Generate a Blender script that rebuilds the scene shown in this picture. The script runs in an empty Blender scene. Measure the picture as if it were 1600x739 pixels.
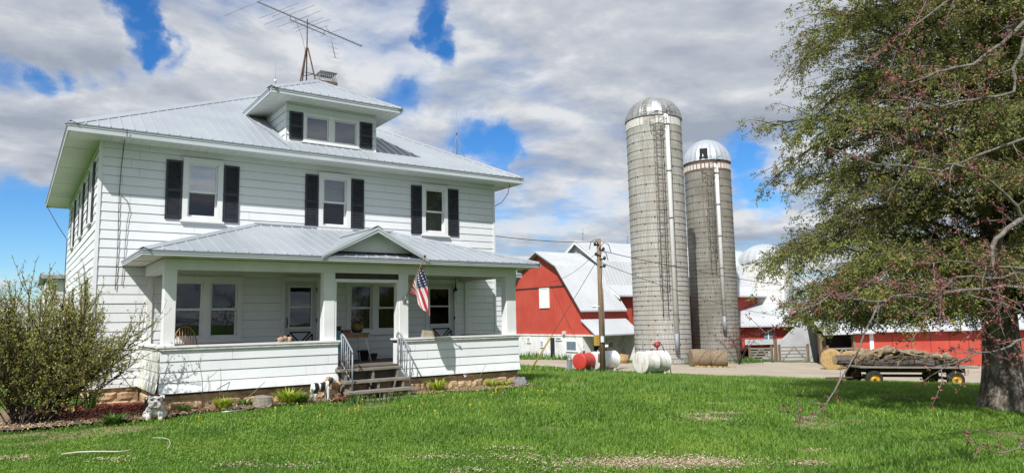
import bpy, math, random
import numpy as np
from mathutils import Vector, Matrix, noise as mnoise
random.seed(7)
rng = np.random.default_rng(7)
sc = bpy.context.scene
col = sc.collection
PI = math.pi

# ------------------------------------------------------------------ camera
YAW, PITCH, ROLL = .61790, .11700, -.01890
CAM = np.array([-1.4005, -17.6657, 1.60])
def cam_axes():
    cy, sy = math.cos(YAW), math.sin(YAW)
    f = np.array([sy*math.cos(PITCH), cy*math.cos(PITCH), math.sin(PITCH)])
    r = np.array([cy, -sy, 0.0]); u = np.cross(r, f)
    c, s = math.cos(ROLL), math.sin(ROLL)
    return c*r+s*u, -s*r+c*u, f
cr, cu, cf = cam_axes()
cam = bpy.data.cameras.new('camera')
cam.sensor_width = 36; cam.lens = 1095.82/1600*36
cam.clip_start = .05; cam.clip_end = 3000
camo = bpy.data.objects.new('camera', cam); col.objects.link(camo)
camo.matrix_world = Matrix(((cr[0], cu[0], -cf[0], CAM[0]), (cr[1], cu[1], -cf[1], CAM[1]), (cr[2], cu[2], -cf[2], CAM[2]), (0, 0, 0, 1)))
sc.camera = camo
SA, CA = math.sin(YAW), math.cos(YAW)
def XY(F, R):            # metres ahead of and to the right of the photographer -> world x, y
    return CAM[0]+SA*F+CA*R, CAM[1]+CA*F-SA*R
def FR(x, y):
    return SA*(x-CAM[0])+CA*(y-CAM[1]), CA*(x-CAM[0])-SA*(y-CAM[1])

# ------------------------------------------------------------------ terrain
def sstep(a, b, v):
    t = np.clip((v-a)/(b-a), 0, 1); return t*t*(3-2*t)
def softplus(v, k): return k*np.log1p(np.exp(np.clip(v/k, -40, 40)))
def terrain(x, y):
    x = np.asarray(x, float); y = np.asarray(y, float)
    F, R = FR(x, y)
    z = -.08*sstep(3, 13, F)
    acc = 0
    for k in np.arange(-4, 4.01, 1.0):
        acc = acc+np.interp(F+k, [20, 36, 55, 66], [0, 1.15, 1.75, 1.9])
    z = z-acc/9.0
    z = z-.045*np.minimum(softplus(R-2, 1.5), 34)*sstep(3, 14, F)
    return z
def gz(x, y): return float(terrain(x, y))

# ------------------------------------------------------------------ mesh builder
class MB:
    def __init__(s): s.v = []; s.f = []; s.m = []; s.n = 0; s.sm = []
    def add(s, verts, faces, mat=0, smooth=False):
        b = s.n
        s.v.extend([tuple(map(float, p)) for p in verts]); s.n += len(verts)
        for f in faces:
            s.f.append(tuple(i+b for i in f)); s.m.append(mat); s.sm.append(smooth)
    def quad(s, a, b, c, d, mat=0): s.add([a, b, c, d], [(0, 1, 2, 3)], mat)
    def box(s, x0, x1, y0, y1, z0, z1, mat=0):
        s.add([(x0,y0,z0),(x1,y0,z0),(x1,y1,z0),(x0,y1,z0),(x0,y0,z1),(x1,y0,z1),(x1,y1,z1),(x0,y1,z1)],
              [(0,3,2,1),(4,5,6,7),(0,1,5,4),(1,2,6,5),(2,3,7,6),(3,0,4,7)], mat)
    def hexa(s, p, mat=0):   # eight corners, bottom loop then top loop
        s.add(p, [(0,3,2,1),(4,5,6,7),(0,1,5,4),(1,2,6,5),(2,3,7,6),(3,0,4,7)], mat)
    def bar(s, a, b, w, h, mat=0, up=(0,0,1)):   # rectangular bar from a to b
        a = Vector(a); b = Vector(b); d = (b-a).normalized(); u = Vector(up)
        if abs(d.dot(u)) > .98: u = Vector((1,0,0))
        r = d.cross(u).normalized(); u = r.cross(d).normalized()
        c = [(-w/2,-h/2),(w/2,-h/2),(w/2,h/2),(-w/2,h/2)]
        P = [a+r*i+u*j for i,j in c]+[b+r*i+u*j for i,j in c]
        s.add(P, [(3,2,1,0),(4,5,6,7),(0,1,5,4),(1,2,6,5),(2,3,7,6),(3,0,4,7)], mat)
    def tube(s, pts, rad, n=6, mat=0, cap=True, smooth=True):
        pts = [Vector(p) for p in pts]; k = len(pts)
        if not hasattr(rad, '__len__'): rad = [rad]*k
        rings = []; prev = None
        for i, p in enumerate(pts):
            d = (pts[min(i+1,k-1)]-pts[max(i-1,0)])
            d = d.normalized() if d.length > 1e-9 else Vector((0,0,1))
            if prev is None:
                u = Vector((0,0,1)) if abs(d.z) < .9 else Vector((1,0,0))
                r = d.cross(u).normalized()
            else:
                r = prev-d*prev.dot(d); r = r.normalized() if r.length > 1e-6 else d.orthogonal().normalized()
            prev = r; u = d.cross(r)
            rings.append([p+(r*math.cos(2*PI*j/n)+u*math.sin(2*PI*j/n))*rad[i] for j in range(n)])
        V = [q for R_ in rings for q in R_]; Fc = []
        for i in range(k-1):
            for j in range(n):
                Fc.append((i*n+j, i*n+(j+1)%n, (i+1)*n+(j+1)%n, (i+1)*n+j))
        if cap: Fc.append(tuple(range(n-1,-1,-1))); Fc.append(tuple((k-1)*n+j for j in range(n)))
        s.add(V, Fc, mat, smooth)
    def lathe(s, prof, c=(0,0,0), n=24, mat=0, axis='z', smooth=True, cap=True):   # prof: (radius, height)
        V = []; Fc = []
        for r, h in prof:
            for j in range(n):
                a = 2*PI*j/n; x, y, z = r*math.cos(a), r*math.sin(a), h
                if axis == 'x': x, y, z = h, r*math.cos(a), r*math.sin(a)
                if axis == 'y': x, y, z = r*math.cos(a), h, r*math.sin(a)
                V.append((c[0]+x, c[1]+y, c[2]+z))
        k = len(prof)
        for i in range(k-1):
            for j in range(n): Fc.append((i*n+j, i*n+(j+1)%n, (i+1)*n+(j+1)%n, (i+1)*n+j))
        if cap: Fc.append(tuple(range(n-1,-1,-1))); Fc.append(tuple((k-1)*n+j for j in range(n)))
        s.add(V, Fc, mat, smooth)
    def blob(s, c, r, seed=0, amp=.15, nu=10, nv=7, mat=0, freq=2.0):
        V = []; Fc = []
        for i in range(nv+1):
            t = PI*i/nv
            for j in range(nu):
                a = 2*PI*j/nu
                d = Vector((math.sin(t)*math.cos(a), math.sin(t)*math.sin(a), math.cos(t)))
                q = 1+amp*mnoise.noise(d*freq+Vector((seed*3.7, seed*1.3, 0)))*1.6
                V.append((c[0]+d.x*r[0]*q, c[1]+d.y*r[1]*q, c[2]+d.z*r[2]*q))
        for i in range(nv):
            for j in range(nu): Fc.append((i*nu+j, (i+1)*nu+j, (i+1)*nu+(j+1)%nu, i*nu+(j+1)%nu))
        s.add(V, Fc, mat, True)
    def build(s, name, mats, parent=None, loc=None):
        me = bpy.data.meshes.new(name)
        if not isinstance(mats, (list, tuple)): mats = [mats]
        o_ = np.zeros(3)
        if parent is not None: o_ = world_loc(parent)
        elif loc is not None: o_ = np.array(loc, float)
        v = np.array(s.v, float).reshape(-1,3)-o_
        me.from_pydata(v.tolist(), [], s.f)
        for m in mats: me.materials.append(m)
        me.polygons.foreach_set('material_index', s.m)
        me.polygons.foreach_set('use_smooth', s.sm)
        me.update()
        ob = bpy.data.objects.new(name, me); col.objects.link(ob)
        if parent is not None: ob.parent = parent
        elif loc is not None: ob.location = loc
        return ob
def world_loc(o):
    p = np.zeros(3)
    while o is not None:
        p = p+np.array(o.location); o = o.parent
    return p
def soup(name, V, Fidx, mats, parent=None, loc=(0,0,0), nper=3, smooth=False, attr=None):
    """big triangle / quad mesh straight from numpy arrays"""
    me = bpy.data.meshes.new(name)
    if not isinstance(mats, (list, tuple)): mats = [mats]
    o_ = world_loc(parent) if parent is not None else np.array(loc, float)
    V = np.ascontiguousarray(V-o_, dtype=np.float32); Fidx = np.ascontiguousarray(Fidx, dtype=np.int32)
    nf = len(Fidx)
    me.vertices.add(len(V)); me.vertices.foreach_set('co', V.ravel())
    me.loops.add(nf*nper); me.loops.foreach_set('vertex_index', Fidx.ravel())
    me.polygons.add(nf); me.polygons.foreach_set('loop_start', np.arange(0, nf*nper, nper, dtype=np.int32))
    me.polygons.foreach_set('use_smooth', np.full(nf, smooth))
    for m in mats: me.materials.append(m)
    if attr is not None:
        for k, arr in attr.items():
            a = me.attributes.new(k, 'FLOAT', 'POINT'); a.data.foreach_set('value', np.ascontiguousarray(arr, dtype=np.float32))
    me.update(); me.validate()
    ob = bpy.data.objects.new(name, me); col.objects.link(ob)
    if parent is not None: ob.parent = parent
    else: ob.location = loc
    return ob
def tag(o, label=None, cat=None, group=None, kind=None):
    if label: o['label'] = label
    if cat: o['category'] = cat
    if group: o['group'] = group
    if kind: o['kind'] = kind
    return o
def empty(name, loc, label, cat, group=None):
    o = bpy.data.objects.new(name, None); col.objects.link(o); o.location = loc
    o.empty_display_size = .2
    return tag(o, label, cat, group)
def copy_tree(o, parent=None):
    c = o.copy(); col.objects.link(c); c.parent = parent
    for ch in list(o.children): copy_tree(ch, c)
    return c
def struct(o): o['kind'] = 'structure'; return o

# ------------------------------------------------------------------ materials
class N:
    def __init__(s, name):
        s.m = bpy.data.materials.new(name); s.m.use_nodes = True
        s.t = s.m.node_tree; s.t.nodes.clear()
        s.out = s.new('ShaderNodeOutputMaterial'); s.bs = s.new('ShaderNodeBsdfPrincipled')
        s.link(s.bs.outputs[0], s.out.inputs[0])
    def new(s, t, **k):
        n = s.t.nodes.new(t)
        for a, b in k.items(): setattr(n, a, b)
        return n
    def link(s, a, b): s.t.links.new(a, b)
    def set(s, **k):
        for a, b in k.items(): s.bs.inputs[a.replace('_', ' ')].default_value = b
    def coord(s, kind='Object', scale=(1,1,1), rot=(0,0,0)):
        tc = s.new('ShaderNodeTexCoord'); mp = s.new('ShaderNodeMapping')
        mp.inputs['Scale'].default_value = scale; mp.inputs['Rotation'].default_value = rot
        if kind == 'World':
            g = s.new('ShaderNodeNewGeometry'); s.link(g.outputs['Position'], mp.inputs[0])
        else: s.link(tc.outputs[kind], mp.inputs[0])
        return mp.outputs[0]
    def noise(s, vec, scale=5, detail=4, rough=.6, dist=0):
        n = s.new('ShaderNodeTexNoise'); n.inputs['Scale'].default_value = scale
        n.inputs['Detail'].default_value = detail; n.inputs['Roughness'].default_value = rough
        n.inputs['Distortion'].default_value = dist
        if vec is not None: s.link(vec, n.inputs['Vector'])
        return n.outputs['Fac']
    def ramp(s, fac, stops, interp='LINEAR'):
        r = s.new('ShaderNodeValToRGB'); r.color_ramp.interpolation = interp
        e = r.color_ramp.elements
        while len(e) < len(stops): e.new(.5)
        for i, (p, c) in enumerate(stops):
            e[i].position = p; e[i].color = (*c, 1) if len(c) == 3 else c
        if hasattr(fac, 'default_value') or True: s.link(fac, r.inputs[0])
        return r.outputs[0]
    def mix(s, fac, a, b, mode='MIX'):
        n = s.new('ShaderNodeMix', data_type='RGBA', blend_type=mode)
        for i, v in ((0, fac), (6, a), (7, b)):
            if isinstance(v, bpy.types.NodeSocket): s.link(v, n.inputs[i])
            elif isinstance(v, (int, float)): n.inputs[i].default_value = v if i == 0 else (v, v, v, 1)
            else: n.inputs[i].default_value = (*v, 1)
        return n.outputs[2]
    def math(s, op, a, b=None, c=None):
        n = s.new('ShaderNodeMath', operation=op)
        for i, v in enumerate((a, b, c)):
            if v is None: continue
            if isinstance(v, bpy.types.NodeSocket): s.link(v, n.inputs[i])
            else: n.inputs[i].default_value = v
        return n.outputs[0]
    def island(s):
        g = s.new('ShaderNodeNewGeometry'); return g.outputs['Random Per Island']
    def bump(s, h, strength=.3, dist=.02):
        b = s.new('ShaderNodeBump'); b.inputs['Strength'].default_value = strength; b.inputs['Distance'].default_value = dist
        s.link(h, b.inputs['Height']); s.link(b.outputs[0], s.bs.inputs['Normal'])
    def base(s, c):
        if isinstance(c, bpy.types.NodeSocket): s.link(c, s.bs.inputs['Base Color'])
        else: s.bs.inputs['Base Color'].default_value = (*c, 1)
def noisy(name, c0, c1, scale=4, rough=.7, bump=.15, bscale=60, bdist=.004, detail=5, space='World', stretch=(1,1,1), metallic=0, isl=0):
    """two-tone noise material with a fine bump: weathering that stays put whatever the light"""
    n = N(name); v = n.coord(space, stretch)
    f = n.noise(v, scale, detail, .62)
    c = n.ramp(f, [(.3, c0), (.7, c1)])
    if isl:
        h = n.new('ShaderNodeHueSaturation'); n.link(c, h.inputs['Color'])
        n.link(n.math('MULTIPLY_ADD', n.island(), isl, 1-isl/2), h.inputs['Value']); c = h.outputs[0]
    n.base(c); n.set(Roughness=rough, Metallic=metallic)
    if bump: n.bump(n.noise(v, bscale, 3), bump, bdist)
    return n.m
M = {}
def white_siding(name, stain=None):
    n = N(name); v = n.coord('World')
    f = n.noise(v, .9, 5, .65)
    c = n.ramp(f, [(.3, (.72, .745, .76)), (.62, (.80, .815, .825))])
    st = n.noise(n.coord('World', (9, 9, .8)), 1.0, 5, .7)          # faint rain streaks running down the boards
    c = n.mix(n.ramp(st, [(.58, (0,0,0)), (.78, (.30,.30,.30))]), c, (.55, .55, .51))
    sp = n.noise(v, 34, 2, .5)                                      # chips and specks in the paint
    c = n.mix(n.ramp(sp, [(.70, (0,0,0)), (.76, (.5,.5,.5))]), c, (.45, .44, .41))
    s3_ = n.new('ShaderNodeSeparateXYZ'); n.link(v, s3_.inputs[0])     # soil splashed on the lowest boards
    spl = n.math('MULTIPLY', n.math('SUBTRACT', 1, n.math('MULTIPLY', n.math('SUBTRACT', s3_.outputs[2], .3), 1.8)), n.noise(n.coord('World', (2.2, 2.2, 1.2)), 2.0, 6, .7))
    c = n.mix(n.ramp(spl, [(.40, (0,0,0)), (.75, (.42,.42,.42))]), c, (.42, .37, .29))
    if stain:
        m = n.noise(n.coord('World', (3, 3, 1.2)), 2.2, 6, .7)
        c = n.mix(n.ramp(m, [(.42, (0,0,0)), (.60, (.85,.85,.85))]), c, (.36, .36, .20))
    n.base(c); n.set(Roughness=.55)
    n.bump(n.noise(n.coord('World', (2, 2, 40)), 3, 4), .12, .004)
    return n.m
M['siding'] = white_siding('white_siding_paint')
M['siding_moss'] = white_siding('mossy_siding_paint', True)
M['joint_shade'] = noisy('butt_joint_and_lap_shade', (.15,.155,.165), (.23,.235,.245), 12, .9, 0)  # dark colour of the butt joints and of shade painted under each lap
M['trim'] = noisy('white_trim_paint', (.72,.73,.73), (.82,.82,.81), 2.5, .5, .1, 40)
M['trim_worn'] = noisy('worn_white_paint', (.42,.40,.36), (.80,.80,.78), 9, .7, .4, 50, .006, 7)
M['fascia'] = noisy('pale_grey_fascia_metal', (.47,.52,.55), (.57,.61,.63), 1.2, .4, .05, 30)
M['soffit'] = noisy('white_soffit', (.70,.71,.66), (.80,.80,.76), 1.4, .5, .05, 30)
M['roof'] = noisy('white_ribbed_roof_metal', (.285,.315,.345), (.375,.405,.435), .55, .42, .06, 22, .004, 6)
M['roofbarn'] = noisy('galvanised_white_roof_metal', (.42,.44,.46), (.53,.55,.565), .3, .4, .05, 12, .01, 6)
M['shutter'] = noisy('navy_black_shutter_paint', (.016,.018,.026), (.035,.038,.052), 6, .45, .1, 60)
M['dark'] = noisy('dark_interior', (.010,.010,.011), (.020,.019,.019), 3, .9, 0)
M['brown'] = noisy('dark_brown_board', (.035,.026,.02), (.06,.045,.033), 5, .7, .2, 40)
M['wire'] = noisy('black_cable_rubber', (.02,.02,.02), (.035,.035,.035), 9, .6, 0)
M['steelgrey'] = noisy('grey_painted_steel', (.20,.22,.25), (.30,.32,.35), 8, .45, .1, 80, .002)
M['galv'] = noisy('galvanised_steel', (.30,.31,.32), (.48,.49,.50), 12, .4, .05, 60, .002, metallic=.5)
M['rust'] = noisy('rusty_steel', (.055,.028,.02), (.13,.07,.045), 14, .8, .3, 60, .004)
M['wood'] = noisy('weathered_grey_wood', (.13,.115,.095), (.30,.27,.22), 3, .85, .5, 12, .01, 7, stretch=(1,9,9), isl=.35)
M['floorwood'] = noisy('grey_brown_porch_boards', (.10,.085,.07), (.19,.165,.14), 2.2, .7, .3, 12, .006, 6, stretch=(9,1,9), isl=.3)
M['chairwood'] = noisy('honey_wood', (.22,.11,.045), (.34,.18,.08), 8, .5, .1, 40)
M['polewood'] = noisy('brown_pole_wood', (.13,.085,.05), (.27,.19,.12), 2, .85, .6, 8, .02, 7, stretch=(9,9,.6))
M['brick'] = None
def glass_mat(name, tint, gl):
    n = N(name); n.t.nodes.remove(n.bs)
    tr = n.new('ShaderNodeBsdfTransparent'); tr.inputs[0].default_value = (*tint, 1)
    g = n.new('ShaderNodeBsdfGlossy'); g.inputs['Roughness'].default_value = .012
    g.inputs['Color'].default_value = (.9, .95, 1, 1)
    nb = n.new('ShaderNodeBump'); nb.inputs['Strength'].default_value = .05; nb.inputs['Distance'].default_value = .02
    n.link(n.noise(n.coord('World'), 1.6, 2), nb.inputs['Height']); n.link(nb.outputs[0], g.inputs['Normal'])
    lw = n.new('ShaderNodeLayerWeight'); lw.inputs['Blend'].default_value = .3
    f = n.math('MULTIPLY_ADD', lw.outputs['Fresnel'], .8, gl); f = n.math('MINIMUM', f, 1.0)
    mx = n.new('ShaderNodeMixShader'); n.link(f, mx.inputs[0]); n.link(tr.outputs[0], mx.inputs[1]); n.link(g.outputs[0], mx.inputs[2])
    n.link(mx.outputs[0], n.out.inputs[0]); return n.m
M['glass'] = glass_mat('window_glass', (.62,.68,.70), .17)
M['skyglass'] = glass_mat('storm_window_glass', (.50,.55,.57), .34)
M['porchglass'] = glass_mat('porch_window_glass', (.42,.45,.44), .045)
M['screen'] = glass_mat('screened_lower_glass', (.30,.30,.31), .05)
def lace():
    n = N('lace_curtain_cloth'); v = n.coord('World')
    n.base(n.ramp(n.noise(v, 26, 4, .7), [(.35, (.42,.42,.42)), (.65, (.70,.70,.69))])); n.set(Roughness=.95); return n.m
M['lace'] = lace()
M['redcloth'] = noisy('dull_red_curtain_cloth', (.10,.035,.035), (.20,.08,.07), 7, .95, .1, 40)
M['screencloth'] = noisy('dark_window_screen_mesh', (.05,.05,.05), (.085,.08,.075), 5, .9, .1, 90)
def stone():
    n = N('tan_sandstone'); v = n.coord('World')
    f = n.noise(v, 7, 7, .68); c = n.ramp(f, [(.25, (.27,.165,.09)), (.5, (.53,.36,.21)), (.75, (.66,.50,.33))])
    h = n.new('ShaderNodeHueSaturation'); n.link(c, h.inputs['Color'])
    n.link(n.math('MULTIPLY_ADD', n.island(), .5, .72), h.inputs['Value']); n.base(h.outputs[0])
    n.set(Roughness=.9); n.bump(n.noise(v, 24, 6, .7), .8, .03); return n.m
M['stone'] = stone()
def brickm():
    n = N('red_brick_and_mortar'); v = n.coord('World', (1,1,1))
    s = n.new('ShaderNodeSeparateXYZ'); n.link(v, s.inputs[0]); c2 = n.new('ShaderNodeCombineXYZ')
    n.link(n.math('ADD', s.outputs[0], s.outputs[1]), c2.inputs[0]); n.link(s.outputs[2], c2.inputs[1])
    b = n.new('ShaderNodeTexBrick'); n.link(c2.outputs[0], b.inputs[0]); b.inputs['Scale'].default_value = 1
    b.inputs['Brick Width'].default_value = .21; b.inputs['Row Height'].default_value = .075; b.inputs['Mortar Size'].default_value = .012
    b.inputs['Color1'].default_value = (.17,.065,.04,1); b.inputs['Color2'].default_value = (.26,.12,.07,1); b.inputs['Mortar'].default_value = (.30,.27,.23,1)
    c = n.mix(n.noise(v, 9, 5), b.outputs[0], (.11,.07,.05)); n.base(c); n.set(Roughness=.9); n.bump(n.noise(v, 40, 4), .5, .01); return n.m
M['brick'] = brickm()

# ------------------------------------------------------------------ generic builders
def board_wall(mb, P, u0, u1, z0, z1, holes=(), step=.2032, lip=.0135, mat=0, flare=0, joint_shade=1):
    """lapped boards between u0..u1, z0..z1; P(u, w, z) maps to world with w outwards; holes are (ua, ub, za, zb)"""
    n = int(math.ceil((z1-z0)/step-1e-6))
    for i in range(n):
        za = z0+i*step; zb = min(z1, za+step)
        us = sorted({u0, u1, *[h for q in holes for h in q[:2] if u0 < h < u1]})
        fl = flare if i == 0 else (flare*.35 if i == 1 else 0); fl2 = flare*.35 if i == 0 else 0
        lp = lip*random.uniform(.75, 1.25)
        joints = [u0+random.uniform(.4, 3.4)+3.66*q for q in range(int((u1-u0)/3.66)+1)] if z1-z0 > .5 else []
        def w(z): t = (z-za)/step; return lp*(1-t)+fl*(1-t)+fl2*t
        for a, b in zip(us[:-1], us[1:]):
            segs = [(za, zb)]
            for q in holes:
                if q[0] <= a+1e-6 and q[1] >= b-1e-6:
                    ns = []
                    for s0, s1 in segs:
                        if q[3] <= s0 or q[2] >= s1: ns.append((s0, s1)); continue
                        if q[2] > s0: ns.append((s0, q[2]))
                        if q[3] < s1: ns.append((q[3], s1))
                    segs = ns
            for s0, s1 in segs:
                mb.quad(P(a, w(s0), s0), P(b, w(s0), s0), P(b, w(s1), s1), P(a, w(s1), s1), mat)
                for q in joints:                            # butt joints between boards
                    if a+.02 < q < b-.02: mb.quad(P(q-.0018, w(s0)+.0015, s0), P(q+.0018, w(s0)+.0015, s0), P(q+.0018, w(s1)+.0015, s1), P(q-.0018, w(s1)+.0015, s1), joint_shade)
                if abs(s0-za) < 1e-6:
                    mb.quad(P(a, -.004, za), P(b, -.004, za), P(b, w(za), za), P(a, w(za), za), joint_shade)  # underside of the lip coloured dark to deepen its shade
                if zb < z1-1e-6 and abs(s1-zb) < 1e-6:      # dark strip painting in the shade line under the next board
                    g_ = .0055*random.uniform(.6, 1.5); mb.quad(P(a, w(zb)+.004, zb-g_), P(b, w(zb)+.004, zb-g_), P(b, w(zb)+.004, zb), P(a, w(zb)+.004, zb), joint_shade)
def ribbed(mb, poly, edge, up, step=.2286, rw=.035, rh=.018, mat=0, start=0, both=False):
    """a ribbed metal sheet: planar convex polygon plus ribs running along 'up'"""
    P = [Vector(p) for p in poly]; e = Vector(edge).normalized(); u = Vector(up).normalized(); nrm = e.cross(u).normalized()
    mb.add(P, [tuple(range(len(P)))], mat)
    o = P[0]; q = [((p-o).dot(e), (p-o).dot(u)) for p in P]
    lo, hi = min(a for a, b in q), max(a for a, b in q)
    x = lo+step*.5+start
    while x < hi:
        ys = []
        for (a, b), (c, d) in zip(q, q[1:]+q[:1]):
            if (a-x)*(c-x) < 0: ys.append(b+(d-b)*(x-a)/(c-a))
        if len(ys) >= 2 and max(ys)-min(ys) > .05:
            y0, y1 = min(ys), max(ys)
            a0 = o+e*x+u*y0; a1 = o+e*x+u*y1
            h = rw/2
            V = [a0-e*h, a0+e*h, a1+e*h, a1-e*h, a0-e*h*.45+nrm*rh, a0+e*h*.45+nrm*rh, a1+e*h*.45+nrm*rh, a1-e*h*.45+nrm*rh]
            mb.add(V, [(4,5,6,7), (0,4,7,3), (1,2,6,5), (0,1,5,4), (2,3,7,6)], mat)
        x += step
def hipcap(mb, a, b, w=.15, lift=.025, drop=.05, mat=0, side=None):
    a = Vector(a); b = Vector(b); a = a+(b-a)*.012; d = (b-a).normalized()
    s = d.cross(Vector((0,0,1))).normalized()
    z = Vector((0,0,lift))
    l, r = (drop, drop) if side is None else side
    A = [a+z-s*w-Vector((0,0,l)), a+z, a+z+s*w-Vector((0,0,r))]; B = [p+(b-a) for p in A]
    mb.add(A+B, [(0,1,4,3), (1,2,5,4)], mat)
    t = Vector((0,0,.012)); A2 = [p-t for p in A]; B2 = [p-t for p in B]
    mb.add(A2+B2, [(3,4,1,0), (4,5,2,1)], mat)
    mb.add([A[0], B[0], B2[0], A2[0], A[2], B[2], B2[2], A2[2]], [(0,1,2,3), (7,6,5,4)], mat)
# ================================================================== THE HOUSE
def front(u, w, z): return (u, -w, z)
def leftw(u, w, z): return (-w, u, z)
def pbox(mb, P, u0, u1, w0, w1, z0, z1, mat=0):
    mb.hexa([P(u0,w1,z0), P(u1,w1,z0), P(u1,w0,z0), P(u0,w0,z0), P(u0,w1,z1), P(u1,w1,z1), P(u1,w0,z1), P(u0,w0,z1)], mat)
def frame_rect(mb, P, u0, u1, z0, z1, cw, w0, w1, mat=0, top=None, bot=None):
    t = cw if top is None else top; b = cw if bot is None else bot
    pbox(mb, P, u0, u0+cw, w0, w1, z0, z1, mat); pbox(mb, P, u1-cw, u1, w0, w1, z0, z1, mat)
    pbox(mb, P, u0+cw, u1-cw, w0, w1, z1-t, z1, mat); pbox(mb, P, u0+cw, u1-cw, w0, w1, z0, z0+b, mat)
def sash_pair(win, P, u0, u1, z0, z1, zm, curtain=None, sash=.045):
    """upper glazed and lower screened sash inside a casing, with what hangs behind them"""
    m = MB(); frame_rect(m, P, u0, u1, zm-.02, z1, sash, -.045, -.010); frame_rect(m, P, u0, u1, z0, zm+.02, sash, -.075, -.046)
    m.build('sash', M['trim'], win)
    g = MB(); g.quad(P(u0+sash,-.03,zm+.02), P(u1-sash,-.03,zm+.02), P(u1-sash,-.03,z1-sash), P(u0+sash,-.03,z1-sash))
    g.build('upper_pane', M['porchglass' if curtain == 'dark' else ('glass' if curtain == 'valance' else 'skyglass')], win)
    g = MB(); g.quad(P(u0+sash,-.062,z0+sash), P(u1-sash,-.062,z0+sash), P(u1-sash,-.062,zm-.02), P(u0+sash,-.062,zm-.02))
    g.build('lower_pane', M['glass' if curtain == 'blind' else 'screen'], win)
    if curtain:
        c = MB(); n = 26
        def sheet(za, zb, mat, ua=u0, ub=u1, d=-.13):
            for i in range(n):
                a = ua+(ub-ua)*i/n; b = ua+(ub-ua)*(i+1)/n
                wa = d+.02*math.sin(i*1.7); wb = d+.02*math.sin((i+1)*1.7)
                c.quad(P(a,wa,za), P(b,wb,za), P(b,wb,zb), P(a,wa,zb), mat)
        if curtain == 'valance': sheet(zm+.05, z1, 0); sheet(z0, zm-.1, 1, d=-.22)
        if curtain == 'blind': sheet(z0, z1, 0, d=-.10)
        if curtain == 'red': sheet(z0, zm+.2, 1, u0, u0+.24); sheet(zm+.02, zm+.2, 1); sheet(zm+.2, z1, 0, d=-.3)
        if curtain == 'dark': sheet(z0, z1, 2, d=-.2)
        c.build('curtain', [M['lace'], M['redcloth'], M['screencloth']], win)
def window(par, P, u0, u1, z0, z1, zm, curtain='valance', cw=.115, sill=True, label=None):
    m = MB()
    frame_rect(m, P, u0, u1, z0, z1, cw, -.05, .036, 0, cw*.9, .10)
    pbox(m, P, u0-.03, u1+.03, .0, .062, z1-.005, z1+.028)           # head cap
    if sill: pbox(m, P, u0-.04, u1+.04, -.04, .075, z0-.035, z0+.012)
    a, b = u0+cw, u1-cw
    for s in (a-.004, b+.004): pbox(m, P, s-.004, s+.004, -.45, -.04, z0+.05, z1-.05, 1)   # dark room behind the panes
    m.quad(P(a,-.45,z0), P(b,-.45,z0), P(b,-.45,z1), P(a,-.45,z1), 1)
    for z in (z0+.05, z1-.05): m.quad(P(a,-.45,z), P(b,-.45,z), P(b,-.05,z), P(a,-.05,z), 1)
    w = m.build('window', [M['trim'], M['dark']], par)
    if label: w['label'] = label
    sash_pair(w, P, a, b, z0+.10, z1-cw*.9, zm, curtain)
    return w
def shutter(par, P, u0, u1, z0, z1):
    m = MB(); zm = (z0+z1)/2-.02
    frame_rect(m, P, u0, u1, z0, z1, .045, .002, .04, 0, .06, .07); pbox(m, P, u0+.045, u1-.045, .002, .04, zm-.035, zm+.035)
    for a, b in ((z0+.07, zm-.035), (zm+.035, z1-.06)):
        n = int((b-a)/.042)
        for i in range(n):
            z = a+(b-a)*(i+.15)/n; h = (b-a)/n*.9
            m.hexa([P(u0+.045,.036,z), P(u1-.045,.036,z), P(u1-.045,.028,z-.004), P(u0+.045,.028,z-.004),
                    P(u0+.045,.016,z+h), P(u1-.045,.016,z+h), P(u1-.045,.008,z+h-.004), P(u0+.045,.008,z+h-.004)])
    return m.build('shutter', M['shutter'], par)

W, L, OV, ZE, MS = 10.487, 10.3, .68, 5.86, .56       # width, length, overhang, eave height, roof slope
ZB = 5.56-26*.2032                                     # bottom of the siding
house = empty('farmhouse', (5.2, 0, 0), 'two storey white farmhouse with hip roof, dormer and open front porch', 'house')

# --- walls
F2 = [(1.70, 2.59, 4.03, 5.50), (4.97, 5.85, 4.03, 5.49), (8.00, 8.845, 4.03, 5.47)]
G1 = [(1.49, 3.11, 1.22, 2.71), (5.765, 7.385, 1.29, 2.69)]
DR = [(4.05, 5.04, .63, 2.74), (8.11, 9.13, .63, 2.74)]
LW = [(1.25, 2.05, 4.03, 5.40), (4.15, 4.95, 4.03, 5.40), (7.3, 8.1, 4.03, 5.40)]
LG = [(1.7, 2.6, 1.25, 2.65), (6.2, 7.1, 1.25, 2.65)]
def grow(q, d=-.03): return (q[0]-d, q[1]+d, q[2]-d, q[3]+d)
m = MB()
board_wall(m, front, 0, W, ZB, 5.70, [grow(q) for q in F2+G1+DR])
m.build('front_wall', [M['siding'], M['joint_shade']], house)
m = MB(); board_wall(m, leftw, 0, L, ZB, 5.70, [grow(q) for q in LW+LG]); m.build('side_wall', [M['siding'], M['joint_shade']], house)
m = MB(); board_wall(m, lambda u, w, z: (W+w, u, z), 0, L, ZB, 5.70); m.build('side_wall', [M['siding'], M['joint_shade']], house)
m = MB(); board_wall(m, lambda u, w, z: (u, L+w, z), 0, W, ZB, 5.70); m.build('back_wall', [M['siding'], M['joint_shade']], house)
for x, y in ((-.012, -.012), (W+.012, -.012)):         # metal corner beads
    m = MB(); sx = -1 if x < 1 else 1
    m.box(min(x, x+sx*.012), max(x, x+sx*.012), -.024, .05, ZB, 5.70); m.box(min(x, x-sx*.06), max(x, x-sx*.06), -.026, -.013, ZB, 5.70)
    m.build('corner_trim', M['siding'], house)
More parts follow.
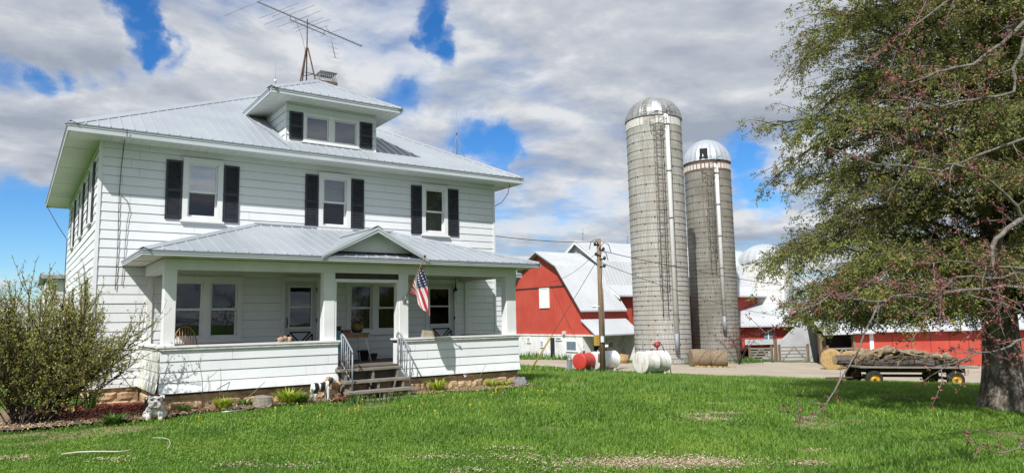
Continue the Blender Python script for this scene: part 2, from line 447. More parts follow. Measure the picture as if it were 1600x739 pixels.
# --- windows and shutters
for q, zm, c in zip(F2, (4.73, 4.75, 4.72), ('red', 'valance', 'blind')): window(house, front, *q, zm, c)
for a, b in ((1.335, 1.685), (2.61, 2.965), (4.61, 4.955), (5.865, 6.225), (7.655, 7.985), (8.86, 9.21)): shutter(house, front, a, b, 4.045, 5.435)
for q in LW: window(house, leftw, *q, 4.72, 'valance')
for a, b in ((.90, 1.24), (2.06, 2.40), (3.80, 4.14), (4.96, 5.30), (6.95, 7.29), (8.11, 8.45)): shutter(house, leftw, a, b, 4.04, 5.405)
for q in LG: window(house, leftw, *q, 1.97, 'dark')
for a, b in ((1.35, 1.69), (2.61, 2.95), (5.85, 6.19), (7.11, 7.45)): shutter(house, leftw, a, b, 1.25, 2.70)
def twin(u0, u1, z0, z1, ma, mbb, zm):
    m = MB(); cw = .11
    frame_rect(m, front, u0, u1, z0, z1, cw, -.05, .036, 0, cw, .09); pbox(m, front, ma, mbb, -.05, .034, z0+.09, z1-cw)
    pbox(m, front, u0-.03, u1+.03, 0, .06, z1-.003, z1+.025); pbox(m, front, u0-.05, u1+.05, -.04, .08, z0-.04, z0+.01)
    m.quad((u0+.1,.45,z0), (u1-.1,.45,z0), (u1-.1,.45,z1), (u0+.1,.45,z1), 1)
    for s in (u0+cw-.004, (ma+mbb)/2, u1-cw+.004): pbox(m, front, s-.003, s+.003, -.45, -.04, z0+.05, z1-.05, 1)
    w = m.build('window', [M['trim'], M['dark']], house); w['label'] = 'paired double hung window under the porch roof'
    sash_pair(w, front, u0+cw, ma, z0+.09, z1-cw, zm, 'dark'); sash_pair(w, front, mbb, u1-cw, z0+.09, z1-cw, zm, 'dark')
twin(*G1[0], 2.216, 2.385, 1.96); twin(*G1[1], 6.49, 6.66, 1.97)
# --- storm doors with a black cross-buck
M['doorpaint'] = noisy('pale_grey_storm_door', (.52,.54,.56), (.60,.62,.63), 3, .5, .05, 40)
def door(u0, u1, g0, g1):
    z0, z1 = .63, 2.74; cw = .085
    m = MB(); pbox(m, front, u0, u0+cw, -.05, .036, z0, z1); pbox(m, front, u1-cw, u1, -.05, .036, z0, z1)
    pbox(m, front, u0+cw, u1-cw, -.05, .036, z1-cw, z1); pbox(m, front, u0-.03, u1+.03, 0, .06, z1+.002, z1+.03)
    a, b, zt = u0+cw, u1-cw, z1-cw
    pbox(m, front, a, g0, -.045, -.01, z0, zt, 1); pbox(m, front, g1, b, -.045, -.01, z0, zt, 1)
    pbox(m, front, g0, g1, -.045, -.01, 2.51, zt, 1); pbox(m, front, g0, g1, -.045, -.01, z0, 1.49, 1)
    frame_rect(m, front, g0-.02, g1+.02, 1.47, 2.53, .035, -.012, .004, 2); pbox(m, front, g0, g1, -.03, .002, 1.985, 2.02, 2)
    m.quad((g0,.3,1.4), (g1,.3,1.4), (g1,.3,2.6), (g0,.3,2.6), 3)
    for s in (g0, g1): pbox(m, front, s-.003, s+.003, -.3, -.03, 1.4, 2.6, 3)
    d = m.build('door', [M['trim'], M['doorpaint'], M['trim'], M['dark']], house)
    g = MB(); g.quad((g0,.028,1.5), (g1,.028,1.5), (g1,.028,2.5), (g0,.028,2.5)); g.build('pane', M['screen'], d)
    c = MB()                                             # window of the inner door: small panes behind the glass
    for i in range(4): pbox(c, front, g0+.02+i*(g1-g0-.04)/3-.008, g0+.02+i*(g1-g0-.04)/3+.008, -.2, -.19, 2.05, 2.46)
    for z in (2.05, 2.26, 2.46): pbox(c, front, g0, g1, -.2, -.19, z-.008, z+.008)
    c.build('inner_muntin', M['screencloth'], d)
    h = MB(); h.tube([front(a+.06, .0, 1.50), front(a+.06, .045, 1.53), front(a+.06, .05, 1.62), front(a+.06, .045, 1.71), front(a+.06, 0, 1.74)], .013); h.build('handle', M['dark'], d)
    x0, x1, y0, y1 = a+.10, b-.10, .74, 1.37; xm, ym = (x0+x1)/2, (y0+y1)/2; k = MB()
    for tri in (((x0+.05,y1),(x1-.05,y1),(xm,ym+.05)), ((x0+.05,y0),(x1-.05,y0),(xm,ym-.05)), ((x0,y0+.05),(x0,y1-.05),(xm-.05,ym)), ((x1,y0+.05),(x1,y1-.05),(xm+.05,ym))):
        for p, q in zip(tri, tri[1:]+tri[:1]): k.bar((p[0], .006, p[1]), (q[0], .006, q[1]), .008, .036, up=(0,1,0)) if False else k.bar((p[0], .004, p[1]), (q[0], .004, q[1]), .034, .010, up=(0,-1,0))
    k.build('crossbuck', M['dark'], d)
    hg = MB()
    for z in (1.0, 1.62, 2.4): pbox(hg, front, b-.01, b+.012, .0, .016+.02, z, z+.09)
    hg.build('hinge', M['dark'], d)
door(*DR[0][:2], 4.256, 4.82); door(*DR[1][:2], 8.24, 8.88)

# --- main roof
x0, x1, y0, y1 = -OV, W+OV, -OV, L+OV
hw, hl = (x1-x0)/2, (y1-y0)/2; zr = ZE+MS*hl
ra, rb = x0+hl, x1-hl; yr = y0+hl                       # short ridge along x
A, B, C_, D = (x0,y0,ZE), (x1,y0,ZE), (x1,y1,ZE), (x0,y1,ZE); E1, E2 = (ra,yr,zr), (rb,yr,zr)
m = MB(); up = Vector((0,1,MS))
ribbed(m, [A, B, E2, E1], (1,0,0), up); ribbed(m, [D, C_, E2, E1], (-1,0,0), (0,-1,MS))
ribbed(m, [A, E1, D], (0,-1,0), (1,0,MS)); ribbed(m, [B, C_, E2], (0,1,0), (-1,0,MS))
roof = m.build('roof', M['roof'], house)
m = MB()
for a, b in ((A,E1), (B,E2), (C_,E2), (D,E1)): hipcap(m, a, b, .15, .035, .075)
hipcap(m, E1, E2, .15, .035, .08)
m.build('hip_cap', M['roof'], roof)
def eaves(par, x0, x1, y0, y1, z, drop, zs, wx0, wx1, wy0, sides='FLR', fm=None, wy1=None):
    """fascia boards and ribbed soffit round an eave"""
    f = MB(); s = MB(); t = .025
    d = MB()
    if 'F' in sides:
        f.box(x0+.02, x1-.02, y0+.02, y0+.02+t, z-drop, z-.035); f.box(x0+.01, x1-.01, y0+.008, y0+.018, z-.06, z-.026)
        d.box(x0+.004, x1-.004, y0-.004, y0+.03, z-.024, z-.003)
        n = int((x1-x0)/.2)
        for i in range(n):
            a = x0+.05+(x1-x0-.1)*i/n; b = x0+.05+(x1-x0-.1)*(i+1)/n
            s.box(a+.005, b-.005, y0+.046, wy0+.0, zs-.006, zs); 
        s.box(x0+.05, x1-.05, y0+.046, wy0, zs+.001, zs+.012)
    for k, xx, ww in (('L', x0, wx0), ('R', x1, wx1)):
        if k not in sides: continue
        sg = 1 if k == 'L' else -1; ya, yb = (y0+.045 if 'F' in sides else y0), (y1-.02)
        a, b = sorted((xx+sg*.02, xx+sg*(.02+t))); f.box(a, b, ya-.0, yb, z-drop, z-.035)
        a, b = sorted((xx+sg*.008, xx+sg*.018)); f.box(a, b, y0+.020, yb, z-.06, z-.026)
        a, b = sorted((xx-sg*.004, xx+sg*.03)); d.box(a, b, y0+.034, yb, z-.024, z-.003)
        a, b = sorted((xx+sg*.046, ww)); ys = wy0+.002 if 'F' in sides else y0
        n = max(1, int((yb-ys)/.2))
        for i in range(n):
            c0 = ys+(yb-ys)*i/n; c1 = ys+(yb-ys)*(i+1)/n
            s.box(a, b, c0+.005, c1-.005, zs-.006, zs)
            if i % 12 == 5: s.box(a, b, c0-.01, c0+.10, zs-.018, zs-.0065)
        s.box(a, b, ys, yb, zs+.001, zs+.012)
    f.build('fascia', fm or M['fascia'], par); s.build('soffit', M['soffit'], par); d.build('drip_edge', M['steelgrey'], par)
eaves(roof, x0, x1, y0, y1, ZE, .165, 5.705, -.001, W+.001, -.001)
m = MB(); m.box(x0+.02, x1-.02, y1-.045, y1-.02, ZE-.165, ZE-.035); m.box(x0+.05, x1-.05, L+.001, y1-.046, 5.70, 5.712); m.build('fascia', M['fascia'], roof)

# --- dormer
dx0, dx1, dy, dzb, dzt = 4.10, 6.59, .05, 6.25, 7.30
dormer_holes = [(4.60, 6.06, 6.33, 7.04)]
m = MB(); board_wall(m, lambda u, w, z: (u, dy-w, z), dx0, dx1, 6.24, dzt, dormer_holes)
for s, xx in ((-1, dx0), (1, dx1)):
    board_wall(m, (lambda xx, s: lambda u, w, z: (xx+s*w, u, z))(xx, s), dy, 2.4, 6.24, dzt)
    m.box(xx-.012, xx+.012, dy-.022, dy+.05, 6.24, dzt)
dorm = m.build('dormer', [M['siding'], M['joint_shade']], house)
do = .57; ex0, ex1, ey0, dze = dx0-do, dx1+do, dy-do, 7.44; dh = (ex1-ex0)/2; dzr = dze+MS*dh; dxm = (ex0+ex1)/2
yb0 = (dze-ZE)/MS-OV; yb1 = (dzr-ZE)/MS-OV
m = MB()
a, b, ap, rr = (ex0,ey0,dze), (ex1,ey0,dze), (dxm,ey0+dh,dzr), (dxm,yb1,dzr)
ribbed(m, [a, b, ap], (1,0,0), (0,1,MS)); ribbed(m, [(ex0,yb0,dze), a, ap, rr], (0,-1,0), (1,0,MS)); ribbed(m, [b, (ex1,yb0,dze), rr, ap], (0,1,0), (-1,0,MS))
droof = m.build('dormer_roof', M['roof'], dorm)
m = MB(); hipcap(m, a, ap, .13, .035, .07); hipcap(m, b, ap, .13, .035, .07); hipcap(m, ap, rr, .13, .035, .08); m.build('dormer_hip_cap', M['roof'], dorm)
eaves(dorm, ex0, ex1, ey0, yb0+.2, dze, .13, 7.312, dx0-.001, dx1+.001, dy-.001)
DP = lambda u, w, z: (u, dy-w, z)
m = MB(); frame_rect(m, DP, 4.55, 6.09, 6.30, 7.07, .075, -.05, .034); pbox(m, DP, 5.23, 5.385, -.05, .032, 6.375, 6.995); pbox(m, DP, 4.51, 6.13, -.03, .07, 6.265, 6.298)
for a, b in ((4.63, 5.225), (5.39, 6.01)): frame_rect(m, DP, a, b, 6.378, 6.99, .03, -.045, .0)
m.quad(DP(4.6,-.4,6.3), DP(6.05,-.4,6.3), DP(6.05,-.4,7.05), DP(4.6,-.4,7.05), 1)
for z in (6.37, 7.0): m.quad(DP(4.6,-.4,z), DP(6.05,-.4,z), DP(6.05,-.05,z), DP(4.6,-.05,z), 1)
for s in (4.62, 6.02): m.quad(DP(s,-.4,6.3), DP(s,-.4,7.05), DP(s,-.05,7.05), DP(s,-.05,6.3), 1)
m.build('dormer_window', [M['trim'], M['dark']], dorm)
for a, b in ((4.66, 5.195), (5.42, 5.98)):
    g = MB(); g.quad(DP(a,-.025,6.408), DP(b,-.025,6.408), DP(b,-.025,6.96), DP(a,-.025,6.96)); g.build('dormer_pane', M['glass'], dorm)
for a, b in ((4.185, 4.535), (6.125, 6.485)):
    s = shutter(dorm, DP, a, b, 6.33, 7.06); s.name = 'dormer_shutter'
# --- chimney with wire cage
m = MB(); m.box(6.62, 7.17, 4.5, 5.05, 7.6, 9.58); m.box(6.59, 7.20, 4.47, 5.08, 9.585, 9.66)
chim = m.build('chimney', M['brick'], house)
m = MB()
for z in (9.67, 9.98): 
    for a, b in (((6.62,4.5),(7.17,4.5)), ((7.17,4.5),(7.17,5.05)), ((7.17,5.05),(6.62,5.05)), ((6.62,5.05),(6.62,4.5))): m.tube([(*a,z),(*b,z)], .014, 5)
for x in np.linspace(6.62, 7.17, 9):
    for y in (4.5, 5.05): m.tube([(x,y,9.66),(x,y,9.98)], .008, 4)
    m.tube([(x,4.5,9.98),(x,5.05,9.98)], .008, 4)
for y in np.linspace(4.5, 5.05, 5)[1:-1]:
    for x in (6.62, 7.17): m.tube([(x,y,9.66),(x,y,9.98)], .008, 4)
m.box(6.70, 7.09, 4.58, 4.97, 9.665, 9.70); m.box(6.60, 7.19, 4.48, 5.07, 9.985, 10.0)
m.build('chimney_cage', M['galv'], chim)

# ------------------------------------------------------------------ porch
PX0, PX1, PY = .954, 9.48, -2.57
CAPZ, FLZ, CEZ, BMZ = 1.205, .625, 2.90, 2.705
m = MB()                                                 # floor boards
n = 36
for i in range(n):
    a = PY+.05+(0-PY-.10)*i/n; b = PY+.05+(0-PY-.10)*(i+1)/n
    m.box(PX0+.05, PX1-.05, a+.003, b-.003, FLZ-.03, FLZ)
m.box(4.50, 5.98, PY-.08, PY+.05, FLZ-.032, FLZ-.002); m.box(4.47, 6.0, PY-.02, PY+.10, .30, FLZ-.034)
m.build('porch_floor', M['floorwood'], house)
m = MB(); m.quad((PX0,PY,CEZ), (PX1,PY,CEZ), (PX1,0,CEZ), (PX0,0,CEZ)); m.build('porch_ceiling', M['soffit'], house)
def low_wall(x0, x1, open_end, side=None):
    m = MB(); zt = 1.10
    board_wall(m, lambda u, w, z: (u, PY-w, z), x0, x1, ZB+.02, zt, step=.2032, lip=.0145, flare=.055)
    m.quad((x0,PY+.2,ZB+.02), (x1,PY+.2,ZB+.02), (x1,PY+.2,zt), (x0,PY+.2,zt))
    m.box(x0, x1, PY-.012, PY+.2, zt, zt+.012); m.box(x0, x1, PY-.022, PY+.2, zt+.012, CAPZ-.06)
    for xe in (x0, x1): m.quad((xe,PY,ZB+.02), (xe,PY+.2,ZB+.02), (xe,PY+.2,CAPZ-.05), (xe,PY,CAPZ-.05))
    m.quad((x0,PY-.05,ZB+.02), (x1,PY-.05,ZB+.02), (x1,PY+.2,ZB+.02), (x0,PY+.2,ZB+.02))
    w = m.build('porch_wall', [M['siding'], M['joint_shade']], house)
    c = MB(); c.box(x0-.055, x1+.055, PY-.06, PY+.24, CAPZ-.036, CAPZ); c.box(x0-.03, x1+.03, PY-.035, PY+.22, CAPZ-.058, CAPZ-.038)
    c.build('wall_cap', M['trim'], w)
    k = MB(); k.box(x0-.02, x1+.02, PY-.045, PY-.037, CAPZ-.085, CAPZ-.045); k.build('weathered_edge', M['trim_worn'], w)
    return w
low_wall(PX0, 4.53, 1); low_wall(5.97, PX1, 0)
for s, xx, mt in ((-1, PX0, 'siding_moss'), (1, PX1, 'siding')):
    m = MB(); board_wall(m, (lambda xx, s: lambda u, w, z: (xx+s*w, u, z))(xx, s), PY, -.0, ZB+.02, 1.10, lip=.0145, flare=.055)
    m.quad((xx-s*.2,PY,ZB), (xx-s*.2,0,ZB), (xx-s*.2,0,1.1), (xx-s*.2,PY,1.1)); m.box(min(xx+s*.02,xx-s*.2), max(xx+s*.02,xx-s*.2), PY+.2, 0, 1.112, CAPZ-.06)
    w = m.build('porch_wall', [M[mt], M['joint_shade']], house)
    c = MB(); a, b = sorted((xx+s*.055, xx-s*.22)); c.box(a, b, PY+.245, -.001, CAPZ-.036, CAPZ); c.build('wall_cap', M['trim'], w)
def post(x0, x1, z0, z1, y0=PY+.02, d=.24):
    m = MB(); b = .012; P = [(x0+b,y0),(x1-b,y0),(x1,y0+b),(x1,y0+d-b),(x1-b,y0+d),(x0+b,y0+d),(x0,y0+d-b),(x0,y0+b)]
    m.add([(x,y,z0) for x,y in P]+[(x,y,z1) for x,y in P], [tuple(range(7,-1,-1)), tuple(range(8,16))]+[(i,(i+1)%8,8+(i+1)%8,8+i) for i in range(8)])
    return m.build('porch_post', M['trim'], house)
post(.985, 1.215, CAPZ+.002, BMZ-.001); post(4.205, 4.465, CAPZ+.002, BMZ-.001); post(6.035, 6.285, CAPZ+.002, BMZ-.001); post(9.12, 9.435, CAPZ+.002, BMZ-.001)
m = MB()
m.box(.98, 9.452, PY+.015, PY+.245, BMZ, 2.925); m.box(.982, 1.21, PY+.247, -.002, BMZ, 2.925); m.box(9.22, 9.45, PY+.247, -.002, BMZ, 2.925)
for a, b in ((1.04, 1.155), (9.40, 9.52)): m.box(a, b, -.045, .01, FLZ, BMZ-.002)
m.build('porch_beam', M['trim'], house)
m = MB(); m.box(4.467, 6.033, PY+.05, PY+.17, 2.575, BMZ-.002, 0)
m.box(4.467, 6.033, PY+.03, PY+.19, 2.50, 2.572, 1); m.box(4.467, 4.50, PY+.03, PY+.19, FLZ+.002, 2.498, 1); m.box(5.985, 6.033, PY+.03, PY+.19, FLZ+.002, 2.498, 1)
m.build('porch_doorway_frame', [M['brown'], M['trim']], house)
# porch roof
qx0, qx1, qy, qz, qt = .50, 9.945, -3.03, 3.03, 4.03
h0, h1 = 3.35, 7.08
m = MB(); sl = (qt-qz)/(-qy)
ribbed(m, [(qx0,qy,qz), (qx1,qy,qz), (h1,0,qt), (h0,0,qt)], (1,0,0), (0,1,sl), .26)
ribbed(m, [(qx0,0,qz), (qx0,qy,qz), (h0,0,qt)], (0,-1,0), (1,0,(qt-qz)/(h0-qx0)), .26); ribbed(m, [(qx1,qy,qz), (qx1,0,qz), (h1,0,qt)], (0,1,0), (-1,0,(qt-qz)/(qx1-h1)), .26)
proof = m.build('porch_roof', M['roof'], house)
m = MB(); hipcap(m, (qx0,qy,qz), (h0,0,qt), .12, .04, .05); hipcap(m, (qx1,qy,qz), (h1,0,qt), .12, .04, .05)
m.box(h0, h1, -.05, -.001, qt-.0, qt+.05); m.build('hip_cap', M['roof'], proof)
eaves(proof, qx0, qx1, qy, -.001, qz, .10, 2.935, .98, 9.45, PY+.014)
# porch gable over the steps
gx0, gx1, gz0, gz1, gy = 3.98, 6.56, 3.045, 3.735, -3.06; gm = (gx0+gx1)/2; yb = qy+(gz1-qz)/sl
m = MB(); gs = (gz1-gz0)/(gm-gx0); gz_in = gz0+.03
ribbed(m, [(gx0,gy,gz0), (gm,gy,gz1), (gm,yb,gz1), (gx0,qy+.04,gz0)], (0,1,0), (1,0,gs), .26); ribbed(m, [(gx1,gy,gz0), (gx1,qy+.04,gz0), (gm,yb,gz1), (gm,gy,gz1)], (0,1,0), (-1,0,gs), .26)
hipcap(m, (gm,gy,gz1), (gm,yb,gz1), .12, .03, .065)
pg = m.build('porch_gable', M['roof'], house)
m = MB()
for xe in (gx0, gx1):
    s = 1 if xe == gx0 else -1
    for (o, hgt, yy, th) in ((0, .115, gy+.012, .03), (0, .05, gy, .012)):
        p = [(xe,yy,gz0-.012-hgt*.55), (gm,yy,gz1-.012-hgt), (gm,yy+th,gz1-.012-hgt), (xe,yy+th,gz0-.012-hgt*.55), (xe,yy,gz0-.006), (gm,yy,gz1-.006), (gm,yy+th,gz1-.006), (xe,yy+th,gz0-.006)]
        m.hexa(p)
m.build('rake_board', M['fascia'], pg)
ty = -2.68; tz = qz+sl*(ty-qy)
m = MB(); k = (tz-gz0)/gs
m.add([(gx0+k+.02,ty,tz+.005), (gx1-k-.02,ty,tz+.005), (gm,ty,gz1-.03)], [(0,1,2)]); m.build('tympanum', M['trim'], pg)
m = MB()                                                 # underside of the gable overhang
for xe in (gx0, gx1): m.quad((xe,gy+.03,gz0-.02), (gm,gy+.03,gz1-.02), (gm,ty,gz1-.02), (xe,ty,gz0-.02))
m.build('gable_soffit', M['trim'], pg)
m = MB(); m.box(gx0+k+.08, gx1-k-.08, ty-.03, ty-.004, tz+.006, tz+.035); m.build('gable_flashing', M['dark'], pg)

# --- stone foundation, each stone bulging out of the wall
def stone_wall(mb, P, u0, u1, z0, z1, hh=.21):
    z = z0; r = random.Random(int(u0*100+z0*10+u1))
    while z < z1-.04:
        h = min(hh*r.uniform(.8, 1.2), z1-z); u = u0-r.uniform(0, .3)
        while u < u1:
            w = r.uniform(.28, .75); a, b = max(u, u0), min(u+w, u1)
            if b-a > .05:
                nx, nz = max(3, int((b-a)/.07)), 4; V = []; Fc = []; sd = r.uniform(0, 99)
                for j in range(nz+1):
                    for i in range(nx+1):
                        s, t = i/nx, j/nz; e = min(1, 5*min(s, 1-s)*(b-a)/.35)*min(1, 4*min(t, 1-t))
                        q = mnoise.noise(Vector(((a+s*(b-a))*5, (z+t*h)*6, sd)))
                        V.append(P(a+s*(b-a), .035*e+.05*q*e, z+t*h))
                for j in range(nz):
                    for i in range(nx): Fc.append((j*(nx+1)+i, j*(nx+1)+i+1, (j+1)*(nx+1)+i+1, (j+1)*(nx+1)+i))
                mb.add(V, Fc)
            u += w
        z += h
m = MB()
stone_wall(m, lambda u, w, z: (u, PY+.06-w, z), PX0+.02, 4.5, -.25, .31); stone_wall(m, lambda u, w, z: (u, PY+.06-w, z), 6.0, PX1-.02, -.3, .31)
stone_wall(m, lambda u, w, z: (PX0+.06-w, u, z), PY+.05, 0, -.25, .31)
stone_wall(m, lambda u, w, z: (PX1-.06+w, u, z), PY+.05, 0, -.4, .31)
stone_wall(m, lambda u, w, z: (u, .05-w, z), .02, PX0, -.25, ZB+.01); stone_wall(m, lambda u, w, z: (.05-w, u, z), .02, L, -.6, ZB+.01)
stone_wall(m, lambda u, w, z: (u, .05-w, z), PX1, W, -.5, ZB+.01); stone_wall(m, lambda u, w, z: (W-.05+w, u, z), .02, L, -.9, ZB+.01)
m.box(PX0+.1, PX1-.1, PY+.1, -.02, -.5, .29); m.box(.08, W-.08, .08, L-.08, -1.0, ZB-.01)
m.build('foundation', M['stone'], house)
m = MB(); m.box(PX0+.03, PX1-.03, PY+.0, PY+.06, .255, .325); m.build('foundation_sill', M['brown'], house)

# --- rear wing with its own low roof, past the right corner
m = MB(); ay = 6.0
board_wall(m, lambda u, w, z: (u, ay-w, z), W, 14.9, -.5, 3.2); board_wall(m, lambda u, w, z: (14.9+w, u, z), ay, L, -.5, 3.2)
wing = m.build('rear_wing', [M['siding'], M['joint_shade']], house)
m = MB(); ribbed(m, [(W,ay-.45,3.42), (15.6,ay-.45,3.42), (14.2,8.2,4.2), (W,8.2,4.2)], (1,0,0), (0,1,.3)); ribbed(m, [(15.6,ay-.45,3.42), (15.6,L+.4,3.42), (14.2,8.2,4.2)], (0,1,0), (-1,0,.55)); m.build('wing_roof', M['roof'], wing)
eaves(wing, W, 15.6, ay-.45, L+.3, 3.42, .13, 3.27, W, 14.9, ay, 'FR')
m = MB(); pbox(m, lambda u, w, z: (u, ay-w, z), 13.2, 13.75, .0, .04, 1.95, 2.9); m.build('wing_window', M['shutter'], wing)
# ================================================================== things on and around the house
# --- wooden steps
st = empty('porch_steps', (5.2, -3.2, gz(5.2,-3.2)), 'weathered grey wooden steps leading up to the porch opening', 'steps')
treads = [(4.46, 5.98, -2.88, -2.58, .575), (4.50, 6.02, -3.16, -2.86, .335), (4.44, 6.00, -3.45, -3.14, .135), (4.38, 5.97, -3.76, -3.44, -.035)]
for i, (a, b, c, d, z) in enumerate(treads):
    m = MB(); m.hexa([(a,c,z-.05),(b,c+.02,z-.045),(b,d,z-.045),(a,d,z-.05),(a,c,z),(b,c+.02,z+.006),(b,d,z+.006),(a,d,z)])
    if i < 3: m.hexa([(a+.05,d-.02,z-.19),(b-.05,d-.02,z-.19),(b-.05,d,z-.19),(a+.05,d,z-.19),(a+.05,d-.02,z-.052),(b-.05,d-.02,z-.052),(b-.05,d,z-.052),(a+.05,d,z-.052)][:8]) if i == 9 else None
    m.build('tread', M['wood'], st)
for x in (4.62, 5.26, 5.86):
    m = MB()
    for (a, b, c, d, z) in treads: m.box(x-.025, x+.025, c+.04, d+.02, z-.27, z-.052)
    m.box(x-.024, x+.024, -2.86, -2.56, -.1, .30); m.build('stringer', M['wood'], st)
# --- wrought handrails
def handrail(x, label):
    h = empty('stair_handrail', (x, -2.9, gz(x,-2.9)), label, 'handrail', 'handrails beside the porch steps')
    p0, p1 = (x, -2.66), (x+.02, -3.22); zt0, zt1, zb0, zb1 = 1.33, .96, .60, .15
    m = MB(); m.tube([(x,-2.60,1.22), (x,-2.62,1.31), (x,-2.68,1.34), (x,-2.80,1.29), (x+.02,-3.20,.985), (x+.02,-3.24,.93)], .02, 8); m.build('top_rail', M['steelgrey'], h)
    m = MB(); m.tube([(x,-2.66,.58), (x+.0,-2.66,1.33)], .017, 6); m.build('post', M['steelgrey'], h)
    m = MB(); m.tube([(x+.02,-3.22,.13), (x+.02,-3.22,.96)], .017, 6); m.build('post', M['steelgrey'], h)
    m = MB(); m.tube([(x,-2.66,.72), (x+.02,-3.22,.30)], .011, 6); m.build('bottom_rail', M['steelgrey'], h)
    for k in range(1, 5):
        t = k/5; y = -2.66-.56*t
        m = MB(); m.tube([(x,y,.72-.42*t), (x,y,1.33-.37*t)], .009, 5)
        if k in (2, 3):                                     # scrolled baluster
            zc = (1.02-.40*t)
            for s in (-1, 1):
                m.tube([(x,y,zc-.14), (x,y+s*.04,zc-.08), (x,y+s*.035,zc-.02), (x,y,zc)], .006, 4); m.tube([(x,y,zc+.14), (x,y-s*.04,zc+.08), (x,y-s*.035,zc+.02), (x,y,zc)], .006, 4)
        m.build('baluster', M['steelgrey'], h)
handrail(4.585, 'grey wrought iron handrail on the steps beside the teal cabinet'); handrail(5.955, 'grey wrought iron handrail on the steps below the flag')

# --- flag on a slanting pole
def flagmat():
    n = N('striped_flag_cloth'); uv = n.new('ShaderNodeUVMap'); s = n.new('ShaderNodeSeparateXYZ'); n.link(uv.outputs[0], s.inputs[0])
    u, v = s.outputs[0], s.outputs[1]
    st_ = n.math('MODULO', n.math('FLOOR', n.math('MULTIPLY', v, 13)), 2)
    c = n.mix(st_, (.50, .030, .055), (.78, .76, .74))
    inb = n.math('MULTIPLY', n.math('LESS_THAN', u, .4), n.math('GREATER_THAN', v, .4615))
    fu = n.math('SUBTRACT', n.math('FRACT', n.math('MULTIPLY', u, 17)), .5); fv = n.math('SUBTRACT', n.math('FRACT', n.math('MULTIPLY', n.math('SUBTRACT', v, .4615), 9.3)), .5)
    r2 = n.math('ADD', n.math('POWER', fu, 2), n.math('POWER', fv, 2))
    dots = n.math('LESS_THAN', r2, .045)
    c = n.mix(inb, c, n.mix(dots, (.018, .022, .07), (.75, .75, .75)))
    n.base(c); n.set(Roughness=.9)
    n.bs.inputs['Sheen Weight'].default_value = .2
    return n.m
fl = empty('flag', (6.16, -2.59, 2.1), 'red white and blue striped flag drooping from a slanting pole on the porch post', 'flag')
b0, tip = Vector((6.16, -2.60, 2.10)), Vector((6.10, -3.72, 3.01))
m = MB(); m.tube([b0-(tip-b0)*.05, tip], .013, 8); m.build('pole', M['chairwood'], fl)
m = MB(); m.lathe([(.0, 0), (.022, .005), (.026, .03), (.014, .05), (0, .055)], tuple(tip), 10); m.build('finial', M['dark'], fl)
m = MB(); m.box(6.125, 6.195, -2.575, -2.548, 2.02, 2.16); m.tube([(6.16,-2.575,2.08), b0+(tip-b0)*.07], .024, 8); m.build('bracket', M['galv'], fl)
nu, nv = 34, 22; V = []; UVs = []; Fc = []
for j in range(nv+1):
    h = j/nv; hp = b0+(tip-b0)*(.22+.62*h)
    for i in range(nu+1):
        f = i/nu; dn = f*(.24+.96*h)
        fold = math.sin(h*7.5+f*2.2)*.055*min(1, f*4)+math.sin(h*15+f*3)*.02*min(1, f*4)
        px_ = hp.x+.27*1.15*f*(.25+.75*h)*(1-.25*f)+fold*1.6-.05*f*(1-h)
        py_ = hp.y-.42*f*(1-h)+.06*f*h+fold*.7
        pz_ = hp.z-dn-.02*math.sin(f*9)*f
        V.append((px_, py_, pz_)); UVs.append((f, h))
for j in range(nv):
    for i in range(nu): Fc.append((j*(nu+1)+i, j*(nu+1)+i+1, (j+1)*(nu+1)+i+1, (j+1)*(nu+1)+i))
m = MB(); m.add(V, Fc, 0, True); cl = m.build('cloth', flagmat(), fl)
uvl = cl.data.uv_layers.new(name='UVMap')
for lp in cl.data.loops: uvl.data[lp.index].uv = UVs[lp.vertex_index]

# --- roof antenna
an = empty('television_antenna', (5.74, 3.35, 8.25), 'large television antenna on a rusty tripod mast above the dormer', 'antenna')
mx_, my_ = 5.74, 3.35
for a in (100, 215, 330):
    m = MB(); m.tube([(mx_+.52*math.cos(math.radians(a)), my_+.52*math.sin(math.radians(a)), 8.1), (mx_+.03*math.cos(math.radians(a)), my_+.03*math.sin(math.radians(a)), 10.2)], .022, 6); m.build('tripod_leg', M['rust'], an)
m = MB()
for a, b in ((100,215),(215,330),(330,100)):
    A_ = [(mx_+.23*math.cos(math.radians(t)), my_+.23*math.sin(math.radians(t)), 9.35) for t in (a, b)]; m.tube(A_, .012, 5)
m.build('tripod_brace', M['rust'], an)
m = MB(); m.tube([(mx_,my_,8.9), (mx_,my_,11.15)], .02, 8); m.build('mast', M['rust'], an)
bd = Vector((3.967, 1.524, 0)).normalized(); ed = Vector((-bd.y, bd.x, 0)); bc = Vector((mx_, my_, 11.02))
m = MB(); m.bar(bc-bd*1.86, bc+bd*2.36, .03, .03); m.bar(bc-bd*.68+Vector((0,0,-.13)), bc+bd*.72+Vector((0,0,-.13)), .025, .025)
m.bar(bc-bd*.66, bc-bd*.66+Vector((0,0,-.14)), .02, .02, up=(1,0,0)); m.bar(bc+bd*.70, bc+bd*.70+Vector((0,0,-.14)), .02, .02, up=(1,0,0)); m.build('boom', M['steelgrey'], an)
for t, ln in ((-1.84,2.6),(-1.1,1.5),(-.95,.8),(-.72,1.9),(-.35,1.65),(-.30,.7),(0.02,1.15),(.22,1.3),(.5,.62),(.95,.8)):
    for s in (-1, 1):
        q = bc+bd*t; m = MB(); m.tube([q, q+ed*(s*ln*.62)+Vector((0,0,.0))], .007, 5); m.build('element', M['steelgrey'], an)
for i in range(11):
    q = bc+bd*(1.1+i*.125); m = MB(); m.tube([q-ed*.11, q+ed*.11], .006, 4); m.build('director', M['steelgrey'], an)
q = bc+bd*.92; m = MB()
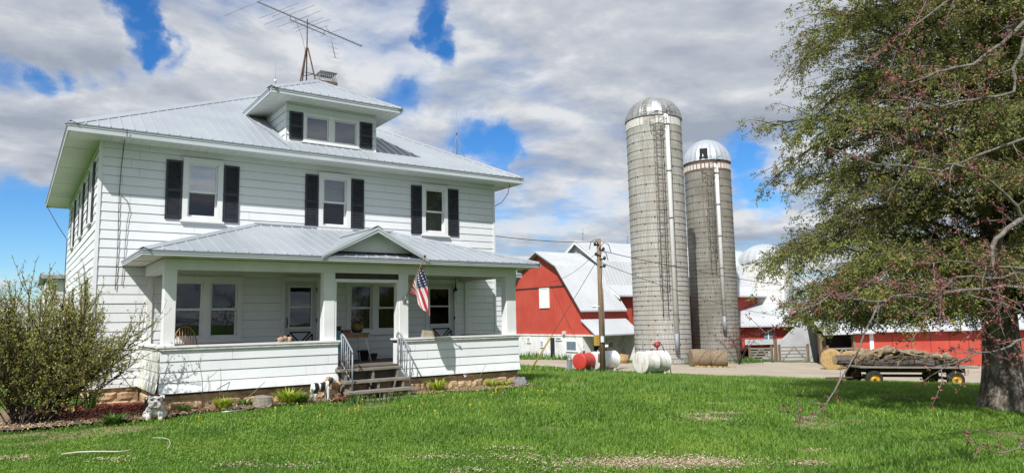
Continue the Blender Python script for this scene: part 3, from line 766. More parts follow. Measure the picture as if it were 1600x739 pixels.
for s in (-1, 1):
    e_ = q+bd*.25+ed*(.48 if s > 0 else .0)+Vector((0,0,.42 if s > 0 else -.78)); m.tube([q, e_], .012, 5)
    for k in range(1, 6):
        r_ = q+(e_-q)*(k/5); m.tube([r_-bd*.16+ed*.05, r_+bd*.16-ed*.05] if s < 0 else [r_-bd*.05, r_+bd*.05], .005, 4)
m.build('corner_reflector', M['steelgrey'], an)
m = MB(); m.tube([bc+bd*-.5, (mx_-.15,my_,10.5), (mx_-.06,my_,10.1), (mx_-.12,my_+.02,9.2), (mx_-.45,my_-.3,8.3)], .006, 4); m.build('lead_wire', M['wire'], an)
# --- lightning rods
def rod(x, y, z0, z1, label, ball, stay):
    r_ = empty('lightning_rod', (x, y, z0), label, 'lightning rod')
    m = MB(); m.tube([(x,y,z0-.1), (x,y,z0+(z1-z0)*.45), (x,y,z1)], [.014,.011,.004], 6); m.build('rod', M['steelgrey'], r_)
    m = MB()
    if ball: m.blob((x,y,z0+(z1-z0)*.40), (.05,.05,.05), 1, 0); m.build('ball', M['trim'], r_)
    else: m.lathe([(.02,0),(.02,.08)], (x,y,z0+(z1-z0)*.42), 6); m.build('clamp', M['rust'], r_)
    if stay:
        m = MB(); m.tube([(x,y,z0+(z1-z0)*.42), (x+.22,y-.1,z0-.14)], .008, 4); m.tube([(x,y,z0+(z1-z0)*.42), (x-.05,y+.25,z0-.1)], .008, 4); m.build('stay', M['steelgrey'], r_)
rod(5.28, 5.05, 9.1, 10.22, 'thin lightning rod with a white ball on the main roof peak', True, False)
rod(9.68, .81, 6.78, 8.15, 'thin lightning rod on the right hip of the house roof', False, True)

# --- loose cables
def cable(name, pts, r, label, mat='wire', cat='cable', sag=0, n=14, group=None):
    if sag:
        a, b = Vector(pts[0]), Vector(pts[-1]); pts = [a+(b-a)*(i/n)-Vector((0,0,sag*4*(i/n)*(1-i/n))) for i in range(n+1)]
    m = MB(); m.tube(pts, r, 5); c = Vector(pts[0])
    return tag(m.build(name, M[mat], None, tuple(c)), label, cat, group)
cable('house_cable', [(.42,-.72,5.86),(.43,-.70,5.72),(.43,-.3,5.70),(.45,-.03,5.66),(.42,-.035,5.2),(.40,-.035,4.5),(.42,-.035,3.4),(.41,-.035,2.4)], .008, 'thin black cable hanging straight down the upper front wall')
cable('house_cable', [(.43,-.03,4.52),(.56,-.035,4.40),(.62,-.035,4.2),(.58,-.035,3.9),(.56,-.035,3.2),(.53,-.035,2.5)], .006, 'thin kinked black cable branching beside the straight one')
cable('house_cable', [(-.66,10.6,5.72),(-.3,10.35,5.0),(-.03,10.25,4.55),(-.04,10.25,2.5),(-.04,10.25,1.0)], .012, 'black cable looping from the rear left eave to the wall')
cable('house_cable', [(10.9,-.3,5.70),(10.95,-.1,5.45),(10.8,.0,5.2),(10.52,-.02,5.05)], .010, 'short black cable looping under the right eave corner')
cable('house_cable', [(3.55,2.05,7.42),(3.6,1.2,7.0),(3.85,.3,6.45),(4.0,-.5,5.99),(4.0,-.68,5.90)], .008, 'thin grey cable lying on the roof beside the dormer', 'steelgrey')

# --- porch furniture and pots
ch = empty('windsor_chair', (1.69, -1.15, FLZ), 'honey coloured bow back windsor chair behind the left porch post', 'chair')
m = MB(); bow = []
for i in range(15):
    a = PI*i/14; bow.append((1.69-.235*math.cos(a), -1.0+.06*math.sin(a), FLZ+.46+.49*math.sin(a)**.8))
m.tube(bow, .014, 6); m.build('bow', M['chairwood'], ch)
for i in range(7):
    x = 1.69-.17+.34*i/6; zt = FLZ+.46+.46*math.sqrt(max(0, 1-((x-1.69)/.235)**2))
    m = MB(); m.tube([(x*.9+.169,-1.02,FLZ+.46), (x,-.96,zt)], .009, 5); m.build('spindle', M['chairwood'], ch)
m = MB(); m.lathe([(.0,.425),(.20,.425),(.225,.445),(.215,.465),(0,.46)], (1.69,-1.2,FLZ), 18); m.build('seat', M['chairwood'], ch)
for sx in (-1, 1):
    for sy in (-1, 1):
        m = MB(); m.tube([(1.69+sx*.13,-1.2+sy*.12,FLZ+.43), (1.69+sx*.2,-1.2+sy*.19,FLZ)], [.016,.011], 6); m.build('leg', M['chairwood'], ch)
tb = empty('folding_table', (5.5, -1.0, FLZ), 'small wooden topped folding table with pale metal legs on the porch', 'table')
m = MB(); m.box(5.02, 5.83, -1.35, -.75, 1.30, 1.335); m.build('tabletop', M['wood'], tb)
m = MB(); m.box(5.06, 5.80, -1.32, -1.30, 1.22, 1.298); m.build('apron', M['chairwood'], tb)
for (x0_, x1_, y_) in ((5.74,5.90,-1.28), (5.12,5.04,-1.28), (5.74,5.82,-.8), (5.12,5.04,-.8)):
    m = MB(); m.tube([(x0_,y_,1.29), (x1_,y_,FLZ)], .016, 6); m.build('leg', M['trim'], tb)
M['teal'] = noisy('teal_paint', (.03,.20,.22), (.06,.30,.31), 6, .5, .1, 40)
tc = empty('metal_lawn_chair', (5.0, -1.75, FLZ), 'teal metal lawn chair with grey tube legs behind the entrance post', 'chair')
m = MB(); m.hexa([(4.74,-1.62,.98),(5.04,-1.62,.98),(5.04,-1.59,.98),(4.74,-1.59,.98),(4.76,-1.5,1.40),(5.02,-1.5,1.40),(5.02,-1.47,1.40),(4.76,-1.47,1.40)]); m.build('backrest', M['teal'], tc)
m = MB(); m.box(4.72, 5.06, -2.0, -1.58, .94, .975); m.build('seat', M['teal'], tc)
for s in (4.74, 5.04):
    m = MB(); m.tube([(s,-1.62,.95), (s,-1.98,FLZ)], .012, 6); m.build('leg', M['steelgrey'], tc)
    m = MB(); m.tube([(s,-1.98,.95), (s,-1.62,FLZ)], .012, 6); m.build('leg', M['steelgrey'], tc)
M['pot_olive'] = noisy('olive_glazed_clay', (.045,.045,.025), (.09,.085,.05), 8, .5, .1, 40)
M['pot_red'] = noisy('brick_red_clay', (.22,.06,.04), (.30,.10,.07), 8, .8, .1, 40)
M['pot_black'] = noisy('black_plastic', (.008,.008,.009), (.016,.016,.017), 8, .5, .05, 40)
M['pot_brown'] = noisy('brown_clay', (.07,.04,.025), (.13,.075,.05), 8, .8, .1, 40)
M['brass'] = noisy('tarnished_brass', (.10,.075,.03), (.22,.16,.07), 9, .45, .2, 40, metallic=.5)
def pot(x, y, z, r0, r1, h, mat, label, name='flower_pot', cat='pot'):
    m = MB(); m.lathe([(r0*.9,0),(r1*.97,h*.86),(r1*1.06,h*.87),(r1*1.06,h),(r1*.94,h),(r0*.86,h*.2),(0,h*.2)], (x,y,z), 18, cap=False)
    return tag(m.build(name, M[mat], None, (x,y,z)), label, cat)
pot(5.10, -1.08, 1.336, .07, .095, .17, 'pot_olive', 'olive green pot at the left end of the porch table')
m = MB(); m.box(5.19, 5.38, -1.24, -1.06, 1.336, 1.41); m.box(5.185, 5.385, -1.245, -1.055, 1.395, 1.415)
tag(m.build('storage_box', M['pot_red'], None, (5.28,-1.15,1.336)), 'small brick red box on the porch table', 'box')
pl = empty('basket_planter', (5.62, -1.05, 1.336), 'brass basket planter with dry stems and a hoop handle on the table', 'planter')
m = MB(); m.lathe([(.09,0),(.13,.03),(.155,.14),(.14,.21),(.15,.225),(.13,.225),(.12,.12),(0,.12)], (5.62,-1.05,1.336), 18, cap=False); m.build('basket', M['brass'], pl)
m = MB(); m.tube([(5.62-.14*math.cos(PI*i/10), -1.05, 1.55+.16*math.sin(PI*i/10)) for i in range(11)], .008, 5); m.build('handle', M['brass'], pl)
m = MB(); r_ = random.Random(3)
for k in range(26): m.tube([(5.62+r_.uniform(-.08,.08), -1.05+r_.uniform(-.06,.06), 1.5), (5.62+r_.uniform(-.16,.16), -1.05+r_.uniform(-.1,.1), 1.6+r_.uniform(0,.14))], .006, 4)
m.build('dry_stems', M['pot_brown'], pl)
pot(5.93, -.75, FLZ, .13, .155, .26, 'pot_black', 'black plastic pot on the porch floor beside the table leg'); pot(6.20, -.72, FLZ, .085, .115, .17, 'pot_brown', 'small brown clay pot on the porch floor beside the black one')
m = MB(); m.hexa([(6.66,-2.6,CAPZ+.002),(6.96,-2.6,CAPZ+.002),(6.98,-2.42,CAPZ+.002),(6.68,-2.42,CAPZ+.002),(6.68,-2.58,CAPZ+.17),(6.95,-2.59,CAPZ+.15),(6.96,-2.44,CAPZ+.15),(6.70,-2.44,CAPZ+.17)])
tag(m.build('wood_block', noisy('pale_split_wood', (.28,.22,.16), (.42,.36,.28), 9, .9, .4, 30), None, (6.8,-2.5,CAPZ)), 'pale split wood block lying on the right porch wall', 'wood block')
m = MB()
for i, (x, dz) in enumerate(((3.28,.05),(3.37,.06),(3.46,.045))): m.blob((x,-2.52,CAPZ+dz), (.065,.06,.06), i+5, .5, 12, 8, freq=4)
tag(m.build('knobbly_rock', noisy('pinkish_tan_rock', (.25,.15,.10), (.50,.36,.27), 22, .9, .5, 60), None, (3.37,-2.52,CAPZ)), 'knobbly pinkish tan rock on the left porch wall', 'rock')
wc = empty('wind_chime', (9.03, -.12, 2.5), 'wind chime with pale tubes hanging beside the right porch door', 'wind chime')
m = MB(); m.lathe([(.0,.0),(.05,.0),(.05,.03),(.02,.10),(.005,.34)], (9.03,-.12,2.44), 10); m.build('top', M['dark'], wc)
for k in range(5):
    a = 2*PI*k/5; m = MB(); m.tube([(9.03+.035*math.cos(a), -.12+.035*math.sin(a), 2.42), (9.03+.035*math.cos(a), -.12+.035*math.sin(a), 2.14+.03*k)], .008, 5); m.build('tube', M['trim'], wc)
m = MB(); m.tube([(9.03,-.12,2.44), (9.03,-.12,CEZ)], .004, 4); m.build('cord', M['dark'], wc)

# --- statues: one remeshed skin each
def skin_blob(name, balls, caps, mat, loc, voxel, parent=None, rotz=0):
    """union of ellipsoids and tapered limbs fused into one continuous surface"""
    m = MB()
    for c, r in balls: m.blob(c, r, 0, 0, 16, 12)
    for a, b, ra_, rb_ in caps:
        k = 6; pts = [Vector(a)+(Vector(b)-Vector(a))*i/k for i in range(k+1)]; m.tube(pts, [ra_+(rb_-ra_)*i/k for i in range(k+1)], 12)
        m.blob(a, (ra_,)*3, 0, 0, 12, 8); m.blob(b, (rb_,)*3, 0, 0, 12, 8)
    o = m.build(name, mat, parent) if parent is not None else m.build(name, mat, None, (0,0,0))
    if parent is None: o.location = loc; o.rotation_euler.z = rotz
    md = o.modifiers.new('remesh', 'REMESH'); md.mode = 'VOXEL'; md.voxel_size = voxel; md.use_smooth_shade = True
    s = o.modifiers.new('smooth', 'SMOOTH'); s.factor = .5; s.iterations = 4
    return o
def calfmat():
    n = N('black_and_white_calf_paint'); tcd = n.new('ShaderNodeTexCoord'); s = n.new('ShaderNodeSeparateXYZ'); n.link(tcd.outputs['Object'], s.inputs[0])
    x = n.math('ADD', s.outputs[0], n.math('MULTIPLY', n.math('SUBTRACT', n.noise(tcd.outputs['Object'], 9, 2), .5), .10))
    c = n.ramp(n.math('MULTIPLY_ADD', x, 1/.7, .5), [(0,(.70,.70,.67)), (.17,(.012,.012,.014)), (.345,(.70,.70,.67)), (.415,(.012,.012,.014)), (.60,(.70,.70,.67)), (.735,(.012,.012,.014)), (.925,(.70,.70,.67))], 'CONSTANT')
    leg = n.math('LESS_THAN', s.outputs[2], .25)
    n.base(n.mix(leg, c, (.70,.70,.67))); n.set(Roughness=.45); return n.m
calf_b = [((-.16,0,.40),(.13,.095,.11)), ((.0,0,.40),(.17,.095,.10)), ((.10,0,.41),(.12,.09,.12)), ((.29,0,.56),(.065,.05,.055)), ((.355,0,.535),(.055,.036,.036)), ((-.22,0,.43),(.075,.08,.08))]
calf_c = [((.14,0,.44),(.27,0,.55),.075,.055), ((.33,0,.54),(.39,0,.525),.038,.032),
          ((.13,.05,.36),(.135,.055,.20),.05,.032), ((.135,.055,.20),(.13,.055,.03),.03,.024), ((.15,-.05,.36),(.16,-.055,.20),.05,.032), ((.16,-.055,.20),(.155,-.055,.03),.03,.024),
          ((-.22,.05,.38),(-.20,.055,.25),.065,.042), ((-.20,.055,.25),(-.245,.055,.15),.036,.028), ((-.245,.055,.15),(-.235,.055,.03),.027,.024),
          ((-.20,-.05,.38),(-.17,-.055,.25),.065,.042), ((-.17,-.055,.25),(-.215,-.055,.15),.036,.028), ((-.215,-.055,.15),(-.205,-.055,.03),.027,.024),
          ((-.285,0,.46),(-.31,0,.28),.018,.014), ((.27,.045,.585),(.255,.115,.575),.02,.012), ((.27,-.045,.585),(.255,-.115,.575),.02,.012)]
cx, cy = 4.02, -2.98; cz = gz(cx, cy)-.0
calf = skin_blob('calf_statue', calf_b, calf_c, calfmat(), (cx, cy, cz), .011, rotz=.12); calf.scale = (.82,.82,.84)
tag(calf, 'small black and white calf statue standing left of the steps', 'statue')
def concrete():
    n = N('weathered_white_concrete'); v = n.coord('Object'); c = n.ramp(n.noise(v, 9, 6, .7), [(.3,(.24,.235,.22)), (.6,(.66,.65,.61))])
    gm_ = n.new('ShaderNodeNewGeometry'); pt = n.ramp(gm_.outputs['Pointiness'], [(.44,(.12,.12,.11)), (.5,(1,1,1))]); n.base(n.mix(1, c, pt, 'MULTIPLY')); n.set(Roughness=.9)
    n.bump(n.noise(v, 60, 4), .4, .006); return n.m
dog_b = [((0,.05,.15),(.165,.17,.15)), ((0,-.07,.18),(.135,.10,.125)), ((-.135,-.01,.09),(.07,.12,.09)), ((.135,-.01,.09),(.07,.12,.09)), ((0,-.09,.345),(.125,.10,.085)), ((0,-.185,.315),(.085,.05,.05)),
         ((-.06,-.20,.275),(.048,.038,.058)), ((.06,-.20,.275),(.048,.038,.058)), ((0,-.24,.335),(.028,.020,.020)), ((-.055,-.165,.40),(.045,.035,.022)), ((.055,-.165,.40),(.045,.035,.022)), ((0,-.185,.245),(.055,.035,.025))]
dog_c = [((-.09,-.11,.21),(-.10,-.17,.03),.052,.042), ((.09,-.11,.21),(.10,-.17,.03),.052,.042), ((-.095,-.06,.415),(-.135,-.08,.425),.028,.018), ((-.135,-.08,.425),(-.145,-.105,.39),.02,.014), ((.095,-.06,.415),(.135,-.08,.425),.028,.018), ((.135,-.08,.425),(.145,-.105,.39),.02,.014),
         ((-.105,-.21,.025),(-.105,-.15,.03),.036,.04), ((.105,-.21,.025),(.105,-.15,.03),.036,.04)]
dx_, dy_ = .80, -3.28
dog = tag(skin_blob('bulldog_statue', dog_b, dog_c, concrete(), (dx_, dy_, gz(dx_,dy_)-.01), .009, rotz=-.18), 'weathered concrete bulldog statue sitting at the porch corner', 'statue')
for name, cs, rr in (('eye', ((-.052,-.197,.372), (.052,-.197,.372)), .014), ('nose', ((0,-.262,.330),), .013)):
    for c in cs:
        m = MB(); m.blob(c, (rr*1.3, rr*.7, rr), 0, 0, 10, 7); o = m.build(name, M['dark'], None, (0,0,0)); o.parent = dog; o.location = (0,0,0)
# stump, bucket, rocks
def stump(x, y, h, r, tilt, name, label, mat, cat):
    m = MB(); n = 14; V = []; Fc = []
    for i in range(7):
        t = i/6
        for j in range(n):
            a = 2*PI*j/n; q = r*(1.15-.2*t)*(1+.16*mnoise.noise(Vector((math.cos(a)*2, math.sin(a)*2, 4.3)))); zz = h*t+(.25*r*mnoise.noise(Vector((math.cos(a)*3, math.sin(a)*3, 9))) if i == 6 else 0)
            V.append((x+q*math.cos(a)+tilt*t, y+q*math.sin(a), gz(x,y)-.03+zz))
    for i in range(6):
        for j in range(n): Fc.append((i*n+j, i*n+(j+1)%n, (i+1)*n+(j+1)%n, (i+1)*n+j))
    Fc.append(tuple(6*n+j for j in range(n))); m.add(V, Fc, 0, False)
    return tag(m.build(name, mat, None, (x,y,gz(x,y))), label, cat)
M['bark'] = noisy('grey_brown_bark', (.05,.04,.033), (.16,.135,.115), 5, .95, .9, 22, .02, 7, stretch=(5,5,1))
stump(2.78, -3.08, .26, .18, .0, 'tree_stump', 'short grey wooden stump beside the yellow daylily clump', M['wood'], 'stump')
stump(.76, -2.84, .40, .10, .03, 'rotten_post', 'dark rotten wooden post leaning at the porch corner behind the bulldog', M['bark'], 'post')
def rock(x, y, r, seed, label, mat=None, name='rock', group=None, dz=.3):
    m = MB(); m.blob((x,y,gz(x,y)+r[2]*dz), r, seed, .35, 14, 10, freq=1.6)
    return tag(m.build(name, mat or M['stone'], None, (x,y,gz(x,y))), label, 'rock', group)
M['greyrock'] = noisy('grey_field_rock', (.10,.10,.11), (.26,.26,.27), 7, .9, .6, 30, .02)
rock(9.28, -2.86, (.20,.16,.19), 4, 'round grey rock at the right end of the porch foundation', M['greyrock'])
for i, (x, y, z, r) in enumerate(((4.33,-2.78,.02,(.17,.12,.14)), (4.40,-2.80,.22,(.13,.1,.09)), (4.27,-2.74,.30,(.09,.08,.08)), (4.20,-2.82,-.02,(.12,.1,.09)))):
    m = MB(); m.blob((x,y,z+.04), r, i+11, .4, 12, 8, freq=1.4)
    tag(m.build('loose_stone', M['stone'], None, (x,y,z)), ['largest tan stone leaning beside the calf', 'flat tan stone on top of the stone beside the steps', 'small topmost tan stone beside the calf head', 'low tan stone at the feet of the stone heap'][i], 'stone', 'tan stones heaped beside the steps')
# plant clumps with strap leaves
def leafmat(name, c0, c1, trans=.35):
    n = N(name); n.t.nodes.remove(n.bs); isl = n.island()
    c = n.ramp(isl, [(0, c0), (1, c1)])
    d = n.new('ShaderNodeBsdfPrincipled'); d.inputs['Roughness'].default_value = .45; n.link(c, d.inputs['Base Color'])
    t = n.new('ShaderNodeBsdfTranslucent'); h = n.new('ShaderNodeHueSaturation'); h.inputs['Value'].default_value = 1.3; h.inputs['Hue'].default_value = .485; n.link(c, h.inputs['Color']); n.link(h.outputs[0], t.inputs[0])
    mx = n.new('ShaderNodeMixShader'); mx.inputs[0].default_value = trans; n.link(d.outputs[0], mx.inputs[1]); n.link(t.outputs[0], mx.inputs[2]); n.link(mx.outputs[0], n.out.inputs[0])
    return n.m
M['daylily'] = leafmat('yellow_green_strap_leaf', (.22,.33,.02), (.42,.50,.06))
M['leafgreen'] = leafmat('mid_green_leaf', (.05,.12,.02), (.12,.22,.04))
def clump(x, y, n, h, spread, mat, label, name='daylily_clump', w=.022, z=0, cat='plant', group=None, seed=1):
    r = random.Random(seed); V = []; Fx = []
    for k in range(n):
        a = r.uniform(0, 2*PI); rr = spread*.45*math.sqrt(r.random()); bx, by = x+rr*math.cos(a), y+rr*math.sin(a); hh = 1.4*h*r.uniform(.6, 1.1); out = 1.15*spread*r.uniform(.2, .9); s = Vector((-math.sin(a), math.cos(a), 0))*w*r.uniform(.6,1.2)
        o = Vector((math.cos(a), math.sin(a), 0)); b = len(V); gz0_ = gz(bx,by)+z
        for t in (0, .35, .7, 1.0):
            p = Vector((bx,by,gz0_))+o*out*t*t+Vector((0,0,hh*(t-.42*t*t*r.uniform(.6,1.1)))); wd = s*(1-t**2.5*.9)
            V += [p-wd, p+wd]
        for i in range(3): Fx.append((b+2*i, b+2*i+1, b+2*i+3, b+2*i+2))
    return tag(soup(name, np.array([tuple(v) for v in V]), np.array(Fx), M[mat], None, (x,y,gz(x,y)), 4), label, cat, group)
clump(2.05, -2.92, 130, .27, .22, 'daylily', 'bright yellow green daylily clump along the left porch wall', seed=2)
clump(3.32, -2.98, 190, .34, .34, 'daylily', 'broad daylily clump between the stump and the calf', seed=3)
clump(3.52, -3.05, 120, .26, .30, 'leafgreen', 'darker green leaf tuft in front of the broad daylily clump', 'leafy_tuft', seed=9)
clump(6.80, -2.98, 120, .33, .30, 'daylily', 'yellow green daylily clump just right of the steps', seed=4)
clump(8.42, -2.86, 90, .24, .26, 'daylily', 'pale daylily clump near the right end of the foundation', seed=5)
clump(8.80, -2.88, 70, .20, .24, 'daylily', 'smaller daylily clump beside the round grey rock', seed=6)
clump(.12, -3.5, 80, .20, .30, 'leafgreen', 'low green leaf tuft in front of the red mulch', 'leafy_tuft', seed=7)
clump(1.35, -2.86, 60, .20, .22, 'leafgreen', 'small green leaf tuft right of the bulldog', 'leafy_tuft', seed=8)
clump(2.5, -2.8, 50, .22, .25, 'leafgreen', 'small green leaf tuft between the bright daylily and the stump', 'leafy_tuft', seed=12)
clump(-.05, -1.2, 60, .55, .30, 'leafgreen', 'young leafy shoots growing before the house corner', 'leafy_shoots', w=.016, seed=13)
pw = empty('pinwheel_stake', (7.72, -2.72, gz(7.72,-2.72)), 'small white pinwheel on a thin stake by the foundation', 'pinwheel')
m = MB(); m.tube([(7.72,-2.72,-.1), (7.72,-2.72,.26)], .005, 4); m.build('stake', M['wire'], pw)
m = MB()
for k in range(5):
    a = 2*PI*k/5+.3; m.add([(7.72,-2.735,.26), (7.72+.055*math.cos(a), -2.74, .26+.055*math.sin(a)), (7.72+.04*math.cos(a+.7), -2.755, .26+.04*math.sin(a+.7))], [(0,1,2)])
m.build('vane', M['trim'], pw)
# dry stalks against the wall
for i, (x, pts) in enumerate(((2.0, [(0,0,0),(.05,0,.5),(.03,-.02,.8),(-.18,-.02,.62)]), (1.72, [(0,0,0),(-.02,0,.6),(-.1,0,.95)]), (8.0, [(0,0,0),(.25,.0,.42),(.34,0,.56)]), (8.1, [(0,0,0),(-.12,0,.30),(-.42,0,.34)]), (2.35, [(0,0,0),(.3,0,.25),(.55,-.03,.48)]))):
    m = MB(); m.tube([(x+a, -2.74+b, -.06+c) for a,b,c in pts], .006, 4)
    tag(m.build('dry_stalk', M['wood'], None, (x,-2.74,-.06)), ['tall hooked dry stalk before the left porch wall', 'thin upright dry stalk before the left porch wall', 'slanting dry stalk before the right porch wall', 'bent dry stalk near the pale daylily', 'slanting dry stalk behind the stump'][i], 'dry stalk', 'dry stalks along the porch walls')
M['straw_stick'] = noisy('bleached_stick', (.42,.37,.27), (.62,.57,.46), 14, .9, .2, 40)
hs = MB(); hs.tube([(x,y,gz(x,y)+.05) for x,y in ((-.80,-6.77),(-.62,-6.75),(-.45,-6.83),(-.33,-6.93),(-.19,-7.07),(-.08,-7.05),(.0,-6.98))], [.006,.011,.010,.009,.008,.006,.004], 6)
tag(hs.build('fallen_stick', M['straw_stick'], None, (-.8,-6.77,gz(-.8,-6.77))), 'long pale fallen stick lying straight on the lawn', 'stick')
hs = MB(); hs.tube([(x,y,gz(x,y)+.05) for x,y in ((.36,-6.05),(.48,-6.16),(.52,-6.4),(.47,-6.8),(.36,-7.25))], .005, 5)
tag(hs.build('fallen_stick', M['straw_stick'], None, (.36,-6.05,gz(.36,-6.05))), 'thin curved pale stalk lying on the lawn', 'stick')
hs = MB(); hs.tube([(x,y,gz(x,y)+.05) for x,y in ((1.9,-3.5),(2.3,-3.45),(2.55,-3.2),(2.75,-2.95))], .012, 5)
tag(hs.build('garden_hose', M['galv'], None, (1.9,-3.5,gz(1.9,-3.5))), 'pale garden hose end beside the stump', 'hose')
# dandelions
M['dandelion'] = noisy('dandelion_yellow', (.60,.42,.02), (.75,.55,.03), 30, .8, 0)
pts = [(6.46,-3.79),(6.47,-4.61),(7.19,-4.11),(7.18,-4.77),(6.89,-5.15),(7.73,-3.8),(5.62,-6.35),(4.7,-6.67),(4.46,-4.1),(3.65,-5.37),(3.73,-5.46),(5.08,-5.5),(4.52,-4.98),(2.95,-5.82),(2.68,-4.24),(1.28,-4.58),(3.96,-5.07),(5.91,-6.23),(7.37,-4.61),(4.68,-5.74)]
rd = random.Random(5)
pts += [(rd.uniform(6.0,8.8), rd.uniform(-5.4,-3.6)) for _ in range(14)]+[(rd.uniform(2,6), rd.uniform(-6.5,-4.2)) for _ in range(3)]
d0 = None
for x, y in pts:
    if d0 is None:
        m = MB(); m.lathe([(.0,.115),(.016,.118),(.022,.126),(.016,.135),(0,.138)], (x,y,gz(x,y)), 8); m.tube([(x,y,gz(x,y)), (x,y,gz(x,y)+.118)], .003, 4)
        d0 = tag(m.build('dandelion', M['dandelion'], None, (x,y,gz(x,y))), 'small yellow dandelion blooming in the grass before the porch', 'flower', 'dandelions in the front lawn')
    else:
        o = d0.copy(); col.objects.link(o); o.location = (x, y, gz(x,y)); s = rd.uniform(.55, 1.0); o.scale = (s, s, 1)
# ================================================================== THE FARMYARD
def redsiding():
    n = N('red_barn_boards'); v = n.coord('World')
    s = n.new('ShaderNodeSeparateXYZ'); n.link(v, s.inputs[0])
    f = n.noise(v, .5, 5, .6); c = n.ramp(f, [(.3,(.43,.050,.032)), (.7,(.52,.082,.052))])
    pl = n.math('FRACT', n.math('MULTIPLY', n.math('ADD', s.outputs[0], s.outputs[1]), 2.4))
    ln = n.math('LESS_THAN', pl, .06); c = n.mix(n.math('MULTIPLY', ln, .6), c, (.16,.02,.015))
    c = n.mix(n.ramp(n.noise(n.coord('World',(2.5,2.5,.2)), 1.2, 4), [(.6,(0,0,0)),(.8,(.4,.4,.4))]), c, (.27,.05,.04))
    n.base(c); n.set(Roughness=.75); n.bump(n.math('SUBTRACT', 1, ln), .4, .01); return n.m
M['red'] = redsiding()
def whitewash():
    n = N('whitewashed_stone'); v = n.coord('World'); n.base(n.ramp(n.noise(v, 1.2, 6, .7), [(.3,(.55,.54,.52)), (.6,(.78,.78,.77))])); n.set(Roughness=.9)
    n.bump(n.noise(v, 3, 5), .6, .06); return n.m
M['whitewash'] = whitewash()
M['greyconc'] = noisy('grey_concrete', (.36,.37,.38), (.52,.53,.54), .6, .9, .2, 8, .02)
M['farglass'] = noisy('dusty_window', (.10,.14,.18), (.18,.23,.28), 3, .2, 0)
M['cream'] = noisy('cream_board', (.55,.52,.46), (.66,.63,.57), 3, .8, .1, 20)

def gambrel(par, x0, x1, prof, th, mat, step, names=('roof',)):
    """ribbed roof along x over the profile [(y, z)...] from one eave over the ridge to the other"""
    m = MB()
    for (ya, za), (yb, zb) in zip(prof, prof[1:]):
        P = [(x0,ya,za), (x1,ya,za), (x1,yb,zb), (x0,yb,zb)]
        ribbed(m, P, (1,0,0), (0,yb-ya,zb-za), step, .07, .035)
        m.quad((x0,ya,za-th), (x1,ya,za-th), (x1,yb,zb-th), (x0,yb,zb-th))
        for xx in (x0, x1): m.quad((xx,ya,za-th), (xx,yb,zb-th), (xx,yb,zb), (xx,ya,za))
    for (y, z) in (prof[0], prof[-1]): m.quad((x0,y,z-th), (x1,y,z-th), (x1,y,z), (x0,y,z))
    return m.build('roof', mat, par)
# --- front barn: gambrel gable facing the house
bx = 40.25; bg = gz(bx, 33)
barn = empty('gambrel_barn', (bx, 36.4, bg), 'red gambrel barn with white stone base beyond the house corner', 'barn')
prof = [(29.9,2.24), (33.4,6.50), (36.43,8.08), (39.46,6.50), (42.96,2.24)]
m = MB(); zi = .0
ins = [(30.25,1.6)]+[(y+(.25 if y < 36 else -.25)*(1 if y != 36.43 else 0), z-.28) for y, z in prof[1:-1]]+[(42.6,1.6)]
poly = [(28.75,zi), (29.3,.55), (30.25,1.45), (30.28,2.3)]+[(y+(.22 if y < 36 else -.22)*(1 if y != 36.43 else 0), z-.26) for y, z in prof[1:-1]]+[(42.6,2.3), (42.6,zi)]
m.add([(bx,y,z) for y,z in poly], [tuple(range(len(poly)))])
m.quad((bx,30.3,zi), (46.5,30.3,zi), (46.5,30.3,2.4), (bx,30.3,2.4)); m.build('gable_wall', M['red'], barn)
m = MB(); m.box(bx-.06, bx-.005, 32.0, 40.9, 4.50, 4.62); m.build('trim_board', M['brown'], barn)
m = MB(); m.quad((bx-.05,30.3,-3.2), (bx-.05,34.3,-3.2), (bx-.05,34.3,zi), (bx-.05,30.3,zi)); m.quad((bx-.05,34.95,-3.2), (bx-.05,43,-3.2), (bx-.05,43,zi), (bx-.05,34.95,zi))
m.quad((bx-.05,30.3,-3.2), (47,30.3,-3.2), (47,30.3,zi), (bx-.05,30.3,zi)); m.quad((bx-.05,34.3,-.2), (bx-.05,34.95,-.2), (bx-.05,34.95,zi), (bx-.05,34.3,zi))
m.box(bx-.12, bx+.1, 28.7, 42.7, zi-.03, zi+.10); m.build('stone_base', M['whitewash'], barn)
broof = gambrel(barn, bx-.5, 45.4, prof, .12, M['roofbarn'], .305)
m = MB()
for (ya, za), (yb, zb) in zip(prof, prof[1:]): m.hexa([(bx-.49,ya,za-.30),(bx-.43,ya,za-.30),(bx-.43,yb,zb-.30),(bx-.49,yb,zb-.30),(bx-.49,ya,za-.125),(bx-.43,ya,za-.125),(bx-.43,yb,zb-.125),(bx-.49,yb,zb-.125)])
m.build('rake_board', M['brown'], barn)
def panel(par, name, x, ya, yb, za, zb, mat, fr=.12, frm='trim', out=.07):
    m = MB(); m.box(x-out, x-.002, ya+fr, yb-fr, za+fr, zb-fr, 0)
    for a, b, c, d in ((ya,ya+fr,za,zb), (yb-fr,yb,za,zb), (ya+fr,yb-fr,za,za+fr), (ya+fr,yb-fr,zb-fr,zb)): m.box(x-out-.03, x-.001, a, b, c, d, 1)
    return m.build(name, [M[mat], M[frm]], par)
panel(barn, 'loft_door', bx, 34.95, 36.45, 2.58, 4.50, 'trim', .10, 'trim')
panel(barn, 'window', bx-.05, 31.0, 32.6, -1.45, -.40, 'farglass', .14); panel(barn, 'window', bx-.05, 33.2, 34.1, -.45, -.15, 'farglass', .08)
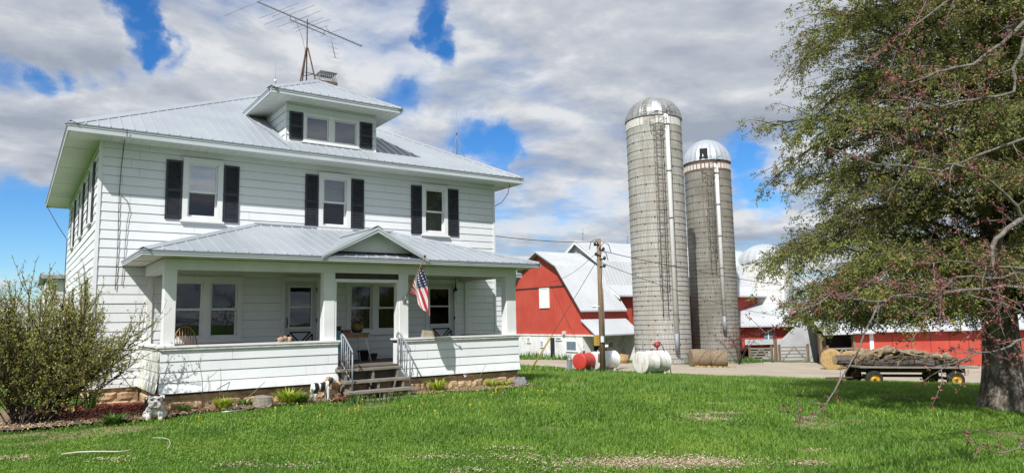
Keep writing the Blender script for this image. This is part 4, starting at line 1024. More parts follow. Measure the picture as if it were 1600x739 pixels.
panel(barn, 'window', bx-.05, 35.9, 36.45, -1.15, -.5, 'greyconc', .08); panel(barn, 'window', bx-.05, 38.0, 38.6, -.75, -.2, 'greyconc', .08)
m = MB(); m.quad((bx+.6,34.2,-3.2), (bx+.6,35,-3.2), (bx+.6,35,0), (bx+.6,34.2,0)); m.build('doorway', M['dark'], barn)
# lean-to along the near side
m = MB(); ribbed(m, [(bx-.25,28.35,.10), (45.6,28.35,.10), (45.6,30.25,1.45), (bx-.25,30.25,1.45)], (1,0,0), (0,1.9,1.35), .305, .07, .035)
m.quad((bx-.25,28.35,0), (45.6,28.35,0), (45.6,28.35,.10), (bx-.25,28.35,.10)); m.quad((bx-.25,28.35,.0), (bx-.25,30.25,1.33), (bx-.25,30.25,1.45), (bx-.25,28.35,.10)); m.build('lean_to_roof', M['roofbarn'], barn)
panel_d = MB(); panel_d.box(43.0, 44.0, 30.2, 30.26, -2.6, -.35); panel_d.box(43.3, 43.7, 30.16, 30.2, -1.1, -.7, 1); panel_d.build('side_door', [M['cream'], M['farglass']], barn)
m = MB(); m.box(41.5, 42.2, 30.2, 30.27, -1.6, -.5); m.build('window', M['dark'], barn)
m = MB(); m.box(45.2, 46.4, 28.9, 30.3, -3, .0); m.build('stone_buttress', M['whitewash'], barn)
for yy, zz in ((40.1,.75), (33.0,.32)):
    m = MB(); m.box(bx-.3, bx-.02, 32.6, 32.85, .12, .42); m.build('vent_hood', M['cream'], barn); break
# --- main barn behind it, taller
barn2 = empty('main_barn', (46, 36.6, gz(46,36)), 'taller main barn with grey white gable behind the front barn and silos', 'barn')
prof2 = [(30.4,3.64), (31.9,4.67), (33.1,7.05), (36.7,9.42), (40.3,7.05), (41.5,4.67), (43.0,3.64)]
gambrel(barn2, 45.0, 72.0, prof2, .14, M['roofbarn'], .46)
m = MB(); poly = [(31.4,-3), (31.4,4.1)]+[(y+(.15 if y < 36 else -.15)*(1 if y != 36.7 else 0), z-.25) for y, z in prof2[1:-1]]+[(42.0,4.1), (42.0,-3)]
m.add([(45.55,y,z) for y,z in poly], [tuple(range(len(poly)))]); m.build('gable_wall', M['greyconc'], barn2)
m = MB(); m.quad((45.5,31.4,-4), (71.5,31.4,-4), (71.5,31.4,4.2), (45.5,31.4,4.2)); m.quad((87.5,31.4,-4), (87.5,42,-4), (87.5,42,8), (87.5,31.4,8)) if False else None; m.build('side_wall', M['red'], barn2)
m = MB()
for (ya, za), (yb, zb) in zip(prof2, prof2[1:]): m.hexa([(45.01,ya,za-.36),(45.08,ya,za-.36),(45.08,yb,zb-.36),(45.01,yb,zb-.36),(45.01,ya,za-.145),(45.08,ya,za-.145),(45.08,yb,zb-.145),(45.01,yb,zb-.145)])
m.build('rake_board', M['trim'], barn2)
def brod(x, y, z, label):
    m = MB(); m.tube([(x,y,z), (x,y,z+1.3)], .03, 5); m.blob((x,y,z+.8), (.09,.09,.09), 0, 0, 8, 6); m.tube([(x-.15,y,z+1.25),(x+.15,y,z+1.25)], .015, 4)
    tag(m.build('lightning_rod', M['steelgrey'], None, (x,y,z)), label, 'lightning rod')
brod(46.2, 36.7, 9.42, 'thin lightning rod on the main barn ridge just right of its peak'); brod(52.6, 36.7, 9.42, 'second lightning rod on the main barn ridge beside the tall silo')

# --- silos
def stavemat(name, c0, c1, stain):
    n = N(name); tcd = n.new('ShaderNodeTexCoord'); v = tcd.outputs['Object']; s = n.new('ShaderNodeSeparateXYZ'); n.link(v, s.inputs[0])
    ang = n.math('ARCTAN2', s.outputs[1], s.outputs[0])
    c2 = n.new('ShaderNodeCombineXYZ'); n.link(n.math('MULTIPLY', ang, 2.35), c2.inputs[0]); n.link(s.outputs[2], c2.inputs[1])
    b = n.new('ShaderNodeTexBrick'); n.link(c2.outputs[0], b.inputs[0]); b.inputs['Scale'].default_value = 1; b.inputs['Brick Width'].default_value = .26; b.inputs['Row Height'].default_value = .76
    b.inputs['Mortar Size'].default_value = .014; b.inputs['Mortar Smooth'].default_value = .3; b.inputs['Bias'].default_value = -.2
    b.inputs['Color1'].default_value = (*c0, 1); b.inputs['Color2'].default_value = (*c1, 1); b.inputs['Mortar'].default_value = tuple(x*.45 for x in c0)+(1,)
    f = n.noise(v, .35, 7, .7); c = n.mix(n.ramp(f, [(.40,(0,0,0)),(.64,(.95,.95,.95))]), b.outputs[0], stain)
    mp = n.new('ShaderNodeMapping'); mp.inputs['Scale'].default_value = (2.6,2.6,.07); n.link(v, mp.inputs[0])
    st_ = n.noise(mp.outputs[0], 1.3, 5, .7); c = n.mix(n.ramp(st_, [(.50,(0,0,0)),(.72,(.6,.6,.6))]), c, tuple(x*.55 for x in stain))
    n.base(c); n.set(Roughness=.9); n.bump(b.outputs['Fac'], .35, .02); return n.m
def dome(mb, c, r, h, nb=28, mat=0, rib=.05):
    nv = 9; n = nb*2; V = []; Fc = []
    for i in range(nv+1):
        t = i/nv*PI/2*.985; 
        for j in range(n):
            a = 2*PI*j/n; rr = (r*math.cos(t))*(1+(rib if j % 2 == 0 else -rib*.3)*.5*math.cos(t))
            V.append((c[0]+rr*math.cos(a), c[1]+rr*math.sin(a), c[2]+h*math.sin(t)))
    for i in range(nv):
        for j in range(n): Fc.append((i*n+j, i*n+(j+1)%n, (i+1)*n+(j+1)%n, (i+1)*n+j))
    Fc.append(tuple(nv*n+j for j in range(n))); mb.add(V, Fc, mat, False)
vdir = lambda x, y: np.array([x-CAM[0], y-CAM[1]])/math.hypot(x-CAM[0], y-CAM[1])
def around(c, r, deg):     # point on a silo wall, deg = angle from the side facing the photographer, positive to the right
    d = -vdir(*c); a = math.atan2(d[1], d[0])+math.radians(deg); return (c[0]+r*math.cos(a), c[1]+r*math.sin(a)), (math.cos(a), math.sin(a))
def silo(c, r, zt, zdome, zb, hoopfn, mats, label, lad, pipe, banded, domemat, dome_h):
    z0 = gz(*c)-.4
    s = empty('concrete_silo', (c[0], c[1], z0), label, 'silo')
    m = MB(); m.lathe([(r,z0), (r,zb)], (c[0],c[1],0), 72, smooth=True, cap=False); m.build('stave_wall', mats[0], s)
    m = MB(); m.lathe([(r+.015,zb), (r+.015,zdome)], (c[0],c[1],0), 72, cap=False); m.lathe([(r+.07,zdome-.05),(r+.09,zdome),(r+.07,zdome+.05)], (c[0],c[1],0), 56, 1, cap=False)
    k = 0
    if banded == 'plates':
        for j in range(44):
            if (j*7) % 11 in (0, 4, 8): continue
            (x,y), (nx,ny) = around(c, r+.03, j*360/44); tx, ty_ = -ny, nx; w = .13
            m.hexa([(x-tx*w,y-ty_*w,zb+.04),(x+tx*w,y+ty_*w,zb+.04),(x+tx*w-nx*.03,y+ty_*w-ny*.03,zb+.04),(x-tx*w-nx*.03,y-ty_*w-ny*.03,zb+.04),(x-tx*w,y-ty_*w,zdome-.06),(x+tx*w,y+ty_*w,zdome-.06),(x+tx*w-nx*.03,y+ty_*w-ny*.03,zdome-.06),(x-tx*w-nx*.03,y-ty_*w-ny*.03,zdome-.06)], 2)
    else:
        for j in range(36):
            (x,y), (nx,ny) = around(c, r+.03, j*10); tx, ty_ = -ny, nx; w = .15; za, zc = zb+.22, zb+.72
            m.hexa([(x-tx*w,y-ty_*w,za),(x+tx*w,y+ty_*w,za),(x+tx*w-nx*.03,y+ty_*w-ny*.03,za),(x-tx*w-nx*.03,y-ty_*w-ny*.03,za),(x-tx*w,y-ty_*w,zc),(x+tx*w,y+ty_*w,zc),(x+tx*w-nx*.03,y+ty_*w-ny*.03,zc),(x-tx*w-nx*.03,y-ty_*w-ny*.03,zc)], 2)
    m.build('top_band', mats[1], s)
    m = MB(); dome(m, (c[0],c[1],zdome), r+.06, dome_h, 24); m.build('dome', domemat, s)
    m = MB(); z = z0+.5
    while z < zb-.2:
        m.lathe([(r+.006,z-.02), (r+.032,z), (r+.006,z+.02)], (c[0],c[1],0), 56, cap=False)
        j0 = hash((round(z,2), 3)) % 360
        for t in range(2):
            (x,y), (nx,ny) = around(c, r+.05, -60+((int(z*37)+t*47) % 120)); m.box(x-.04, x+.04, y-.04, y+.04, z-.035, z+.035)
        z += hoopfn(z)
    m.build('hoops', M['hoop'], s)
    # caged ladder
    if lad:
        (lx,ly), (nx,ny) = around(c, r+.18, lad[0]); tx, ty_ = -ny, nx; m = MB()
        for sgn in (-1, 1): m.tube([(lx+tx*.22*sgn, ly+ty_*.22*sgn, lad[1]), (lx+tx*.22*sgn, ly+ty_*.22*sgn, lad[2])], .03, 5)
        z = lad[1]
        while z < lad[2]:
            m.tube([(lx-tx*.22,ly-ty_*.22,z), (lx+tx*.22,ly+ty_*.22,z)], .016, 4); z += .33
        m.build('ladder', M['hoop'], s); m = MB(); z = lad[1]+2.0
        while z < lad[2]:
            ring = [(lx+tx*.38*math.cos(a)+nx*.62*math.sin(a), ly+ty_*.38*math.cos(a)+ny*.62*math.sin(a), z) for a in np.linspace(0, PI, 9)]; m.tube(ring, .02, 4); z += .95
        for a in np.linspace(0, PI, 5): m.tube([(lx+tx*.38*math.cos(a)+nx*.62*math.sin(a), ly+ty_*.38*math.cos(a)+ny*.62*math.sin(a), zz) for zz in (lad[1]+2.0, lad[2])], .014, 4)
        m.build('ladder_cage', M['hoop'], s)
        m = MB(); (px0,py0), _ = around(c, r+.5, lad[0]); m.tube([(px0-.5,py0-.5,lad[2]-.3),(px0+.5,py0-.5,lad[2]-.3),(px0+.5,py0+.5,lad[2]-.3),(px0-.5,py0+.5,lad[2]-.3),(px0-.5,py0-.5,lad[2]-.3)], .03, 4)
        for dx in (-.5,.5):
            for dy_2 in (-.5,.5): m.tube([(px0+dx,py0+dy_2,lad[2]-.3), (px0+dx,py0+dy_2,lad[2]+.75)], .025, 4)
        for zz in (lad[2]+.2, lad[2]+.7):
            for a, b in (((-.5,-.5),(.5,-.5)), ((.5,-.5),(.5,.5)), ((-.5,.5),(-.5,-.5))): m.tube([(px0+a[0],py0+a[1],zz), (px0+b[0],py0+b[1],zz)], .02, 4)
        m.build('platform', M['hoop'], s)
    (qx,qy_), (nx,ny) = around(c, r+.28, pipe[0]); m = MB()
    m.tube([(qx,qy_,pipe[1]), (qx,qy_,pipe[2]), (qx-nx*.12,qy_-ny*.12,pipe[2]+.45), (qx-nx*.55,qy_-ny*.55,pipe[2]+.75)], .20, 12); m.build('fill_pipe', M['trim'], s)
    m = MB(); m.tube([(qx+nx*.03,qy_+ny*.03,pipe[1]-1.5), (qx,qy_,pipe[1]+.05)], [.17,.19], 10); m.build('pipe_spout', M['steelgrey'], s)
    for zz in np.linspace(pipe[1]+1.5, pipe[2]-.3, 5):
        m = MB(); m.lathe([(.205,zz-.05),(.235,zz-.05),(.235,zz+.05),(.205,zz+.05)], (qx,qy_,0), 12, cap=False); m.tube([(qx-nx*.2,qy_-ny*.2,zz),(qx-nx*.02,qy_-ny*.02,zz)], .03, 4); m.build('pipe_clamp', M['hoop'], s)
    m = MB(); m.tube([(qx-nx*.05,qy_-ny*.05,pipe[2]+.7),(qx+.1,qy_,pipe[2]+1.25),(qx+.45,qy_-.25,pipe[2]+1.45)], .035, 5); m.tube([(qx,qy_,pipe[2]+.9),(qx-.2,qy_+.1,pipe[2]+1.35)], .03, 5); m.build('pipe_davit', M['hoop'], s)
    return s
M['hoop'] = noisy('dull_steel_hoop', (.085,.078,.07), (.18,.165,.145), 5, .7, .1, 20)
M['stave1'] = stavemat('pale_concrete_staves', (.41,.402,.378), (.485,.475,.45), (.33,.305,.26)); M['stave2'] = stavemat('olive_grey_concrete_staves', (.26,.248,.22), (.325,.312,.28), (.175,.158,.125))
M['bandw'] = noisy('stained_white_band', (.26,.23,.19), (.62,.60,.55), 1.4, .8, .1, 10); M['bandr'] = noisy('rusty_red_band', (.11,.062,.052), (.17,.10,.085), 2, .8, .1, 10)
M['domegrey'] = noisy('dull_grey_dome_metal', (.20,.20,.205), (.36,.36,.36), .9, .45, .05, 8, metallic=.3); M['domegalv'] = noisy('bright_galvanised_dome', (.52,.56,.60), (.68,.72,.76), .8, .32, .05, 8, metallic=.55)
XYs = lambda F, px: XY(F, px)
c1 = XY(60.9, 12.78); c2 = XY(70.2, 20.0)
s1 = silo(c1, 2.40, 0, 18.75, 17.95, lambda z: .40 if z < 6 else (.55 if z < 10 else .76), (M['stave1'], [M['bandw'], M['hoop'], M['trim_worn']]), 'taller pale concrete stave silo with dull grey dome', (8, 1.5, 18.0), (25, .2, 18.1), 'plates', M['domegrey'], 2.15)
s2 = silo(c2, 2.27, 0, 16.85, 15.8, lambda z: .38 if z < 7 else (.5 if z < 11 else .76), (M['stave2'], [M['bandr'], M['hoop'], M['cream']]), 'shorter olive grey concrete silo with shiny dome and hatch', (4, 5.5, 15.7), (20, 1.5, 15.7), 'squares', M['domegalv'], 2.5)
(hx,hy), (nx,ny) = around(c2, 2.22, -7); m = MB(); z = 17.3
tx, ty_ = -ny, nx
for a in (0,): 
    P_ = lambda u, w, zz: (hx+tx*u+nx*w, hy+ty_*u+ny*w, zz)
    m.hexa([P_(-.42,.16,17.0), P_(.42,.16,17.0), P_(.42,-.6,17.0), P_(-.42,-.6,17.0), P_(-.40,-.02,18.05), P_(.40,-.02,18.05), P_(.40,-.9,18.05), P_(-.40,-.9,18.05)])
m.build('hatch_opening', M['dark'], s2)
m = MB(); z = 18.4                                          # ladder rungs and bright panels on the grey dome
for i in range(9):
    t = .06+i*.125
    for d0_, d1_ in ((-24, -12),):
        rr = 2.50*math.cos(t)+.05; pa, _ = around(c1, rr, d0_); pb_, _ = around(c1, rr, d1_); zz = 18.75+2.15*math.sin(t)+.04
        m.tube([(*pa,zz), (*pb_,zz)], .025, 4)
for d_ in (-24, -12): m.tube([(*around(c1, 2.50*math.cos(t)+.05, d_)[0], 18.75+2.15*math.sin(t)+.04) for t in np.linspace(.02, 1.2, 10)], .025, 4)
m.build('dome_ladder', M['bandw'], s1)
m = MB(); V = []
for t in np.linspace(.14, .62, 5):
    for d_ in (-1, 5, 11): V.append((*around(c1, 2.50*math.cos(t)+.06, d_)[0], 18.75+2.15*math.sin(t)+.05))
m.add(V, [(i*3+j, i*3+j+1, i*3+j+4, i*3+j+3) for i in range(4) for j in range(2)]); m.build('dome_door', M['domegalv'], s1)
# white stave silo behind
c3 = XY(82, 29.5); z0 = gz(*c3)-.3
s3 = empty('white_silo', (c3[0], c3[1], z0), 'low whitewashed silo with white dome half hidden by the cedar', 'silo')
M['stavew'] = stavemat('whitewashed_staves', (.66,.66,.65), (.74,.74,.73), (.62,.61,.58))
m = MB(); m.lathe([(2.9,z0), (2.9,7.4)], (*c3,0), 64, cap=False); m.build('stave_wall', M['stavew'], s3)
m = MB(); dome(m, (*c3,7.4), 2.95, 2.35, 20); m.build('dome', noisy('dull_white_dome', (.36,.38,.40), (.46,.48,.50), .6, .5, .05, 8), s3)
m = MB()
for z in np.arange(z0+1, 7.4, .76): m.lathe([(2.91,z-.012),(2.925,z),(2.91,z+.012)], (*c3,0), 48, cap=False)
m.build('hoops', M['greyconc'], s3)
(qx,qy_), _ = around(c3, 3.1, 35); m = MB(); m.tube([(qx,qy_,-1.2), (qx,qy_,7.0)], .13, 10); m.build('fill_pipe', M['trim'], s3)

# --- sheds to the right, built in a frame turned square to the photographer
UF = Vector((SA, CA, 0)); UR = Vector((CA, -SA, 0))
def V3(F, R, z): x, y = XY(F, R); return (x, y, z)
def FRbox(mb, f0, f1, r0, r1, z0, z1, mat=0):
    mb.hexa([V3(f0,r0,z0),V3(f0,r1,z0),V3(f1,r1,z0),V3(f1,r0,z0),V3(f0,r0,z1),V3(f0,r1,z1),V3(f1,r1,z1),V3(f1,r0,z1)], mat)
# low white-roofed shed between the silos
sh = empty('low_shed', V3(76,25.5,gz(*XY(76,25))), 'low red shed with white metal roof beside the olive silo', 'shed')
m = MB(); ribbed(m, [V3(74,22.5,.45), V3(74,30.6,.42), V3(80,29.6,2.9), V3(80,22.5,2.9)], UR, UF*6+Vector((0,0,2.45)), .4, .07, .035); m.add([V3(74,22.5,.3), V3(74,30.6,.27), V3(74,30.6,.42), V3(74,22.5,.45)], [(0,1,2,3)]); m.build('roof', M['roofbarn'], sh)
m = MB(); FRbox(m, 75, 75.2, 22.5, 30.4, -1.9, .45); FRbox(m, 78, 78.2, 22.5, 30.4, -4, .45); m.build('wall', M['red'], sh)
m = MB(); FRbox(m, 74.8, 74.95, 26.4, 27.3, -1.2, -.1, 0); FRbox(m, 74.75, 74.98, 26.8, 26.9, -1.25, .0, 1); m.build('window', [M['farglass'], M['trim']], sh)
m = MB(); FRbox(m, 74.3, 74.5, 24.2, 29.8, -1.55, -1.0); m.build('awning', M['roofbarn'], sh)
m = MB(); FRbox(m, 77, 77.9, 22.6, 30.3, -4, -1.9); m.build('opening', M['dark'], sh)
bw = MB(); bw.add([V3(72,24.4,-3.6), V3(72,31.3,-3.6), V3(72,31.3,.35), V3(72,28.9,.4), V3(72.5,24.4,-3.6), V3(72.5,31.3,-3.6), V3(72.5,31.3,.35), V3(72.5,28.9,.4)], [(0,1,2,3), (7,6,5,4), (0,3,7,4), (1,0,4,5), (2,1,5,6), (3,2,6,7)])
tag(bw.build('bunker_wall', M['greyconc'], None, V3(73,28.5,-3.5)), 'grey concrete bunker wall with sloping top between the sheds', 'wall')
# long red shed
ls = empty('long_shed', V3(66,40,gz(*XY(66,40))), 'long red board shed with white metal roof behind the wagon', 'shed')
m = MB(); ribbed(m, [V3(65.2,33.3,-.12), V3(65.2,78,-.12), V3(73,78,2.6), V3(73,33.3,2.6)], UR, UF*7.8+Vector((0,0,2.72)), .6, .08, .04); m.add([V3(65.2,33.3,-.25), V3(65.2,78,-.25), V3(65.2,78,-.12), V3(65.2,33.3,-.12)], [(0,1,2,3)]); m.build('roof', M['roofbarn'], ls)
m = MB(); ribbed(m, [V3(65.3,28.5,-.28), V3(65.3,33.3,-.22), V3(73,33.3,2.2), V3(73,29.8,2.2)], UR, UF*7.7+Vector((0,0,2.45)), .5, .08, .04); m.add([V3(65.3,28.5,-.42), V3(65.3,33.3,-.36), V3(65.3,33.3,-.22), V3(65.3,28.5,-.28)], [(0,1,2,3)]); m.build('bay_roof', noisy('grey_weathered_roof', (.42,.44,.46), (.52,.54,.56), .4, .5, .05, 8), ls)
m = MB(); FRbox(m, 66, 66.2, 33.2, 78, -4.6, -.15); FRbox(m, 66, 66.2, 31.6, 33.2, -4.4, -.35); m.build('wall', M['red'], ls)
m = MB(); FRbox(m, 65.9, 66.3, 33.05, 33.4, -4.4, -.13); m.build('corner_post', M['trim'], ls)
for r0 in (28.4, 31.5):
    m = MB(); FRbox(m, 65.9, 66.3, r0, r0+.18, -4.4, -.3); m.build('bay_post', M['polewood'], ls)
m = MB(); FRbox(m, 68, 68.2, 29.0, 33.1, -4.4, -.05); m.build('dark_bay', M['dark'], ls)
for r0 in (44.5, 55):
    m = MB(); FRbox(m, 65.92, 65.99, r0, r0+2.4, -4.3, -.6); FRbox(m, 65.9, 65.985, r0-.08, r0, -4.3, -.5); m.build('sliding_door', M['red'], ls)
# gates and rail fence
def gate(r0, r1, f, z, h, label, n=5, name='wooden_gate'):
    g = empty(name, V3(f,(r0+r1)/2,z), label, 'gate' if 'gate' in name else 'fence')
    for i in range(n):
        zz = z+.15+(h-.2)*i/(n-1); m = MB(); m.bar(V3(f,r0,zz), V3(f,r1,zz), .05, .15); m.build('rail', M['wood'], g)
    m = MB(); m.bar(V3(f-.06,r0+.1,z+.12), V3(f-.06,(r0+r1)/2,z+h), .05, .14); m.bar(V3(f-.06,(r0+r1)/2,z+h), V3(f-.06,r1-.1,z+.12), .05, .14); m.build('brace', M['wood'], g)
    for r_2 in (r0-.05, r1+.05):
        m = MB(); m.bar(V3(f+.05,r_2,z-.4), V3(f+.05,r_2,z+h+.25), .18, .18); m.build('post', M['polewood'], g)
def zf(f, r): return gz(*XY(f, r))
gate(23.6, 25.7, 71, zf(71,24.5), 1.25, 'weathered rail fence beside the olive silo base', 5, 'rail_fence')
gate(26.2, 28.9, 70, zf(70,27.5), 1.5, 'weathered wooden gate in front of the bunker wall')
gate(29.2, 32.0, 66, zf(66,30.5), 1.6, 'weathered wooden gate closing the open shed bay')
for (f, r, h, lab) in ((70.5, 25.95, 2.2, 'tall brown wooden post left of the bunker gate'), (66.5, 29.05, 2.7, 'tall brown wooden post at the open shed bay')):
    m = MB(); m.bar(V3(f,r,zf(f,r)-.3), V3(f,r,zf(f,r)+h), .25, .25); tag(m.build('wooden_post', M['polewood'], None, V3(f,r,zf(f,r))), lab, 'post')
# --- bales
def haymat(name, c0, c1):
    n = N(name); tcd = n.new('ShaderNodeTexCoord'); v = tcd.outputs['Object']
    n.base(n.ramp(n.noise(v, 9, 6, .75), [(.3,c0),(.7,c1)])); n.set(Roughness=1); n.bump(n.noise(v, 26, 5, .7), 1, .05); return n.m
M['hayold'] = haymat('old_grey_brown_hay', (.13,.095,.06), (.33,.255,.165)); M['straw'] = haymat('golden_straw', (.26,.16,.06), (.55,.38,.17))
def bale(F, R, yaw, r, ln, mat, label, group=None):
    x, y = XY(F, R); z = gz(x, y); m = MB(); k = 28
    prof_ = [(.0,-ln/2),(r*.25,-ln/2+.01),(r*.5,-ln/2-.005),(r*.75,-ln/2+.015),(r*.93,-ln/2),(r,-ln/2+.07),(r*1.005,-ln/6),(r*.995,ln/6),(r,ln/2-.07),(r*.93,ln/2),(r*.5,ln/2),(0,ln/2)]
    m.lathe(prof_, (0,0,r*.96), k, axis='x', cap=False)
    o = m.build('round_bale', M[mat], None, (0,0,0)); 
    for v in o.data.vertices:
        q = mnoise.noise(Vector(v.co)*2.3+Vector((F,R,0)))*.045; v.co.z += q; v.co.y += q*.7
        if v.co.z < .02: v.co.z = -.03
    o.location = (x, y, z); o.rotation_euler.z = yaw
    return tag(o, label, 'bale', group)
bale(55.5, 14.45, -YAW+.05, .70, 1.42, 'hayold', 'old grey brown round bale touching the tall silo foot', 'old round bales by the silos')
bale(55.8, 15.92, -YAW-.06, .69, 1.40, 'hayold', 'old grey brown round bale beside the olive silo foot', 'old round bales by the silos')
bale(57.0, 25.4, -YAW+1.15, .84, 1.5, 'straw', 'golden round straw bale showing its end by the wagon', 'straw bales')
bale(58.5, 27.6, -YAW+1.0, .78, 1.4, 'straw', 'golden round bale half hidden behind the wagon nose', 'straw bales')
m = MB(); x, y = XY(58.5, 8.9)
for i in range(5): m.blob((x+rd.uniform(-.5,.5), y+rd.uniform(-.4,.4), gz(x,y)+.25), (.55,.5,.45), i, .5, 12, 8, freq=3)
tag(m.build('hay_heap', M['straw'], None, (x,y,gz(x,y))), 'loose brown hay heap against the lean-to wall', 'hay heap')
m = MB()
for i in range(7):
    x, y = XY(54.6, 14.0+i*.45); m.blob((x,y,gz(x,y)+.04), (.28,.22,.10), i, .6, 10, 6, freq=3)
tag(m.build('loose_hay', M['straw'], None, (*XY(54.6,15), gz(*XY(54.6,15)))), 'loose straw scattered before the old round bales', 'hay', None, 'stuff')
# --- tanks
def tankmat(name, c0, c1, rust):
    n = N(name); tcd = n.new('ShaderNodeTexCoord'); v = tcd.outputs['Object']; c = n.ramp(n.noise(v, 2.2, 5, .6), [(.3,c0),(.7,c1)])
    mp = n.new('ShaderNodeMapping'); mp.inputs['Scale'].default_value = (2.5,2.5,.6); n.link(v, mp.inputs[0])
    c = n.mix(n.ramp(n.noise(mp.outputs[0], 2.0, 6, .7), [(.5,(0,0,0)),(.66,(.9,.9,.9))]), c, rust); n.base(c); n.set(Roughness=.5); return n.m
def tank(F, R, yaw, r, ln, mat, label, extras=None, legs=True):
    x, y = XY(F, R); z = gz(x, y); t = empty('fuel_tank', (x,y,z), label, 'fuel tank'); t.rotation_euler.z = yaw
    zc = r+.10; m = MB(); m.lathe([(0,-ln/2-.035),(r*.5,-ln/2-.03),(r*.9,-ln/2-.012),(r,-ln/2),(r+.012,-ln/2+.02),(r,-ln/2+.04),(r,-.015),(r+.010,0),(r,.015),(r,ln/2-.04),(r+.012,ln/2-.02),(r,ln/2),(r*.9,ln/2+.012),(0,ln/2+.035)], (0,0,zc), 32, axis='x', cap=False)
    def pt(mm, name, mt): o = mm.build(name, mt, None, (0,0,0)); o.parent = t; o.location = (0,0,0); return o
    pt(m, 'shell', M[mat])
    for sx in (-1, 1):
        m = MB()
        for sy in (-1, 1): m.box(sx*ln*.32-.05, sx*ln*.32+.05, sy*r*.55-.05, sy*r*.55+.05, -.1, .28)
        m.box(sx*ln*.32-.04, sx*ln*.32+.04, -r*.5, r*.5, .06, .16); pt(m, 'saddle', M['trim'])
    m = MB(); m.lathe([(.07,0),(.07,.12),(.1,.125),(.1,.17),(0,.18)], (0,0,zc+r-.02), 12); m.lathe([(.05,0),(.05,.10),(0,.11)], (-ln*.3,0,zc+r-.02), 10); pt(m, 'filler_cap', M['steelgrey'])
    if extras == 'pump':
        m = MB(); m.tube([(ln*.25,0,zc+r-.03), (ln*.25,0,zc+r+.22)], .05, 8); m.blob((ln*.25,0,zc+r+.30), (.20,.16,.15), 2, .15); m.box(ln*.25-.30, ln*.25-.1, -.07, .07, zc+r+.28, zc+r+.38); m.lathe([(.10,0),(.10,.12),(.05,.16)], (ln*.25+.12,0,zc+r+.35), 10); pt(m, 'pump', M['pumpred'])
        m = MB(); m.tube([(ln*.25+.15,-.05,zc+r+.42), (ln*.36,-.12,zc+r+.35), (ln*.45,-.3,zc+r-.25), (ln*.50,-.45,zc-.3), (ln*.52,-.48,.05)], .028, 6); pt(m, 'hose', M['wire'])
        m = MB(); m.tube([(-ln*.30,.1,zc+r), (-ln*.30,.1,zc+r+1.0)], .025, 6); m.lathe([(.05,0),(.05,.08)], (-ln*.30,.1,zc+r+.95), 8); pt(m, 'vent_pipe', M['steelgrey'])
    if extras == 'meter':
        m = MB(); m.box(-.15, .15, -.1, .1, zc+r, zc+r+.3); m.lathe([(.12,0),(.12,.25),(0,.28)], (-.3,0,zc+r-.02), 10); pt(m, 'pump', M['rust'])
    return t
M['pumpred'] = noisy('dark_red_pump_paint', (.28,.02,.03), (.38,.05,.05), 6, .5, .1, 30)
M['tankrust'] = tankmat('rust_stained_white_tank', (.62,.62,.58), (.74,.74,.71), (.42,.27,.13)); M['tankred'] = tankmat('red_tank_paint', (.46,.035,.028), (.55,.055,.04), (.40,.04,.03)); M['tankwhite'] = tankmat('white_tank_paint', (.66,.67,.68), (.74,.75,.75), (.50,.49,.46))
tank(39.4, 7.62, -YAW+.62, .60, 1.85, 'tankrust', 'rust stained white fuel tank with red pump before the silo', 'pump')
tank(42.8, 4.2, -YAW+.94, .475, 1.15, 'tankred', 'red fuel tank standing beside the utility pole', None)
tank(43.7, 5.52, -YAW+.68, .54, 1.75, 'tankwhite', 'clean white fuel tank behind the utility pole', 'meter')
x, y = XY(42, 3.25); m = MB(); m.box(x-.12, x+.12, y-.12, y+.12, gz(x,y)-.2, gz(x,y)+.62); m.lathe([(.15,0),(.15,.05),(.07,.08),(.05,.20),(0,.21)], (x,y,gz(x,y)+.62), 10)
tag(m.build('yard_hydrant_box', M['steelgrey'], None, (x,y,gz(x,y))), 'short grey service pedestal in the grass left of the tanks', 'pedestal')
# --- utility pole and wires
px_, py_ = 27.18, 13.55; pz = gz(px_, py_)
up_ = empty('utility_pole', (px_,py_,pz), 'brown wooden utility pole with yellow meter box between the tanks', 'utility pole')
m = MB(); m.tube([(px_,py_,pz-.2), (px_,py_,pz+4), (px_,py_,6.3)], [.17,.15,.125], 14); m.build('shaft', M['polewood'], up_)
M['yellow'] = noisy('faded_yellow_paint', (.36,.22,.03), (.46,.30,.05), 5, .7, .1, 20)
ppt = lambda r_, f_, z_: (px_+UR.x*r_+UF.x*f_, py_+UR.y*r_+UF.y*f_, z_)
m = MB(); m.bar(ppt(-.32,-.1,-.05), ppt(-.32,-.1,.55), .28, .2); m.build('meter_box', M['yellow'], up_)
m = MB(); m.bar(ppt(.0,-.22,.15), ppt(.0,-.22,.5), .2, .08); m.tube([ppt(.16,-.1,-.1), ppt(.34,-.1,-.1)], .1, 10); m.build('electric_meter', M['trim'], up_)
m = MB()
for (a, b, c) in ((-.25,0,5.9), (.25,0,5.6), (-.2,0,5.3), (.3,0,5.05), (.28,0,4.6)): m.tube([ppt(0,-.1,c), ppt(a,-.15,c+.02)], .05, 8); m.blob(ppt(a,-.15,c+.06), (.09,.09,.12), 1, 0)
for (s, z) in ((.7,5.7), (-.6,5.9), (.5,5.2)): m.tube([ppt(0,-.15,z), ppt(s*.4,-.2,z+.35), ppt(s*.8,-.2,z+.2), ppt(s,-.2,z-.25)], .022, 5)
m.build('insulators', M['wire'], up_)
m = MB(); m.tube([ppt(.15,-.16,0), ppt(.15,-.12,5.0)], .03, 6); m.build('conduit', M['galv'], up_)
lamp = MB(); lamp.tube([ppt(0,-.1,2.2), ppt(-.35,-.2,2.3)], .03, 6); lamp.blob(ppt(-.42,-.2,2.25), (.12,.12,.08), 1, 0); lamp.build('flood_lamp', M['trim'], up_)
gx_, gy_ = XY(40.2, .85)
